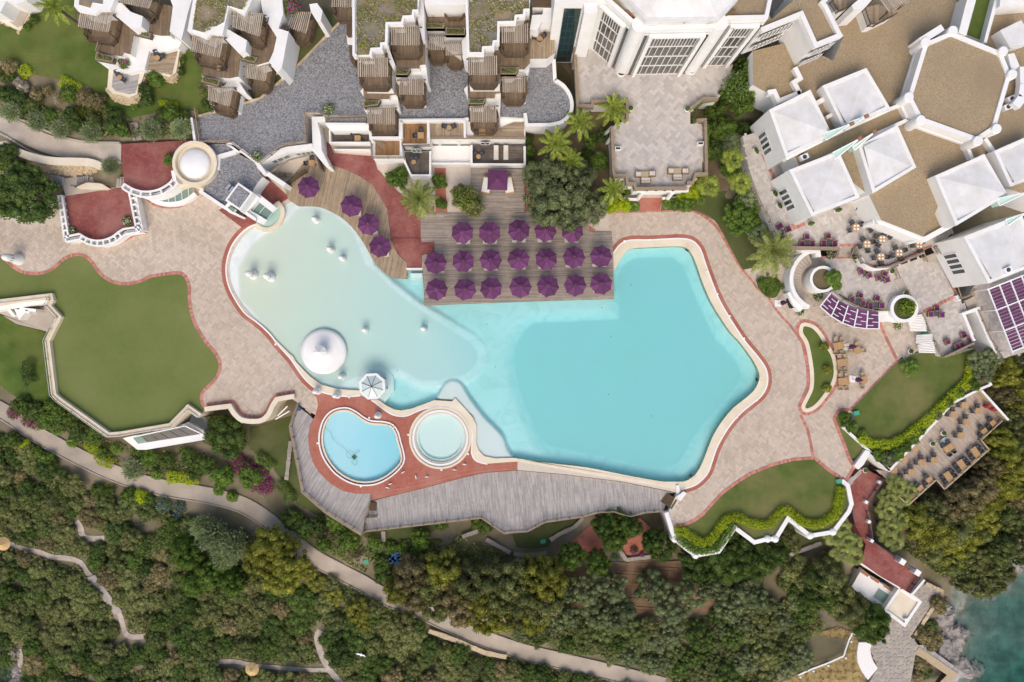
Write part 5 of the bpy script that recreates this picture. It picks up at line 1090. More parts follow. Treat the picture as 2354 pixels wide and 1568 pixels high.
# curved purple awning
ca_ = thing('purple_awning','curved awning of five purple fabric panels between white beams below the lounge terrace','awning',hz(3,1,800,1350,0))
up_ = T(3,1,'575,1132 675,1212 765,1262 880,1292 1020,1303');up_ = [up_[0],T1(3,1,650,1195),T1(3,1,735,1245),T1(3,1,825,1275),T1(3,1,918,1292),T1(3,1,1020,1302)]
dn_ = T(3,1,'480,1250 582,1338 685,1402 790,1440 905,1455 1020,1455');za = 2.4
for k in range(6): obj('beam',MB().beam(W(*up_[k],za + .1),W(*dn_[k],za - 0.1),0.14,0.16),M['white_metal'],ca_)
obj('beam',MB().strip(XY(dn_,za),-0.06,0.06,za - 0.2,za - 0.06),M['white_metal'],ca_)
for k in range(6): p = W(*dn_[k],za - 0.2);obj('post',MB().tube((p[0],p[1],0),(p[0],p[1],za - 0.15),0.06,0.06,8),M['white_metal'],ca_)
def fabric(a,b,c,d,sag=0.12,nx=4,ny=8):
 mb = MB();a,b,c,d = map(Vector,(a,b,c,d))
 for j in range(ny + 1):
  for i in range(nx + 1):
   p = a.lerp(b,i / nx).lerp(d.lerp(c,i / nx),j / ny);mb.v.append((p.x,p.y,p.z - sag * abs(math.sin(3 * math.pi * j / ny))))
 for j in range(ny):
  for i in range(nx): k = j * (nx + 1) + i;mb.f.append([k,k + 1,k + nx + 2,k + nx + 1]);mb.m.append(0)
 return mb
for k in range(5):
 a,b,c,d = W(*up_[k],za),W(*up_[k + 1],za),W(*dn_[k + 1],za - .15),W(*dn_[k],za - .15);ins = lambda p,q,t: tuple(Vector(p).lerp(Vector(q),t))
 pn = obj('fabric_panel',fabric(ins(a,b,.04),ins(b,a,.04),ins(c,d,.04),ins(d,c,.04),0.08,4,12),M['purple'],ca_,smooth=True)
 for t,s0,s1 in ((0.2,.35,.95),(0.42,.05,.5),(0.62,.45,.95),(0.82,.05,.55)):
  p = Vector(a).lerp(Vector(d),t);q = Vector(b).lerp(Vector(c),t);obj('strap',MB().beam(p.lerp(q,s0) + Vector((0,0,.03)),p.lerp(q,s1) + Vector((0,0,.03)),0.09,0.03),M['white_metal'],pn)
# purple striped pergola at the right edge
pp = thing('striped_pergola','large pergola of purple fabric strips on grey steel beams at the right edge','pergola',hz(3,1,2200,1300,1));zp = 4.2
e1 = Vector((110 * 0.93,-110 * 0.37));e2 = Vector((0.36,0.93));org = Vector((2025,1095))
for bx in range(5):
 for ry in range(20):
  o_ = org + e1 * bx + e2 * (ry * 31)
  q = [o_ + e1 * 0.04,o_ + e1 * 0.96,o_ + e1 * 0.96 + e2 * 24,o_ + e1 * 0.04 + e2 * 24];P = [W(*T1(3,1,p.x,p.y),zp) for p in q]
  if P[0][0] > 74: continue
  obj('fabric_strip',fabric(P[0],P[1],P[2],P[3],0.1,2,3),M['purple'],pp,smooth=True)
for bx in range(6): p = org + e1 * bx - e2 * 10;q = p + e2 * 640;obj('beam',MB().beam(W(*T1(3,1,p.x,p.y),zp + .1),W(*T1(3,1,q.x,q.y),zp + .1),0.14,0.16),M['white_metal'],pp)
for ry in (0,6.6,13.2,19.8): p = org + e2 * (ry * 31) - e1 * .1;q = p + e1 * 5.2;obj('beam',MB().beam(W(*T1(3,1,p.x,p.y),zp + .12),W(*T1(3,1,q.x,q.y),zp + .12),0.16,0.16),M['white_metal'],pp)
for ry in (0,6.6,13.2,19.8):
 p = org + e2 * (ry * 31);p = W(*T1(3,1,p.x,p.y),zp);obj('post',MB().tube((p[0],p[1],1),(p[0],p[1],zp),0.09,0.09,8),M['white_metal'],pp)
# ------------------------------------------------------------------ glazed rooms under the roof lawn, curved terrace wall
gz = thing('roof_lawn_building','white building under the roof lawn with a slanted row of glass panes','building',hz(0,2,1500,850,-4))
block(gz,'wall',T(0,2,'1130,895 1700,760 1725,745 1905,850 1910,905 1340,1002 1262,1000'),-1.6,-6);GQ = [W(*T1(0,2,x,y),z) for x,y,z in ((1212,888,-0.5),(1700,782,-0.5),(1862,858,-1.5),(1270,950,-1.5))]
fm = obj('window',MB().beam(GQ[0],GQ[1],.14,.1).beam(GQ[1],GQ[2],.14,.1).beam(GQ[2],GQ[3],.14,.1).beam(GQ[3],GQ[0],.14,.1),M['white_metal'],gz)
for k in range(6):
 a = [Vector(GQ[0]).lerp(Vector(GQ[1]),t) for t in (k / 6 + .01,(k + 1) / 6 - .01)];b = [Vector(GQ[3]).lerp(Vector(GQ[2]),t) for t in (k / 6 + .01,(k + 1) / 6 - .01)]
 obj('pane',MB().add([tuple(a[0]),tuple(a[1]),tuple(b[1]),tuple(b[0])],[[3,2,1,0]]),M['glass_brown' if k else 'glass_green'],fm)
block(gz,'glazing',T(0,2,'1770,670 1870,715 1915,820 1740,735'),-1.2,-4,'glass_dark','white')
lw = XY(LAWN_WALL[::-1],0.7);obj('parapet',MB().strip(lw,-0.42,-0.3,-5,0.75),M['cream'],gz);obj('planter',MB().strip(lw,-0.3,0.05,-5,0.55),M['cream'],gz);obj('parapet',MB().strip(lw,0.05,0.22,-5,0.7),M['cream'],gz)
R_ = offset(lw,-0.3);rl = MB()
for p,q in zip(R_[:-1],R_[1:]): rl.beam((*p,1.35),(*q,1.35),0.06,0.06)
obj('handrail',rl,M['metal'],gz)
for p,q in zip(R_[:-1],R_[1:]):
 for x,y in resample([p,q],2.2)[:-1]: obj('post',MB().box((x,y,1.0),(0.06,0.06,0.8)),M['timber_light'],gz)
cw = thing('terrace_wall','curved cream parapet wall bowing round the end of the stone plaza','wall',hz(0,2,2150,690,-4))
tw_ = XY(TERR_WALL,0.8);obj('wall',MB().strip(tw_,-0.2,0.45,-5.5,0.8),M['cream'],cw);edging(offset(tw_,0.75),0.04,plaza,0.4)
obj('beams',MB().beam(W(*T1(1,2,180,720),-2),W(*T1(1,2,310,645),-1),.15,.15).beam(W(*T1(1,2,200,690),-2),W(*T1(1,2,290,600),-1),.15,.15),M['white'],cw)
# deck railings (low wooden decks)
rl1 = thing('deck_railing','weathered timber railing round the corner deck beside the bean-shaped pool','railing',hz(1,2,400,1390,-0.05))
rail(rl1,[W(*p,0.9)[:2] for p in T(1,2,'385,585 315,790 430,1390') + T(1,3,'640,5 970,212')],-0.05,'timber_light',pitch=0.2);obj('frame',MB().strip([W(*p,0)[:2] for p in T(1,2,'385,585 315,790 430,1390') + T(1,3,'640,5 970,212')],-0.25,-0.1,-0.6,-0.1),M['timber_light'],rl1)
rl2 = thing('deck_railing','long weathered timber railing along the outer edge of the long lower deck','railing',hz(1,3,2070,60,-0.75));RP = T(1,3,'985,205 1000,187 2070,62 2280,205') + T(2,3,'0,195 140,187 300,102 650,52 800,12 930,2 1090,47 1230,12 1400,0')
rail(rl2,[W(*p,0.15)[:2] for p in RP],-0.75,'timber_light',pitch=0.2);rail(rl2,[W(*p,.9)[:2] for p in T(1,3,'970,212 1000,60') + T(1,2,'1030,1540 1052,1450')],-0.1,'timber_light')
ds = thing('deck_stair','short timber stair at the corner of the long lower deck beside the plaza','stairs',hz(2,2,1450,1470,-0.8))
steps(ds,'step',wl(2,2,1520,1465,0),wl(2,2,1470,1550,0),wl(2,2,1365,1475,-.7),wl(2,2,1430,1395,-.7),6,-0.7,0.0,'timber')
obj('wall',MB().prism(XY(T(2,2,'1515,1430 1580,1385 1605,1400 1550,1475'),.6),-1,0.6),M['white'],ds)
ds2 = thing('deck_stair','small timber stair linking the corner deck with the long lower deck','stairs',hz(1,2,1080,1520,-0.8));steps(ds2,'step',wl(1,2,1040,1480,-.1),wl(1,2,1030,1560,-.1),wl(1,2,1110,1560,-.7),wl(1,2,1110,1490,-.7),4,-0.7,-0.1,'timber');rail(ds2,[wl(1,3,1020,55,.2),wl(1,3,1115,50,.2)],-0.75)
# ------------------------------------------------------------------ restaurant deck among the trees, brick path, beach kiosk
WD = T(3,2,'1915,480 2160,730 1960,910 2035,1000 1625,1365 1550,1275 1290,1510 1210,1440 1280,1330 1100,1275 985,1185 1120,1195 1500,790 1700,575')
wd = thing('wooden_deck','zigzag-edged wooden restaurant deck with square tables among the trees','deck',hz(3,2,1600,1000,-5));WDW = XY(WD,-2.5);foot(WDW,-5);obj('frame',MB().prism(WDW,-4.5,-2.54),M['timber'],wd);wood_top(WDW,-2.5,math.radians(-46),wd,'plank_pale',0.15,2,4)
rail(wd,[W(*p,-1.6)[:2] for p in T(3,2,'2160,732 1962,912 2035,1000 1625,1365 1550,1277 1290,1512 1212,1440')],-2.5,'dark_metal',pitch=0.25);obj('cap',MB().strip(XY(T(3,2,'2160,732 1962,912 2035,1000 1625,1365 1550,1277 1290,1512 1212,1440'),-1.5),-0.08,0.08,-1.58,-1.5),M['teak_pale'],wd)
fp = thing('fence','solid tan timber fence closing the end of the wooden restaurant deck','fence',hz(3,2,2060,600,-2.5))
a,b = Vector(W(*T1(3,2,1945,455),-1.2)),Vector(W(*T1(3,2,2190,725),-1.2));n_ = 9;d = (b - a) / n_
for k in range(n_): obj('panel',MB().beam(a + d * (k + .03) + Vector((0,0,-.4)),a + d * (k + .97) + Vector((0,0,-.4)),0.06,1.7),M['teak_pale'],fp)
obj('cap',MB().beam(a + Vector((0,0,.5)),b + Vector((0,0,.5)),0.3,0.06),M['white'],fp)
struct('brick_path',MB().prism(XY(T(3,2,'850,1190 880,1165 1070,1275 935,1480 910,1568') + T(3,3,'930,0 950,120 800,125 780,0') + T(3,2,'750,1340'),-2.5),-6,-2.5),M['brick_dark']);foot(XY(T(3,2,'850,1190 880,1165 1070,1275 935,1480 910,1568 780,1568 750,1340'),-2.5),-5)
BP2 = T(3,3,'795,120 950,110 975,285 1210,455 1445,640 1310,760 1200,690 1040,600 860,470 900,300');struct('brick_path',MB().prism(XY(BP2,-3.2),-10,-3.2),M['brick_dark']);foot(XY(BP2,-3.2),-9)
struct('boardwalk',planks(MB(),XY(T(3,2,'720,1300 850,1175 870,1195 745,1345'),-2.2),math.radians(45),0.16,-2.2),M['plank_silver'])
br = thing('path_railing','dark railing with white piers along the red brick path to the beach','railing',hz(3,3,950,100,-3))
for s,z in (('1070,1275 935,1480',-2.5),): rail(br,[W(*T1(3,2,*map(float,q.split(','))),z + .9)[:2] for q in s.split()],z,'dark_metal')
rail(br,[wl(3,3,*q,-2.2) for q in ((905,0),(935,100),(970,280),(1150,400),(1420,570))],-3.1,'dark_metal');rail(br,[wl(3,3,*q,-2.2) for q in ((770,0),(795,125))],-3.0,'dark_metal')
for i,j,x,y in ((3,2,1025,1300),(3,2,898,1480),(3,3,925,92),(3,3,950,268),(3,3,1232,460),(3,3,1370,560)): p = W(*T1(i,j,x,y),-2);obj('pier',MB().box((p[0],p[1],-2.6),(0.8 if y in (460,560) else 0.45,0.75 if y in (460,560) else .4,1.7),-0.6),M['white'],br)
wc = thing('white_canopy','white slanted wall and canopy at the head of the red brick path','canopy',hz(3,2,870,1090,-2.5));block(wc,'roof',T(3,2,'795,1145 895,1003 945,1022 880,1140 830,1182'),0.6,-3);obj('wall',MB().prism(XY(T(3,2,'925,1030 945,1015 1130,1190 1110,1198'),0.5),-3.5,0.5),M['white'],wc)
bk = thing('beach_kiosk','white flat-roofed beach kiosk with a teal skylight below the brick path','building',hz(3,3,1100,800,-10))
block(bk,'roof',T(3,3,'850,550 1010,640 1160,755 1225,690 1415,830 1255,1062 1062,910 765,700'),-6.0,-11);block(bk,'roof',T(3,3,'1220,690 1418,832 1258,1065 1060,908'),-5.2,-11,'white','white')
block(bk,'roof_floor',T(3,3,'1215,735 1375,842 1250,1010 1105,905'),-5.15,-6,'cream','white');block(bk,'skylight',T(3,3,'1020,708 1132,780 1075,858 970,785'),-5.9,-7,'glass_green','white')
for s in ('870,530 930,580 915,605 850,560','955,595 1030,640 1015,665 940,615','1070,665 1170,730 1155,748 1060,690'): block(bk,'slot_window',T(3,3,s),-5.93,-7,'terracotta','white')
obj('parapet',MB().strip(XY(T(3,3,'1222,700 1400,832 1258,1045 1078,908 1222,700'),-4.9),-0.2,0.2,-6,-4.9),M['white'],bk);obj('wall',MB().strip(XY(T(3,3,'835,470 1045,600 1215,705'),-4.0),-0.15,0.15,-7,-4.0),M['white'],bk)
obj('wall',MB().strip(XY(T(3,3,'1330,760 1440,630'),-2.6),-0.15,0.15,-6,-2.6),M['white'],br);rail(br,[wl(3,3,1305,745,-2.3),wl(3,3,1400,610,-2.3)],-3.2,'dark_metal')
# ================================================================== TERRAIN, PATHS, SEA
CP = np.array([(-150,-150,6),(200,-80,4.5),(500,-50,3.6),(0,120,3.9),(230,180,3.8),(430,120,3.6),(0,230,3.3),(230,260,3.2),(430,300,3.2),(0,300,3),(280,330,3),(-150,350,2.5),
 (60,400,1.0),(180,410,1.2),(60,460,-0.4),(400,330,3.1),(700,100,3),(1200,100,0),(1300,300,0),(1350,380,0.1),(1250,330,0.1),(1000,300,0),(1640,250,0.1),(1700,400,0.1),(1680,560,0.1),(1620,460,0.1),(1800,300,1),(2100,300,2),(2500,200,2),(1400,520,-1),(1000,420,-1),
 (0,700,-3.6),(60,860,-3.6),(-150,800,-3.6),(100,800,-3.6),(0,930,-5),(200,1060,-5.2),(400,1120,-5.4),(600,1195,-5.8),(840,1340,-6.6),(1000,1410,-7),(1500,1568,-8.4),(500,1000,-4.6),(620,1000,-3.8),(560,960,-4.2),(690,1050,-3.6),(800,1230,-4.4),(1000,1210,-4),(1250,1200,-4),(1450,1230,-4.2),
 (300,1010,-5),(1350,1260,-4.8),(1600,1290,-5.5),(1500,1400,-6.6),(1800,1250,-5.5),(1750,1400,-7.2),(1900,1500,-8.6),(1950,1230,-5),
 (0,1100,-6.2),(300,1200,-6.6),(0,1250,-8),(250,1300,-8),(500,1400,-8.6),(0,1400,-9.2),(250,1500,-9.8),(600,1530,-9.6),(900,1530,-9.2),(1200,1560,-9),(30,1500,-11.5),(-20,1560,-13.5),(-60,1480,-13),(90,1470,-10.2),(60,1590,-12),(-150,1650,-15),(150,1600,-10.4),
 (2100,900,-4.5),(2000,1050,-4.2),(2250,850,-4),(2300,1000,-6),(2200,1150,-6.5),(2100,1200,-6.5),(2300,1250,-8.5),(2500,1000,-7),(2050,1300,-8.5),(2140,1330,-9.5),(2150,1400,-9.6),(2050,1480,-9.6),(2060,1560,-9.6),(1950,1450,-9.2),(2160,1480,-10),
 (2195,1385,-11.4),(2200,1460,-11.4),(2215,1560,-11.6),(2240,1345,-11.3),(2353,1275,-11.2),(2300,1300,-11.3),(2225,1430,-12.3),(2250,1400,-12.6),(2270,1370,-12.5),(2300,1400,-13.0),(2340,1330,-12.4),(2353,1400,-13.2),(2353,1560,-14.5),(2290,1500,-13.4),(2280,1560,-13.6),(2250,1500,-12.8),(2500,1450,-16),(2200,1600,-11.6),(2400,1240,-10),(2100,1700,-12),(1500,1750,-12),(500,1800,-12),(2300,700,-2),(2450,800,-3)],float)
def tz(u,v):
 u = np.asarray(u,float);v = np.asarray(v,float);sh = u.shape;u = u.ravel();v = v.ravel();out = np.zeros(u.shape)
 for s in range(0,len(u),4000):
  d2 = (u[s:s + 4000,None] - CP[:,0]) ** 2 + (v[s:s + 4000,None] - CP[:,1]) ** 2 + 150.0
  w_ = 1 / d2 ** 1.7;out[s:s + 4000] = (w_ * CP[:,2]).sum(1) / w_.sum(1)
 out = out + 0.12 * np.sin(u * .07 + v * .05) * np.sin(v * .06 - u * .03)
 return out.reshape(sh)
def clampz(X,Y,Z):
 for P,z in FOOT:
  xs = [p[0] for p in P];ys = [p[1] for p in P];m = (X > min(xs) - 1) & (X < max(xs) + 1) & (Y > min(ys) - 1) & (Y < max(ys) + 1)
  if m.any():
   x = X[m];y = Y[m];ins = pip(x,y,P) | (dist_poly(x,y,P) < 0.25);zz = Z[m];zz[ins] = np.minimum(zz[ins],z + 0.1);Z[m] = zz
 return Z
gu = np.concatenate([[-30000,-8000,-3500],np.arange(-1400,-200,120),np.arange(-200,2560,11.0),np.arange(2560,3800,120),[6000,12000,32000]]);gv = np.concatenate([[-30000,-8000,-3500],np.arange(-1200,-200,120),np.arange(-200,1760,11.0),np.arange(1760,2900,120),[6000,12000,32000]])
GU,GV = np.meshgrid(gu,gv);GZ = tz(GU,GV)
GZ = np.where(np.abs(GU - CU) > 3000,np.clip(GZ,-30,2),GZ);GZ = np.where(GV > 2000,np.minimum(GZ,-16),GZ);fz = (H - GZ) / H / K;TXX = (GU - CU) * fz;TYY = (CV - GV) * fz;GZ = clampz(TXX,TYY,GZ)
mb = MB();mb.v = list(zip(TXX.ravel().tolist(),TYY.ravel().tolist(),GZ.ravel().tolist()));n_,m_ = GU.shape
for a in range(n_ - 1):
 for b in range(m_ - 1): k = a * m_ + b;mb.f.append([k,k + m_,k + m_ + 1,k + 1]);mb.m.append(0)
terrain = struct('terrain',mb,M['ground'],smooth=True)
def G(u,v,dz=0.0):
 z = float(tz(np.array([u]),np.array([v]))[0]) + dz;return W(u,v,z)
def drape(poly,dz=0.06,step=8.0):
 us = [p[0] for p in poly];vs = [p[1] for p in poly];gu = np.arange(min(us) - step,max(us) + step * 2,step);gv = np.arange(min(vs) - step,max(vs) + step * 2,step)
 A,B = np.meshgrid(gu,gv);ins = pip(A,B,poly);D = dist_poly(A,B,poly);near = ins | (D < step * 0.99)
 for (i,j) in zip(*np.nonzero(near & ~ins)):
  best = None;p = np.array([A[i,j],B[i,j]])
  for k in range(len(poly)):
   a = np.array(poly[k - 1]);b = np.array(poly[k]);d = b - a;t = np.clip(np.dot(p - a,d) / (np.dot(d,d) + 1e-9),0,1);q = a + d * t;dd = np.hypot(*(p - q))
   if best is None or dd < best[0]: best = (dd,q)
  A[i,j],B[i,j] = best[1]
 Z = tz(A,B) + dz;f_ = (H - Z) / H / K;X = (A - CU) * f_;Y = (CV - B) * f_;mb = MB();idx = -np.ones(A.shape,int)
 for (i,j) in zip(*np.nonzero(near)): idx[i,j] = len(mb.v);mb.v.append((float(X[i,j]),float(Y[i,j]),float(Z[i,j])))
 for i in range(A.shape[0] - 1):
  for j in range(A.shape[1] - 1):
   q = [idx[i,j],idx[i + 1,j],idx[i + 1,j + 1],idx[i,j + 1]]
   if min(q) >= 0: mb.f.append(q);mb.m.append(0)
 return mb
def ribbon(pts,w,dz=0.08,step=10.0,cols=3):
 P = resample(cr(pts,6),step);L = offset(P,w / 2);R = offset(P,-w / 2);mb = MB();c = cols
 A = np.array([[tuple(np.array(l) + (np.array(r) - np.array(l)) * k / c) for k in range(c + 1)] for l,r in zip(L,R)]);Z = tz(A[...,0],A[...,1]) + dz
 f_ = (H - Z) / H / K;X = (A[...,0] - CU) * f_;Y = (CV - A[...,1]) * f_
 mb.v = list(zip(X.ravel().tolist(),Y.ravel().tolist(),Z.ravel().tolist()))
 for i in range(len(P) - 1):
  for k in range(c): q = i * (c + 1) + k;mb.f.append([q,q + 1,q + c + 2,q + c + 1]);mb.m.append(0)
 n = len(P);o = len(mb.v)
 return mb
PATHS = []
def path(name,pts,w,mat,dz=0.08):
 PATHS.append((resample(cr(pts,4),10),w));return struct(name,ribbon(pts,w,dz),M[mat])
# main concrete footpath below the resort
FP = T(0,2,'-200,520 -60,600 100,690 330,850 600,1000 900,1150 1200,1270 1500,1350 1800,1400 2050,1450 2300,1540') + T(1,3,'250,190 500,400 750,540 980,660 1200,790 1450,880 1750,1020 2000,1130 2300,1240') + T(2,3,'100,1290 400,1360 700,1430 1000,1500 1400,1600')
path('footpath',FP,34,'path_concrete',0.10)
fpw = [(u,v) for u,v in resample(cr(FP,5),16)]
for d,nm in ((18,'kerb'),(-18,'kerb')):
 K_ = offset(fpw,d);q = MB()
 pts3 = [G(u,v) for u,v in K_]
 for a,b in zip(pts3[:-1],pts3[1:]): q.beam((a[0],a[1],a[2] + .1),(b[0],b[1],b[2] + .1),0.16,0.25)
 struct(nm,q,M['path_concrete'])
rd = path('service_road',T(0,0,'-200,1080 0,1155 150,1195 300,1270 500,1345 750,1390 950,1405 1115,1408'),42,'concrete',0.06)
for s,hgt in (('0,1080 180,1100 400,1195 600,1270 800,1310 1110,1320',0.25),('-100,1200 0,1230 120,1290 300,1400 500,1455 750,1470 1120,1500',0.2)):
 q = MB();P3 = [G(u,v) for u,v in resample(cr(T(0,0,s),4),10)]
 for a,b in zip(P3[:-1],P3[1:]): q.beam((a[0],a[1],a[2] + hgt / 2),(b[0],b[1],b[2] + hgt / 2),0.25,hgt + .2)
 struct('kerb',q,M['concrete'],rd)
sw = thing('retaining_wall','tan stone retaining wall with a cream cap below the service road','wall',G(*T1(0,0,500,1500)))
capl = resample(cr(T(0,0,'-150,1250 0,1300 180,1405 450,1478 800,1490 935,1535'),4),12);obj('cap',MB().strip([W(*p,2.9)[:2] for p in capl],-0.5,0.5,2.4,2.9),M['cream'],sw)
lowl = resample(cr(T(0,0,'-150,1330 60,1400 200,1450 300,1540') + T(0,1,'480,30 600,70 700,75 850,45 940,35'),4),12);nn_ = min(len(capl),len(lowl));mb = MB()
cw3 = [W(*capl[int(k * (len(capl) - 1) / 30)],2.5) for k in range(31)];lw3 = [W(*lowl[int(k * (len(lowl) - 1) / 30)],0.9) for k in range(31)]
mb.add(cw3 + lw3,[[k,31 + k,32 + k,k + 1] for k in range(30)]);obj('wall',mb,M['stone_wall'],sw)
for k in range(220):
 t = random.random() * 29.9;i = int(t);f_ = t - i;s = random.uniform(.08,.92);p = Vector(cw3[i]).lerp(Vector(cw3[i + 1]),f_);q = Vector(lw3[i]).lerp(Vector(lw3[i + 1]),f_);c = p.lerp(q,s)
 obj('stone',MB().box(tuple(c),(random.uniform(.25,.55),random.uniform(.2,.4),0.3),random.random()),M['stone_unit'],sw)
ld = thing('stair_landing','pale concrete landings with dark timber steps between the big tree and the brick terraces','stairs',W(*T1(0,1,800,120),0))
block(ld,'floor',T(0,1,'560,80 700,60 1140,60 1140,150 600,235 580,150'),1.3,-0.5,'concrete','concrete');block(ld,'wall',T(0,1,'680,150 790,110 930,120 1005,165 960,175 720,165'),1.9,0.5,'cream','cream')
for s in ('470,40 600,65 580,140 500,125','710,70 820,45 810,105 700,140','960,60 1135,80 1130,150 950,120'):
 q = [Vector(W(*p,1.45)) for p in T(0,1,s)]
 for k in range(7): a_,b_ = q[0].lerp(q[1],(k + .1) / 7),q[3].lerp(q[2],(k + .1) / 7);obj('step',MB().beam(a_,b_,0.3,0.14),M['plank_silver'],ld)
rail(ld,[W(*p,2.2)[:2] for p in T(0,1,'690,150 790,105 920,115 1030,150')],1.3,'timber')
sg = thing('garden_stair','grey stone garden stair between the feathery silver trees above the service road','stairs',G(*T1(0,0,1250,1210)))
for k in range(8):
 a_,b_ = G(*T1(0,0,1190 + k * 5,1145 + k * 20),.12),G(*T1(0,0,1270 + k * 5,1135 + k * 20),.12);obj('step',MB().beam(a_,b_,0.28,0.2),M['grey_stone'],sg)
for x in (1150,1185): a_,b_ = G(*T1(0,0,x,1130),.9),G(*T1(0,0,x + 70,1295),.9);obj('handrail',MB().beam(a_,b_,.08,.08),M['timber'],sg)
# upper garden lawns and beds
struct('lawn',drape(T(0,0,'-120,280 0,220 150,280 230,240 330,40 420,-60 690,-60 710,240 790,300 900,370 880,545 1000,640 985,820 1090,950 1220,975 1340,720 1340,690 1560,720 1630,650 1660,440 1760,470 1870,560 1850,760 1930,900 2010,1010 1830,1060 1760,1010 1500,1020 1200,1090 900,960 820,800 560,730 330,690 200,620 0,560 -120,540'),0.1),M['lawn_lush'])
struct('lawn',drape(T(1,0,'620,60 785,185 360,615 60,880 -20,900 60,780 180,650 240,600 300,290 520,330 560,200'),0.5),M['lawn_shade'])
struct('lawn',drape(T(0,1,'-200,1320 0,1315 150,1415 415,1485 420,1568') + T(0,2,'420,0 480,470 515,550 350,582 250,560 120,500 0,418 -200,330'),0.15),M['lawn_lush'])
struct('courtyard',MB().prism(XY(T(0,1,'-150,1270 100,1278 420,1250 545,1345 432,1482 150,1412 0,1318 -150,1260'),-3.3),-4.5,-3.3),M['concrete'])
lwall = thing('garden_wall','white angled walls and slats sunk in the concrete court beside the roof lawn','wall',W(*T1(0,1,200,1290),-3.4))
block(lwall,'wall',T(0,1,'-150,1260 0,1245 440,1185 440,1215 350,1230 0,1285 -150,1300'),-0.8,-4);block(lwall,'wall',T(0,1,'130,1275 250,1285 175,1375'),-1.6,-4)
for s in ('75,1280 130,1340','180,1270 330,1290','230,1290 270,1310'): obj('slat',MB().strip(XY(T(0,1,s),-1.5),-0.2,0.2,-3.3,-1.5),M['white'],lwall)
struct('garden_bed',MB().prism(XY(T(2,0,'540,700 405,560 130,1200 120,1568') + T(2,1,'220,0 230,370 870,370 1150,370 1150,255 1030,250 900,0') + T(2,0,'930,1568 900,1170 1050,1090 750,940 560,980')),-0.3,0.12),M['soil'])
struct('garden_bed',MB().prism(XY(T(2,0,'1760,910 1640,1010 1640,1140 1760,1150 1790,1568') + T(2,1,'1800,30 1660,120 1600,250 1380,260 1370,370 1600,360 1700,380') + T(2,1,'2354,700') + T(2,1,'2380,440 2190,20') + T(2,0,'2110,1250 2354,900 2100,480 2020,640')),-0.3,0.11),M['soil'])
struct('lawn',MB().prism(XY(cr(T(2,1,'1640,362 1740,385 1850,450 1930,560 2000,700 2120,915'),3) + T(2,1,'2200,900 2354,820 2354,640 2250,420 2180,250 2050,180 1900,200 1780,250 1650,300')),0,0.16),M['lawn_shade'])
struct('lawn',MB().prism(XY(cr(T(3,1,'-110,1010 -30,985 60,985 110,1020 115,1080 85,1150 40,1175 -30,1150 -90,1080'),3)),0,0.1),M['lawn_lush'])
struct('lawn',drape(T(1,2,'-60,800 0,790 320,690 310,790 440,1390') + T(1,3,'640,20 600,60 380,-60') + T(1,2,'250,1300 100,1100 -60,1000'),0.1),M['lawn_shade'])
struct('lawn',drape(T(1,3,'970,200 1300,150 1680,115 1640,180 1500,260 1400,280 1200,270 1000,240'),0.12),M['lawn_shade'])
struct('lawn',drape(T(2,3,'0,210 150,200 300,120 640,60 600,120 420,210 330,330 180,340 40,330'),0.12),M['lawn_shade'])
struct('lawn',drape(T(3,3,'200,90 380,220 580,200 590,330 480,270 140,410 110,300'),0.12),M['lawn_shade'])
struct('brick_court',drape(T(2,3,'720,120 800,80 1180,60 1300,160 1440,240 1270,410 1100,420 860,300 800,400 640,420 540,280'),0.15),M['brick'])
struct('tilled_field',drape(T(2,3,'880,480 1280,440 1560,460 1570,620 1900,800 1890,940 1180,920 1100,900 520,980 480,560'),0.08),M['tilled'])
fur = MB()
for k in range(26):
 P3 = [G(*T1(2,3,900 + 640 * t - k * 4,470 + k * 18 + 12 * math.sin(t * 4 + k)),.12) for t in np.linspace(0,1,9)]
 for a,b in zip(P3[:-1],P3[1:]): fur.beam(a,b,0.35,0.22)
struct('furrows',fur,M['tilled'])
struct('dry_slope',drape(T(3,3,'420,1130 640,1060 780,1110 740,1250 700,1330 300,1480 60,1600 -100,1640 900,1700 830,1300 960,1200'),0.1),M['dry_grass'])
struct('flagstone_court',MB().prism(XY(T(3,3,'1430,655 1590,730 1310,1150 1375,1220 1310,1568 1290,1700 860,1700 1010,1440 940,1270 960,1180 1050,1090 1140,980 1000,850'),-9.2),-12,-9.2),M['path_stone']);foot(XY(T(3,3,'1430,655 1590,730 1310,1150 1375,1220 1310,1568 1290,1700 900,1700 1010,1440 940,1270 960,1180 1050,1090 1140,980'),-9.2),-10)
FLG = XY(T(3,3,'1430,655 1590,730 1310,1150 1375,1220 1310,1568 1290,1700 860,1700 1010,1440 940,1270 960,1180 1050,1090 1140,980'),-9.15)
fx = [p[0] for p in FLG];fy = [p[1] for p in FLG];cnt = 0;flag_par = S.objects['flagstone_court'];stf = MB()
for gx in np.arange(min(fx),max(fx),0.62):
 for gy in np.arange(min(fy),max(fy),0.62):
  x = gx + random.uniform(-.16,.16);y = gy + random.uniform(-.16,.16)
  if not pip(np.array([x]),np.array([y]),FLG)[0]: continue
  n = random.randint(5,7);r = random.uniform(.24,.37);a0 = random.random() * 6;q = [(x + r * random.uniform(.8,1.1) * math.cos(a0 + 6.283 * k / n),y + r * random.uniform(.8,1.1) * math.sin(a0 + 6.283 * k / n)) for k in range(n)]
  m_b = MB().prism(q,-9.25,-9.15 + random.uniform(-.01,.01)) if cnt < 300 else stf.prism(q,-9.25,-9.15 + random.uniform(-.01,.01))
  if cnt < 300: obj('flagstone',m_b,M['flagstone'],flag_par)
  cnt += 1
if stf.v: obj('flagstones',stf,M['flagstone'],flag_par,kind='stuff')
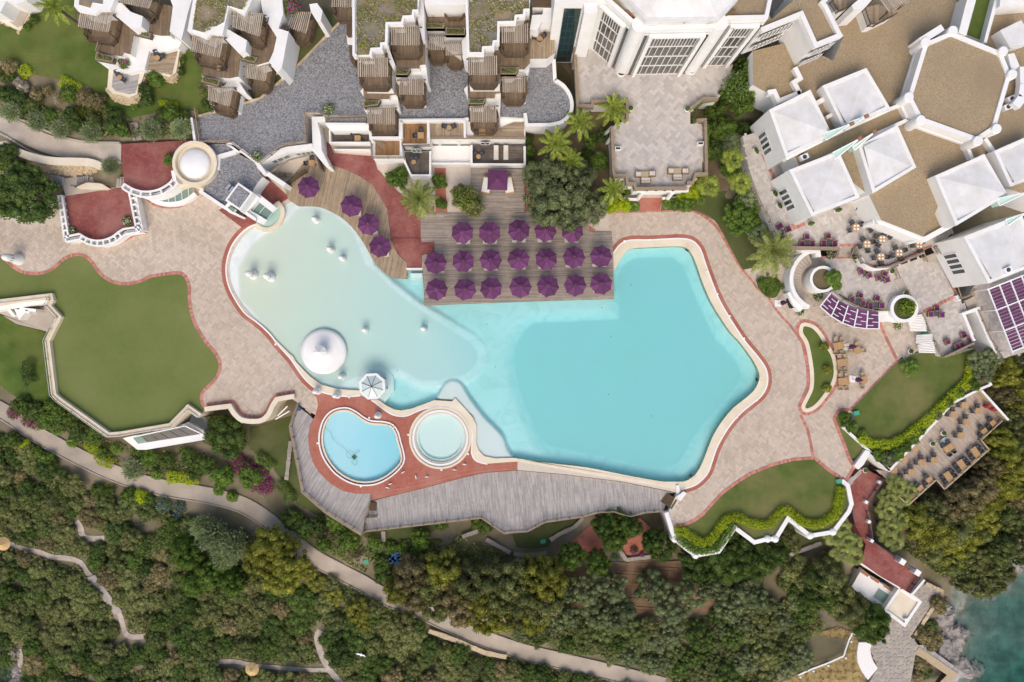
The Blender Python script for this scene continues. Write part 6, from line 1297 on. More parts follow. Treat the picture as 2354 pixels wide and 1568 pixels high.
for s,w_,dz in (('-100,240 60,290 220,345 360,375 480,420 620,430 740,470 800,560 880,640 950,740 1030,850 1100,950 1130,1050 1160,1130 1220,1155 1320,1150',12,.1),('700,90 740,150 760,230 830,250 960,250',14,.1),('170,1270 190,1340 180,1450 130,1568',12,.1)): path('stone_path',T(0,3,s),w_,'path_stone',dz)
for s,w_ in (('-400,1385 -200,1380 0,1420 200,1435 420,1455 650,1460',10),('590,1090 560,1160 590,1280 640,1400 700,1490 800,1600',14)): path('stone_path',T(1,3,s),w_,'path_stone',.1)
stp = thing('path_steps','flight of stone steps in the path running down through the dense bushes','stairs',G(*T1(0,3,950,750)))
for k in range(17):
 t = k / 17;c = T1(0,3,850 + 250 * t,610 + 330 * t);a_,b_ = G(c[0] - 10,c[1] + 3,.2),G(c[0] + 9,c[1] - 3,.2);obj('step',MB().beam(a_,b_,0.55,0.2),M['flagstone'],stp)
struct('seabed',drape([(2185,1320),(2260,1300),(2353,1250),(2500,1200),(2600,1700),(2190,1700)],0.05,14),M['seabed'])
sea = struct('sea',MB().prism([(-1700,-1800),(1700,-1800),(1700,60),(-1700,60)],-30,-11.6,bottom=True),M['sea_water'])
# low stone walls in the southern gardens
def stonewall(i,j,s,label,wdt=0.55,hgt=0.7,mat='grey_stone'):
 P = resample(T(i,j,s) if ' ' in s else [],9);p0 = G(*P[0]);o = thing('stone_wall',label,'wall',p0)
 for a,b in zip(P[:-1],P[1:]): A_,B_ = G(*a,.3),G(*b,.3);obj('stone',MB().beam(A_,B_,wdt * random.uniform(.85,1.1),hgt * random.uniform(.9,1.1)),M[mat],o)
stonewall(2,3,'965,320 1045,440 1265,412','low L-shaped stone wall around the purple flower bed below the brick court')
stonewall(2,3,'650,60 560,150 460,190 390,230 350,260','curved low stone wall under the railing of the long lower deck')
stonewall(2,3,'20,385 120,405 220,400 320,380','short bowed stone wall at the foot of the shaded lawn below the deck')
stonewall(3,3,'110,300 140,415 490,285','low stone wall closing the small lawn below the zigzag garden wall')
stonewall(1,3,'1895,230 2040,175','short straight stone wall under the corner of the long lower deck');stonewall(1,3,'2115,250 2340,375','straight stone wall slanting away below the long lower deck')
stonewall(1,2,'325,920 285,1270','narrow stone wall dividing the shaded lawn beside the corner deck');stonewall(1,3,'1175,175 1175,270','short stone kerb wall crossing the shaded lawn under the long deck')
stonewall(3,3,'1590,735 1450,960 1340,1130','tan stone wall with lamps between the flagstone court and the shore',.5,.9,'stone_unit');stonewall(3,3,'1440,655 1590,725','short tan stone wall behind the beach kiosk',.5,.9,'stone_unit')
stonewall(1,3,'1590,1090 1850,1180 2100,1290 2300,1330','rough pale stone wall below the lower stretch of the footpath',.7,.8,'stone_unit')
wf = thing('fence','white picket rail fence across the dry grass slope near the shore','fence',G(*T1(3,3,500,1400)))
FP_ = T(3,3,'280,1505 400,1450 535,1400 695,1330 745,1180 780,1110')
for a,b in zip(FP_[:-1],FP_[1:]): obj('rail',MB().beam(G(*a,.8),G(*b,.8),.22,.1),M['white'],wf);
for a in FP_: q = G(*a);obj('post',MB().box((q[0],q[1],q[2] + .4),(.25,.25,.9)),M['white'],wf)
cv = thing('curved_bench_wall','broad curved white bench wall edging the flagstone court','bench',W(*T1(3,3,880,1350),-9.2));block(cv,'seat',cr(T(3,3,'835,1205 955,1205'),1) + cr(T(3,3,'940,1270 960,1360 1010,1442'),3) + T(3,3,'920,1550') + cr(T(3,3,'860,1460 825,1380 820,1290'),3),-8.6,-9.6,'cushion_white','white')
pr = thing('wooden_jetty','angular wooden jetty with a pale plank centre stepping down to the sea','jetty',W(*T1(3,3,1600,1400),-10))
JP = T(3,3,'1335,1300 1385,1230 1440,1225 1812,1492 1700,1620 1560,1620 1650,1500');block(pr,'frame',JP,-9.3,-10.5,'timber','timber');wood_top(XY(JP,-9.25),-9.25,math.radians(55),pr,'plank_silver',0.2)
obj('centre_strip',MB().strip(XY(T(3,3,'1370,1275 1700,1500 1600,1600'),-9.15),-.55,.55,-9.22,-9.15),M['teak_pale'],pr)
# ================================================================== FURNITURE AND SMALL THINGS
def leg4(o,name,xs,ys,h,w,mat,z0=0.0):
 me = MB().box((0,0,h / 2),(w,w,h)).mesh(name,M[mat])
 for x in xs:
  for y in ys: inst(name,me,o,(x,y,z0))
def mk_umbrella():
 o = thing('parasol','purple parasol','parasol');n = 8;R = 1.53;ze,za = 2.25,2.8
 def rim(k): t = 2 * math.pi * (k + .5) / n;return Vector((R * math.cos(t),R * math.sin(t),ze))
 a,b = rim(0),rim(1);ap = Vector((0,0,za));mb = MB();N1 = 6;N2 = 6
 for i in range(N1 + 1):
  for j in range(N2 + 1):
   s = i / N1;t = j / N2;p = ap.lerp(a.lerp(b,t),s);sag = math.sin(math.pi * t) * s;m = (a + b) / 2;d = Vector((m.x,m.y,0)).normalized()
   p = p - d * 0.06 * sag * s + Vector((0,0,-0.05 * sag));mb.v.append(tuple(p))
 for i in range(N1):
  for j in range(N2): k = i * (N2 + 1) + j;mb.f.append([k,k + N2 + 1,k + N2 + 2,k + 1]);mb.m.append(0)
 me = mb.mesh('panel',M['purple'],True)
 rib = MB().beam((0.05,0,za - .03),(R,0,ze - .03),.03,.03).mesh('rib',M['purple_seam'])
 seam = MB().beam((0.03,0,za + .012),(R * .995,0,ze + .012),.022,.012).mesh('seam',M['purple_seam'])
 for k in range(n): inst('panel',me,o,(0,0,0),2 * math.pi * k / n);inst('rib',rib,o,(0,0,0),2 * math.pi * (k + .5) / n);inst('seam',seam,o,(0,0,0),2 * math.pi * (k + .5) / n)
 obj('vent',MB().lathe([(0.42,za - .10),(0.4,za - .03),(0.02,za + .1)],n=8,a0=math.pi / 8),M['purple'],o);obj('vent_trim',MB().lathe([(0.43,za - .115),(0.44,za - .08),(0.41,za - .07)],n=8,a0=math.pi / 8),M['purple_seam'],o)
 obj('finial',MB().lathe([(.035,za + .08),(.05,za + .14),(.01,za + .2)],n=8),M['teak'],o);obj('pole',MB().tube((0,0,0),(0,0,za),.03,.03,8),M['teak'],o);obj('base',MB().box((0,0,.05),(.6,.6,.1)),M['grey_stone'],o)
 return Proto(o)
UMB = mk_umbrella();GU_ = 'purple parasols on the pool sun decks'
row_c = T(1,1,'483,155 875,318 1031,490 1136,700');row_t = T(1,1,'1898,565 2147,563') + T(2,1,'65,552 305,548 558,553');row_m = T(1,1,'1652,845 1908,832 2159,825') + T(2,1,'62,815 313,810 570,797 818,792');row_f = T(1,1,'1660,1097 1915,1090 2166,1080') + T(2,1,'72,1070 327,1062 580,1053 827,1043')
def mk_lounger():
 o = thing('sun_lounger','sun lounger','sun lounger');f = MB().box((0,0,.28),(.66,1.95,.06)).box((-.31,0,.3),(.05,1.95,.1)).box((.31,0,.3),(.05,1.95,.1));obj('frame',f,M['teak_pale'],o)
 obj('mattress',MB().box((0,-.3,.37),(.6,1.3,.11)),M['cushion'],o);q = MB();Mx = Matrix.Translation((0,.36,.37)) @ Matrix.Rotation(.5,4,'X');q.box((0,.3,0),(.6,.62,.11),M=Mx);obj('backrest',q,M['cushion'],o)
 leg4(o,'leg',(-.28,.28),(-.88,.8),.28,.06,'white_metal');return Proto(o)
LNG = mk_lounger()
for row,nm,zd,dy in ((row_t,'back row of the square deck',0.12,-1.15),(row_m,'middle row of the square deck',0.12,-0.95),(row_f,'front row of the square deck',0.12,-0.8),(row_c,'row on the curved deck',0.06,-0.9)):
 for i,(u,v) in enumerate(row):
  p = W(u,v,zd + 2.5);um = UMB.put((p[0],p[1],zd),random.uniform(-.4,.4),'purple octagonal parasol, %s from the left in the %s' % (NTH[i],nm),GU_);um.rotation_euler.x = random.uniform(-.035,.035);um.rotation_euler.y = random.uniform(-.035,.035)
  if 'curved' in nm and i == 0: continue
  for s,sd_ in ((-1,'left'),(1,'right')): LNG.put((p[0] + s * .62,p[1] + dy + .75,zd),random.uniform(-.03,.03),'pale lounger, %s one under the %s parasol of the %s' % (sd_,NTH[i],nm),'sun loungers beneath the purple parasols')
def rect4(i,j,s,z): return [Vector(W(*p,z)) for p in T(i,j,s)]
# square parasol with two daybeds
sq = thing('parasol','square purple parasol shading two white daybeds on the upper sun deck','parasol',W(*T1(1,1,2222,70),.55),-.05);zq = 2.5
c_ = Vector(W(*T1(1,1,2222,84),.55 + zq));sq.location = (c_.x,c_.y,.55);OFF[sq.name] = (0,0,0)
for k in range(4):
 a_ = math.pi / 4 + k * math.pi / 2;r = 1.86;A_ = (r * math.cos(a_),r * math.sin(a_),zq - .25);B_ = (r * math.cos(a_ + math.pi / 2),r * math.sin(a_ + math.pi / 2),zq - .25)
 mb = MB();mb.add([A_,B_,(0,0,zq + .25),(A_[0],A_[1],A_[2] - .15),(B_[0],B_[1],B_[2] - .15)],[[0,1,2],[3,4,1,0]]);obj('panel',mb,M['purple'],sq)
obj('vent',MB().lathe([(.4,zq + .14),(.38,zq + .2),(.02,zq + .32)],n=4,a0=math.pi / 4),M['purple'],sq);obj('pole',MB().tube((0,0,0),(0,0,zq + .2),.05,.05,8),M['teak'],sq)
for x,y,rz,sd_ in ((2122,140,-.2,'left'),(2322,140,.2,'right')):
 o = thing('daybed','wicker daybed with a white mattress under the %s edge of the square purple parasol' % sd_,'daybed',W(*T1(1,1,x,y),.55),rz,'daybeds under the square parasol');OFF[o.name] = (0,0,0)
 obj('frame',MB().box((0,0,.17),(1.25,2.3,.34)),M['teak'],o);obj('mattress',MB().box((0,.05,.4),(1.1,2.05,.14)),M['cushion_white'],o);obj('backrest',MB().box((0,1.05,.55),(1.2,.18,.5)),M['rattan'],o)
# chairs and tables
def mk_chair(nm,label,cat,body,cush,w=.52,arms=True,hb=.82,legs='black'):
 o = thing(nm,label,cat);obj('seat',MB().box((0,0,.40),(w,w,.08)),M[body],o);obj('cushion',MB().box((0,-.01,.46),(w * .82,w * .84,.06)),M[cush],o)
 q = MB();Mx = Matrix.Translation((0,w * .46,.42)) @ Matrix.Rotation(-.18,4,'X');q.box((0,0,(hb - .42) / 2),(w,.06,hb - .42),M=Mx);obj('backrest',q,M[body],o)
 if arms:
  am = MB().box((0,0,.62),(.06,w * .95,.05)).box((0,-w * .42,.52),(.05,.05,.2)).mesh('arm',M[body]);inst('arm',am,o,(-w / 2,0,0));inst('arm',am,o,(w / 2,0,0))
 leg4(o,'leg',(-w * .44,w * .44),(-w * .42,w * .44),.4,.045,legs);return Proto(o)
CH = mk_chair('chair','x','chair','black_wicker','slate',.52,True,.85)
CHW = mk_chair('folding_chair','x','chair','teak_pale','teak_pale',.5,True,.85,'teak_pale')
def mk_arm():
 o = thing('armchair','x','armchair');obj('base',MB().box((0,0,.17),(.78,.78,.30)),M['rattan'],o);obj('seat_cushion',MB().box((0,-.05,.38),(.6,.62,.14)),M['purple_cushion'],o)
 q = MB();Mx = Matrix.Translation((0,.33,.34)) @ Matrix.Rotation(-.15,4,'X');q.box((0,0,.22),(.76,.1,.5),M=Mx);obj('backrest',q,M['rattan'],o);q = MB();Mx = Matrix.Translation((0,.25,.4)) @ Matrix.Rotation(-.2,4,'X');q.box((0,0,.2),(.6,.12,.38),M=Mx);obj('back_cushion',q,M['purple_cushion'],o)
 am = MB().box((0,-.02,.42),(.1,.74,.26)).mesh('arm',M['rattan']);inst('arm',am,o,(-.36,0,0));inst('arm',am,o,(.36,0,0));return Proto(o)
ARM = mk_arm()
def mk_table(nm,shape,mat,h=.74,sx=.8,sy=.8):
 o = thing(nm,'x','table')
 if shape == 'round': obj('tabletop',MB().lathe([(.01,h - .04),(sx / 2,h - .04),(sx / 2,h),(.01,h)],n=28),M[mat],o);obj('pedestal',MB().lathe([(.3,0),(.28,.04),(.06,.1),(.06,h - .04)],n=12),M['dark_metal'],o)
 else:
  k = max(3,int(sx / .13));pl = MB().box((0,0,0),(sx / k - .008,sy,.035)).mesh('slat',M[mat])
  for a in range(k): inst('slat',pl,o,(-sx / 2 + (a + .5) * sx / k,0,h - .018))
  leg4(o,'leg',(-sx * .42,sx * .42),(-sy * .42,sy * .42),h - .04,.06,mat)
 return Proto(o)
TSQ = mk_table('table','sq','teak',.74,.8,.8);TRE = mk_table('table','re','teak',.74,1.45,.85);TRO = mk_table('dining_table','round','teak',.74,1.05);TSM = mk_table('side_table','round','teak',.55,.62);TSL = mk_table('coffee_table','sq','slate',.42,.62,.6);TPI = mk_table('table','re','teak',.74,1.5,.95)
def side_word(a):
 a %= 360;return ['right','at upper right','at the top','at upper left','left','at lower left','at the bottom','at lower right'][int((a + 22.5) // 45) % 8]
def chairs_at(P,c,z,angs,dist,desc,group,kind,table_rz=0):
 desc = desc.replace('small table','table')
 seen = {}
 for a in angs:
  t = math.radians(a) + table_rz;sw_ = side_word(math.degrees(t));seen[sw_] = seen.get(sw_,0) + 1;ex = '' if seen[sw_] == 1 else ', second one'
  P.put((c[0] + dist * math.cos(t),c[1] + dist * math.sin(t),z),t - math.pi / 2 + random.uniform(-.15,.15),'%s %s of the %s%s' % (kind,sw_,desc,ex),group)
plate = Proto(None);pm = thing('place_setting','x','place setting');obj('plate',MB().lathe([(.01,.0),(.07,.0),(.13,.018),(.12,.022),(.01,.012)],n=16),M['porcelain'],pm);obj('glass',MB().lathe([(.03,0),(.035,.12),(.01,.12)],(0.16,.06,0),8),M['glass_clear'],pm);plate.r = pm
RT_ = [(812,525,[125,30,205],'round table nearest the purple seats'),(912,678,[125,22,200,285],'round table beside the stair balustrade'),(1040,795,[120,0,190,280],'round table at the terrace bow'),(1208,758,[120,25,205,295],'round table beside the low white wall'),
       (1053,632,[150,65,240],'round table in the terrace middle'),(895,342,[178,280],'round table beside the hip-roofed box'),(1000,512,[215,20],'round table by the upper canopy column'),(1172,568,[225,160],'round table under the canopy edge'),(1392,685,[185,290,40],'round table by the lower canopy column')]
for x,y,an,d in RT_:
 p = W(*T1(3,1,x,y),3.74);TRO.put((p[0],p[1],3),0,d.replace('round','round teak'),'round dining tables on the upper restaurant terrace');chairs_at(CH,p,3,an,.82,d,'black chairs on the upper restaurant terrace','black chair')
 for k in range(4):
  a = 45 + 90 * k;plate.put((p[0] + .3 * math.cos(math.radians(a)),p[1] + .3 * math.sin(math.radians(a)),3.742),math.radians(a),'white place setting %s of the %s' % (side_word(a),d),'place settings on the round tables')
SEATS = [('beside the palm on the upper terrace',3,[(105,515,-60),(185,540,200),(165,628,90)],[(125,568)]),('along the left stretch of the timber rail',3,[(355,612,180),(313,676,0),(405,672,0)],[(362,674)]),('along the right stretch of the timber rail',3,[(553,604,180),(512,670,0),(612,670,0)],[(560,665)]),
         ('in the upper lounge group of the middle terrace',1.6,[(912,905,160),(858,930,25),(932,966,25)],[(897,950)]),('below the potted topiary of the middle terrace',1.6,[(1072,950,160),(1018,986,20),(1096,1008,20)],[(1055,999)]),
         ('in the left group above the purple awning',1.6,[(848,1150,160),(773,1185,15),(872,1222,15)],[(828,1210)]),('in the right group above the purple awning',1.6,[(1003,1176,165),(940,1240,0),(1045,1243,0)],[(992,1243)]),
         ('in the small group on the lower stone terrace',1.5,[(1550,1268,180),(1495,1322,0),(1598,1328,0)],[(1545,1320)]),('behind the lower balustrade above the hedge',1.5,[(1800,1512,200),(1652,1578,25),(1740,1612,25),(1780,1598,25),(1870,1545,-60)],[(1720,1640)])]
for nm,z,seats,tabs in SEATS:
 for i,(x,y,r) in enumerate(sorted(seats)):
  p = W(*T1(3,1,x,y),z + .4);ARM.put((p[0],p[1],z),math.radians(r if r not in (0,180) else r),'purple-cushioned wicker armchair, %s from the left %s' % (NTH[i],nm),'purple armchairs on the restaurant terraces',.9)
 for x,y in tabs: p = W(*T1(3,1,x,y),z + .4);TSL.put((p[0],p[1],z),math.radians(seats[-1][2]),'dark slate coffee table between purple armchairs %s' % nm,'slate coffee tables')
DT = [(1812,592,'s',0),(1940,645,'s',0),(1710,678,'s',0),(1830,745,'s',0),(1780,870,'s',0),(2075,757,'e',0),(1995,833,'e',0),(1665,985,'r',.6),(1910,1024,'r',-.95),(1785,1140,'r',-.95),(1663,1250,'r',-.95),(1354,993,'n',0),(1257,1090,'n',0),(1418,1120,'s',0),(1537,1098,'s',0),(1325,1207,'s',0),(1232,1288,'u',0),(1488,1283,'e',0),(1405,1360,'e',0),(1322,1437,'n2',0),(1160,1190,'n',0)]
DT.sort()
for i,(x,y,k,rz) in enumerate(DT):
 zd = -2.5;p = W(*T1(3,2,x,y),zd + .74);d = '%s table from the left on the restaurant deck' % NTH[i] if i < 20 else 'rightmost table on the restaurant deck'
 if k == 'r':
  TRE.put((p[0],p[1],zd),rz,'rectangular teak table, the ' + d,'teak tables on the wooden restaurant deck');an = [120,60,-60,-120]
  for a in an:
   dx = .38 * (1 if abs(a) < 90 else -1);dy = .72 * (1 if a > 0 else -1);X = p[0] + dx * math.cos(rz) - dy * math.sin(rz);Y = p[1] + dx * math.sin(rz) + dy * math.cos(rz)
   CH.put((X,Y,zd),rz + (0 if a > 0 else math.pi),'black chair %s of the %s' % (side_word(math.degrees(math.atan2(Y - p[1],X - p[0]))),d),'black chairs on the wooden restaurant deck')
 else:
  r_ = .7 if k in ('e','n2') else 0;TSQ.put((p[0],p[1],zd),r_,'square teak table, the ' + d,'teak tables on the wooden restaurant deck');an = {'s': [180,95],'n': [],'n2': [],'u': [95],'e': [90,180]}[k];chairs_at(CH,p,zd,an,.72,d,'black chairs on the wooden restaurant deck','black chair',r_)
for x,y,d in ((655,45,'upper'),(690,200,'middle'),(700,372,'lower')):
 p = W(*T1(3,2,x,y),.74);TPI.put((p[0],p[1],0),.25 if d == 'upper' else .1,'%s rectangular teak table beside the planted island' % d,'teak tables on the plaza')
 for dx,dy in ((-.4,.85),(.4,.85),(-.4,-.85),(.4,-.85)): CHW.put((p[0] + dx,p[1] + dy,0),(0 if dy > 0 else math.pi) + random.uniform(-.1,.1),'wooden folding chair %s %s of the %s rectangular table by the island' % ('upper' if dy > 0 else 'lower','left' if dx < 0 else 'right',d),'wooden folding chairs on the plaza')
for x,y,d,an in ((825,87,'upper',[90,180,0]),(885,362,'lower',[95,262])):
 p = W(*T1(3,2,x,y),.74);TRO.put((p[0],p[1],0),0,'%s round teak table on the plaza beside a folded purple parasol' % d,'round tables on the plaza');chairs_at(CHW,p,0,an,.82,'%s round table beside the folded purple parasol' % d,'wooden folding chairs on the plaza','wooden folding chair')
def folded(x,y,i,j,rz,label):
 p = W(*T1(i,j,x,y),0);o = thing('folded_parasol',label,'parasol',p,rz,'folded purple parasols');OFF[o.name] = (0,0,0);obj('base',MB().box((0,0,.06),(.9,.9,.12)),M['white'],o)
 obj('pole',MB().tube((0,0,.1),(.35,0,2.6),.04,.04,8),M['teak'],o);q = MB();prof = [(.03,2.7),(.12,2.4),(.2,1.9),(.26,1.5),(.3,1.25)];n = 14;vs = []
 for k in range(n):
  for r,z in prof: t = 2 * math.pi * k / n;rr = r * (1.25 if k % 2 else .8);vs.append((rr * math.cos(t) + .13 * z,rr * math.sin(t),z))
 m = len(prof);q.add(vs,[[k * m + a,((k + 1) % n) * m + a,((k + 1) % n) * m + a + 1,k * m + a + 1] for k in range(n) for a in range(m - 1)]);obj('cloth',q,M['purple'],o)
folded(715,55,3,2,.15,'folded purple parasol on a white base beside the upper plaza tables');folded(772,350,3,2,-.2,'folded purple parasol on a white base beside the lower plaza tables');folded(90,1222,3,1,0,'folded purple parasol on a white base beside the black drinks cart')
bc = thing('drinks_cart','black drinks cart set with rows of glasses at the foot of the curved stair','cart',W(*T1(3,1,205,1215),0),-1.2);OFF[bc.name] = (0,0,0)
obj('top',MB().box((0,0,.9),(1.5,1.0,.08)),M['black'],bc);obj('body',MB().box((0,0,.45),(1.35,.85,.85)),M['black'],bc);gm = MB().lathe([(.03,0),(.05,.14),(.01,.14)],n=8).mesh('glass',M['porcelain'])
for a in range(9):
 for b in range(3): inst('glass',gm,bc,(-.55 + a * .14,-.2 + b * .2,.94))
# house terraces: small tables and pairs of chairs
HT = [(0,0,75,82,4.15,'r','terrace of the corner house',[10,-20]),(0,0,1445,530,5,'r','tan terrace',[110,20]),(0,0,1097,710,4.8,'r','lowest stone-walled garden terrace',[120,-30]),(0,0,1350,187,7,'r','top terrace beside the pink creeper',[0]),(0,0,2010,622,8,'r','upper terrace of the bougainvillea house',[-5]),
      (1,0,1628,122,9,'r','recessed top balcony',[120,60]),(1,0,1100,808,7,'r','middle terrace of the left wing',[-20]),(1,0,2070,798,7,'r','middle terrace of the right wing',[170]),(1,0,1515,1247,4.1,'s','orange wooden roof terrace',[90,180]),(1,0,1775,1175,4.1,'r','tan wooden roof terrace',[160,20]),
      (1,0,935,1275,1.0,'s','patio with an open door',[140,100]),(1,0,2080,1215,4.1,'s','right-hand wooden roof terrace',[180]),(1,0,1450,1490,1.35,'r','dark patio by the palm',[120,60]),(1,0,2045,1440,1.0,'r','patio with two loungers',[135,45]),(1,0,512,1500,.06,'s','deck below the gravel roof',[90,180]),(2,0,255,352,8.2,'r','terrace beside the glass wall',[165,35])]
for i,j,x,y,z,k,d,an in HT:
 p = W(*T1(i,j,x,y),z + .6);(TSM if k == 'r' else TSQ).put((p[0],p[1],z),0,'small %s teak table on the %s' % ('round' if k == 'r' else 'square',d),'small tables on the house terraces');chairs_at(CH,p,z,an,.62 if k == 'r' else .72,'small table on the %s' % d,'black chairs on the house terraces','black chair')
for x,d in ((2208,'left'),(2298,'right')): p = W(*T1(1,0,x,1405),1.3);LNG.put((p[0],p[1],1.0),0,'%s one of two cushioned sun loungers on the dark patio' % d,'patio sun loungers')
def mk_wood_lounge():
 o = thing('wooden_lounger','x','lounger');k = 9
 pl = MB().box((0,0,0),(.62,.14,.03)).mesh('slat',M['timber_light'])
 for a in range(k): inst('slat',pl,o,(0,-.8 + a * .19,.3 + max(0,a - 5) * .09))
 leg4(o,'leg',(-.28,.28),(-.75,.6),.3,.06,'timber_light');return Proto(o)
WLG = mk_wood_lounge()
for i,j,x,y,z,rz,d in ((1,0,1132,1312,4.05,.9,'on the orange terrace with the openwork rail'),(1,0,2222,1170,4.1,.3,'on the right-hand wooden roof terrace'),(1,1,215,45,.06,1.5,'beside the gate house wall'),(1,1,270,40,.06,1.5,'at the end of the curved deck')): p = W(*T1(i,j,x,y),z + .3);WLG.put((p[0],p[1],z),rz,'slatted wooden lounger ' + d,'slatted wooden loungers')
# lobby terrace lounge sets
def mk_sofa(w,nm,cat):
 o = thing(nm,'x',cat);obj('base',MB().box((0,0,.18),(w,.8,.3)),M['rattan'],o);obj('seat_cushion',MB().box((0,-.04,.38),(w - .2,.64,.13)),M['cushion'],o);obj('backrest',MB().box((0,.36,.5),(w,.12,.5)),M['rattan'],o);obj('back_cushion',MB().box((0,.26,.56),(w - .22,.14,.34)),M['cushion'],o)
 am = MB().box((0,0,.42),(.1,.76,.24)).mesh('arm',M['rattan']);inst('arm',am,o,(-w / 2 + .05,0,0));inst('arm',am,o,(w / 2 - .05,0,0));return Proto(o)
SOF = mk_sofa(1.3,'sofa','sofa');AR2 = mk_sofa(.78,'armchair','armchair');TCF = mk_table('coffee_table','re','teak_pale',.42,.95,.7)
for d,tx,ty,items in (('left',1222,35,[(1160,36,-90,'left'),(1290,30,90,'right')]),('right',1522,6,[(1460,6,-90,'left'),(1594,6,90,'right')])):
 p = W(*T1(2,1,tx,ty),5.4);TCF.put((p[0],p[1],5),0,'pale coffee table of the %s lounge set on the lobby terrace' % d,'lobby terrace lounge sets')
 for x,y,r,s in items: p = W(*T1(2,1,x,y),5.4);AR2.put((p[0],p[1],5),math.radians(r + 180),'beige armchair on the %s side of the %s lounge set on the lobby terrace' % (s,d),'lobby terrace lounge sets')
 p = W(*T1(2,1,tx + (8 if d == 'left' else 0),ty + 58),5.4);SOF.put((p[0],p[1],5),math.pi,'beige two-seat sofa of the %s lounge set on the lobby terrace' % d,'lobby terrace lounge sets')
# white turret lamps in and beside the pool
def mk_turret():
 o = thing('turret','x','turret');obj('body',MB().lathe([(.56,-.9),(.5,0),(.46,.35),(.36,.62),(.33,.9),(.335,1.35),(.28,1.62),(.15,1.78),(.01,1.82)],n=24),M['white'],o,smooth=True)
 sl = MB().box((0,0,0),(.05,.07,.26)).mesh('slot',M['soil'])
 for k in range(8): t = 2 * math.pi * k / 8;inst('slot',sl,o,(.31 * math.cos(t),.31 * math.sin(t),1.12),t)
 return Proto(o)
TUR = mk_turret()
for i,j,x,y,z,s,d in ((1,1,562,460,-.5,1,'nearest the curved sun deck'),(1,1,698,732,-.5,1,'left one of the close pair in the middle of the shallows'),(1,1,806,812,-.6,.95,'right one of the close pair in the middle of the shallows'),(0,1,2335,962,-.2,1.25,'nearest the left pool rim'),(1,1,140,982,-.2,1.25,'second from the left pool rim'),(1,1,1013,1465,-.7,.95,'right of the round white island'),(1,1,1548,1455,-.9,1,'standing alone in the middle of the pool'),(1,2,800,322,-.6,1,'between the round white island and the glass octagon'),
      (1,2,572,458,0,1,'left one on the pool rim above the bean-shaped pool'),(1,2,750,495,0,1,'right one on the pool rim above the bean-shaped pool'),(1,2,1125,682,0,.9,'on the red bricks between the two small pools'),(0,1,175,818,0,1.5,'large one on the plaza beside the roof lawn')):
 p = W(*T1(i,j,x,y),z);TUR.put(p,random.random(),'white bottle-shaped turret, %s' % d,'white turrets around the pool',(s * 1.05,s * 1.05,s * 1.25))
# round island and glass octagon
ri = thing('conical_roof','round white conical island roof with a small glazed lantern in the shallow pool','roof',W(*T1(1,2,622,98),.1));OFF[ri.name] = (0,0,0);Rr = 209 * SX / K
obj('drum',MB().lathe([(Rr * .95,-1.2),(Rr * .95,0)],n=64),M['white'],ri);obj('roof',MB().lathe([(Rr,-.12),(Rr,.0),(Rr * .82,.08),(Rr * .5,.22),(Rr * .24,.5),(Rr * .19,1.5)],n=64),M['white'],ri,smooth=True)
for k in range(8):
 t = 2 * math.pi * k / 8;t2 = t + math.pi / 4;r = .86;mb = MB().add([(r * math.cos(t),r * math.sin(t),2.3),(r * math.cos(t2),r * math.sin(t2),2.3),(0,0,2.85)],[[0,1,2]]);obj('pane',mb,M['cushion_white'],ri);obj('glazing_bar',MB().beam((r * math.cos(t),r * math.sin(t),2.32),(0,0,2.88),.06,.05),M['white'],ri)
obj('lantern',MB().lathe([(.6,1.4),(.8,2.3),(.9,2.28)],n=8),M['white'],ri)
go = thing('glass_octagon','octagonal glass-roofed white pavilion at the pool edge beside the bean-shaped pool','pavilion',W(*T1(1,2,1068,418),0));zg = 2.3;pc = W(*T1(1,2,1068,418),zg);go.location = (pc[0],pc[1],0);OFF[go.name] = (0,0,0);Rg = 128 * SX / K * (H - zg) / H;a0 = math.radians(27)
def og(r,k,z): t = a0 + 2 * math.pi * k / 8;return (r * math.cos(t),r * math.sin(t),z)
obj('frame',MB().prism([og(Rg,k,0)[:2] for k in range(8)],zg - .35,zg,holes=[[og(Rg * .8,k,0)[:2] for k in range(8)]]),M['white'],go);obj('platform',MB().prism([og(Rg * 1.45,k,0)[:2] for k in range(8)],-1.3,-.35),M['spa_floor'],go)
for k in range(8):
 obj('pane',MB().add([og(Rg * .82,k,zg - .03),og(Rg * .82,k + 1,zg - .03),(0,0,zg + .55)],[[0,1,2]]),M['glass_pale'],go);obj('glazing_bar',MB().beam(og(Rg * .82,k,zg),(0,0,zg + .58),.05,.05),M['dark_metal'],go);obj('column',MB().tube(og(Rg * .88,k,-.8),og(Rg * .88,k,zg - .3),.12,.12,8),M['white'],go)
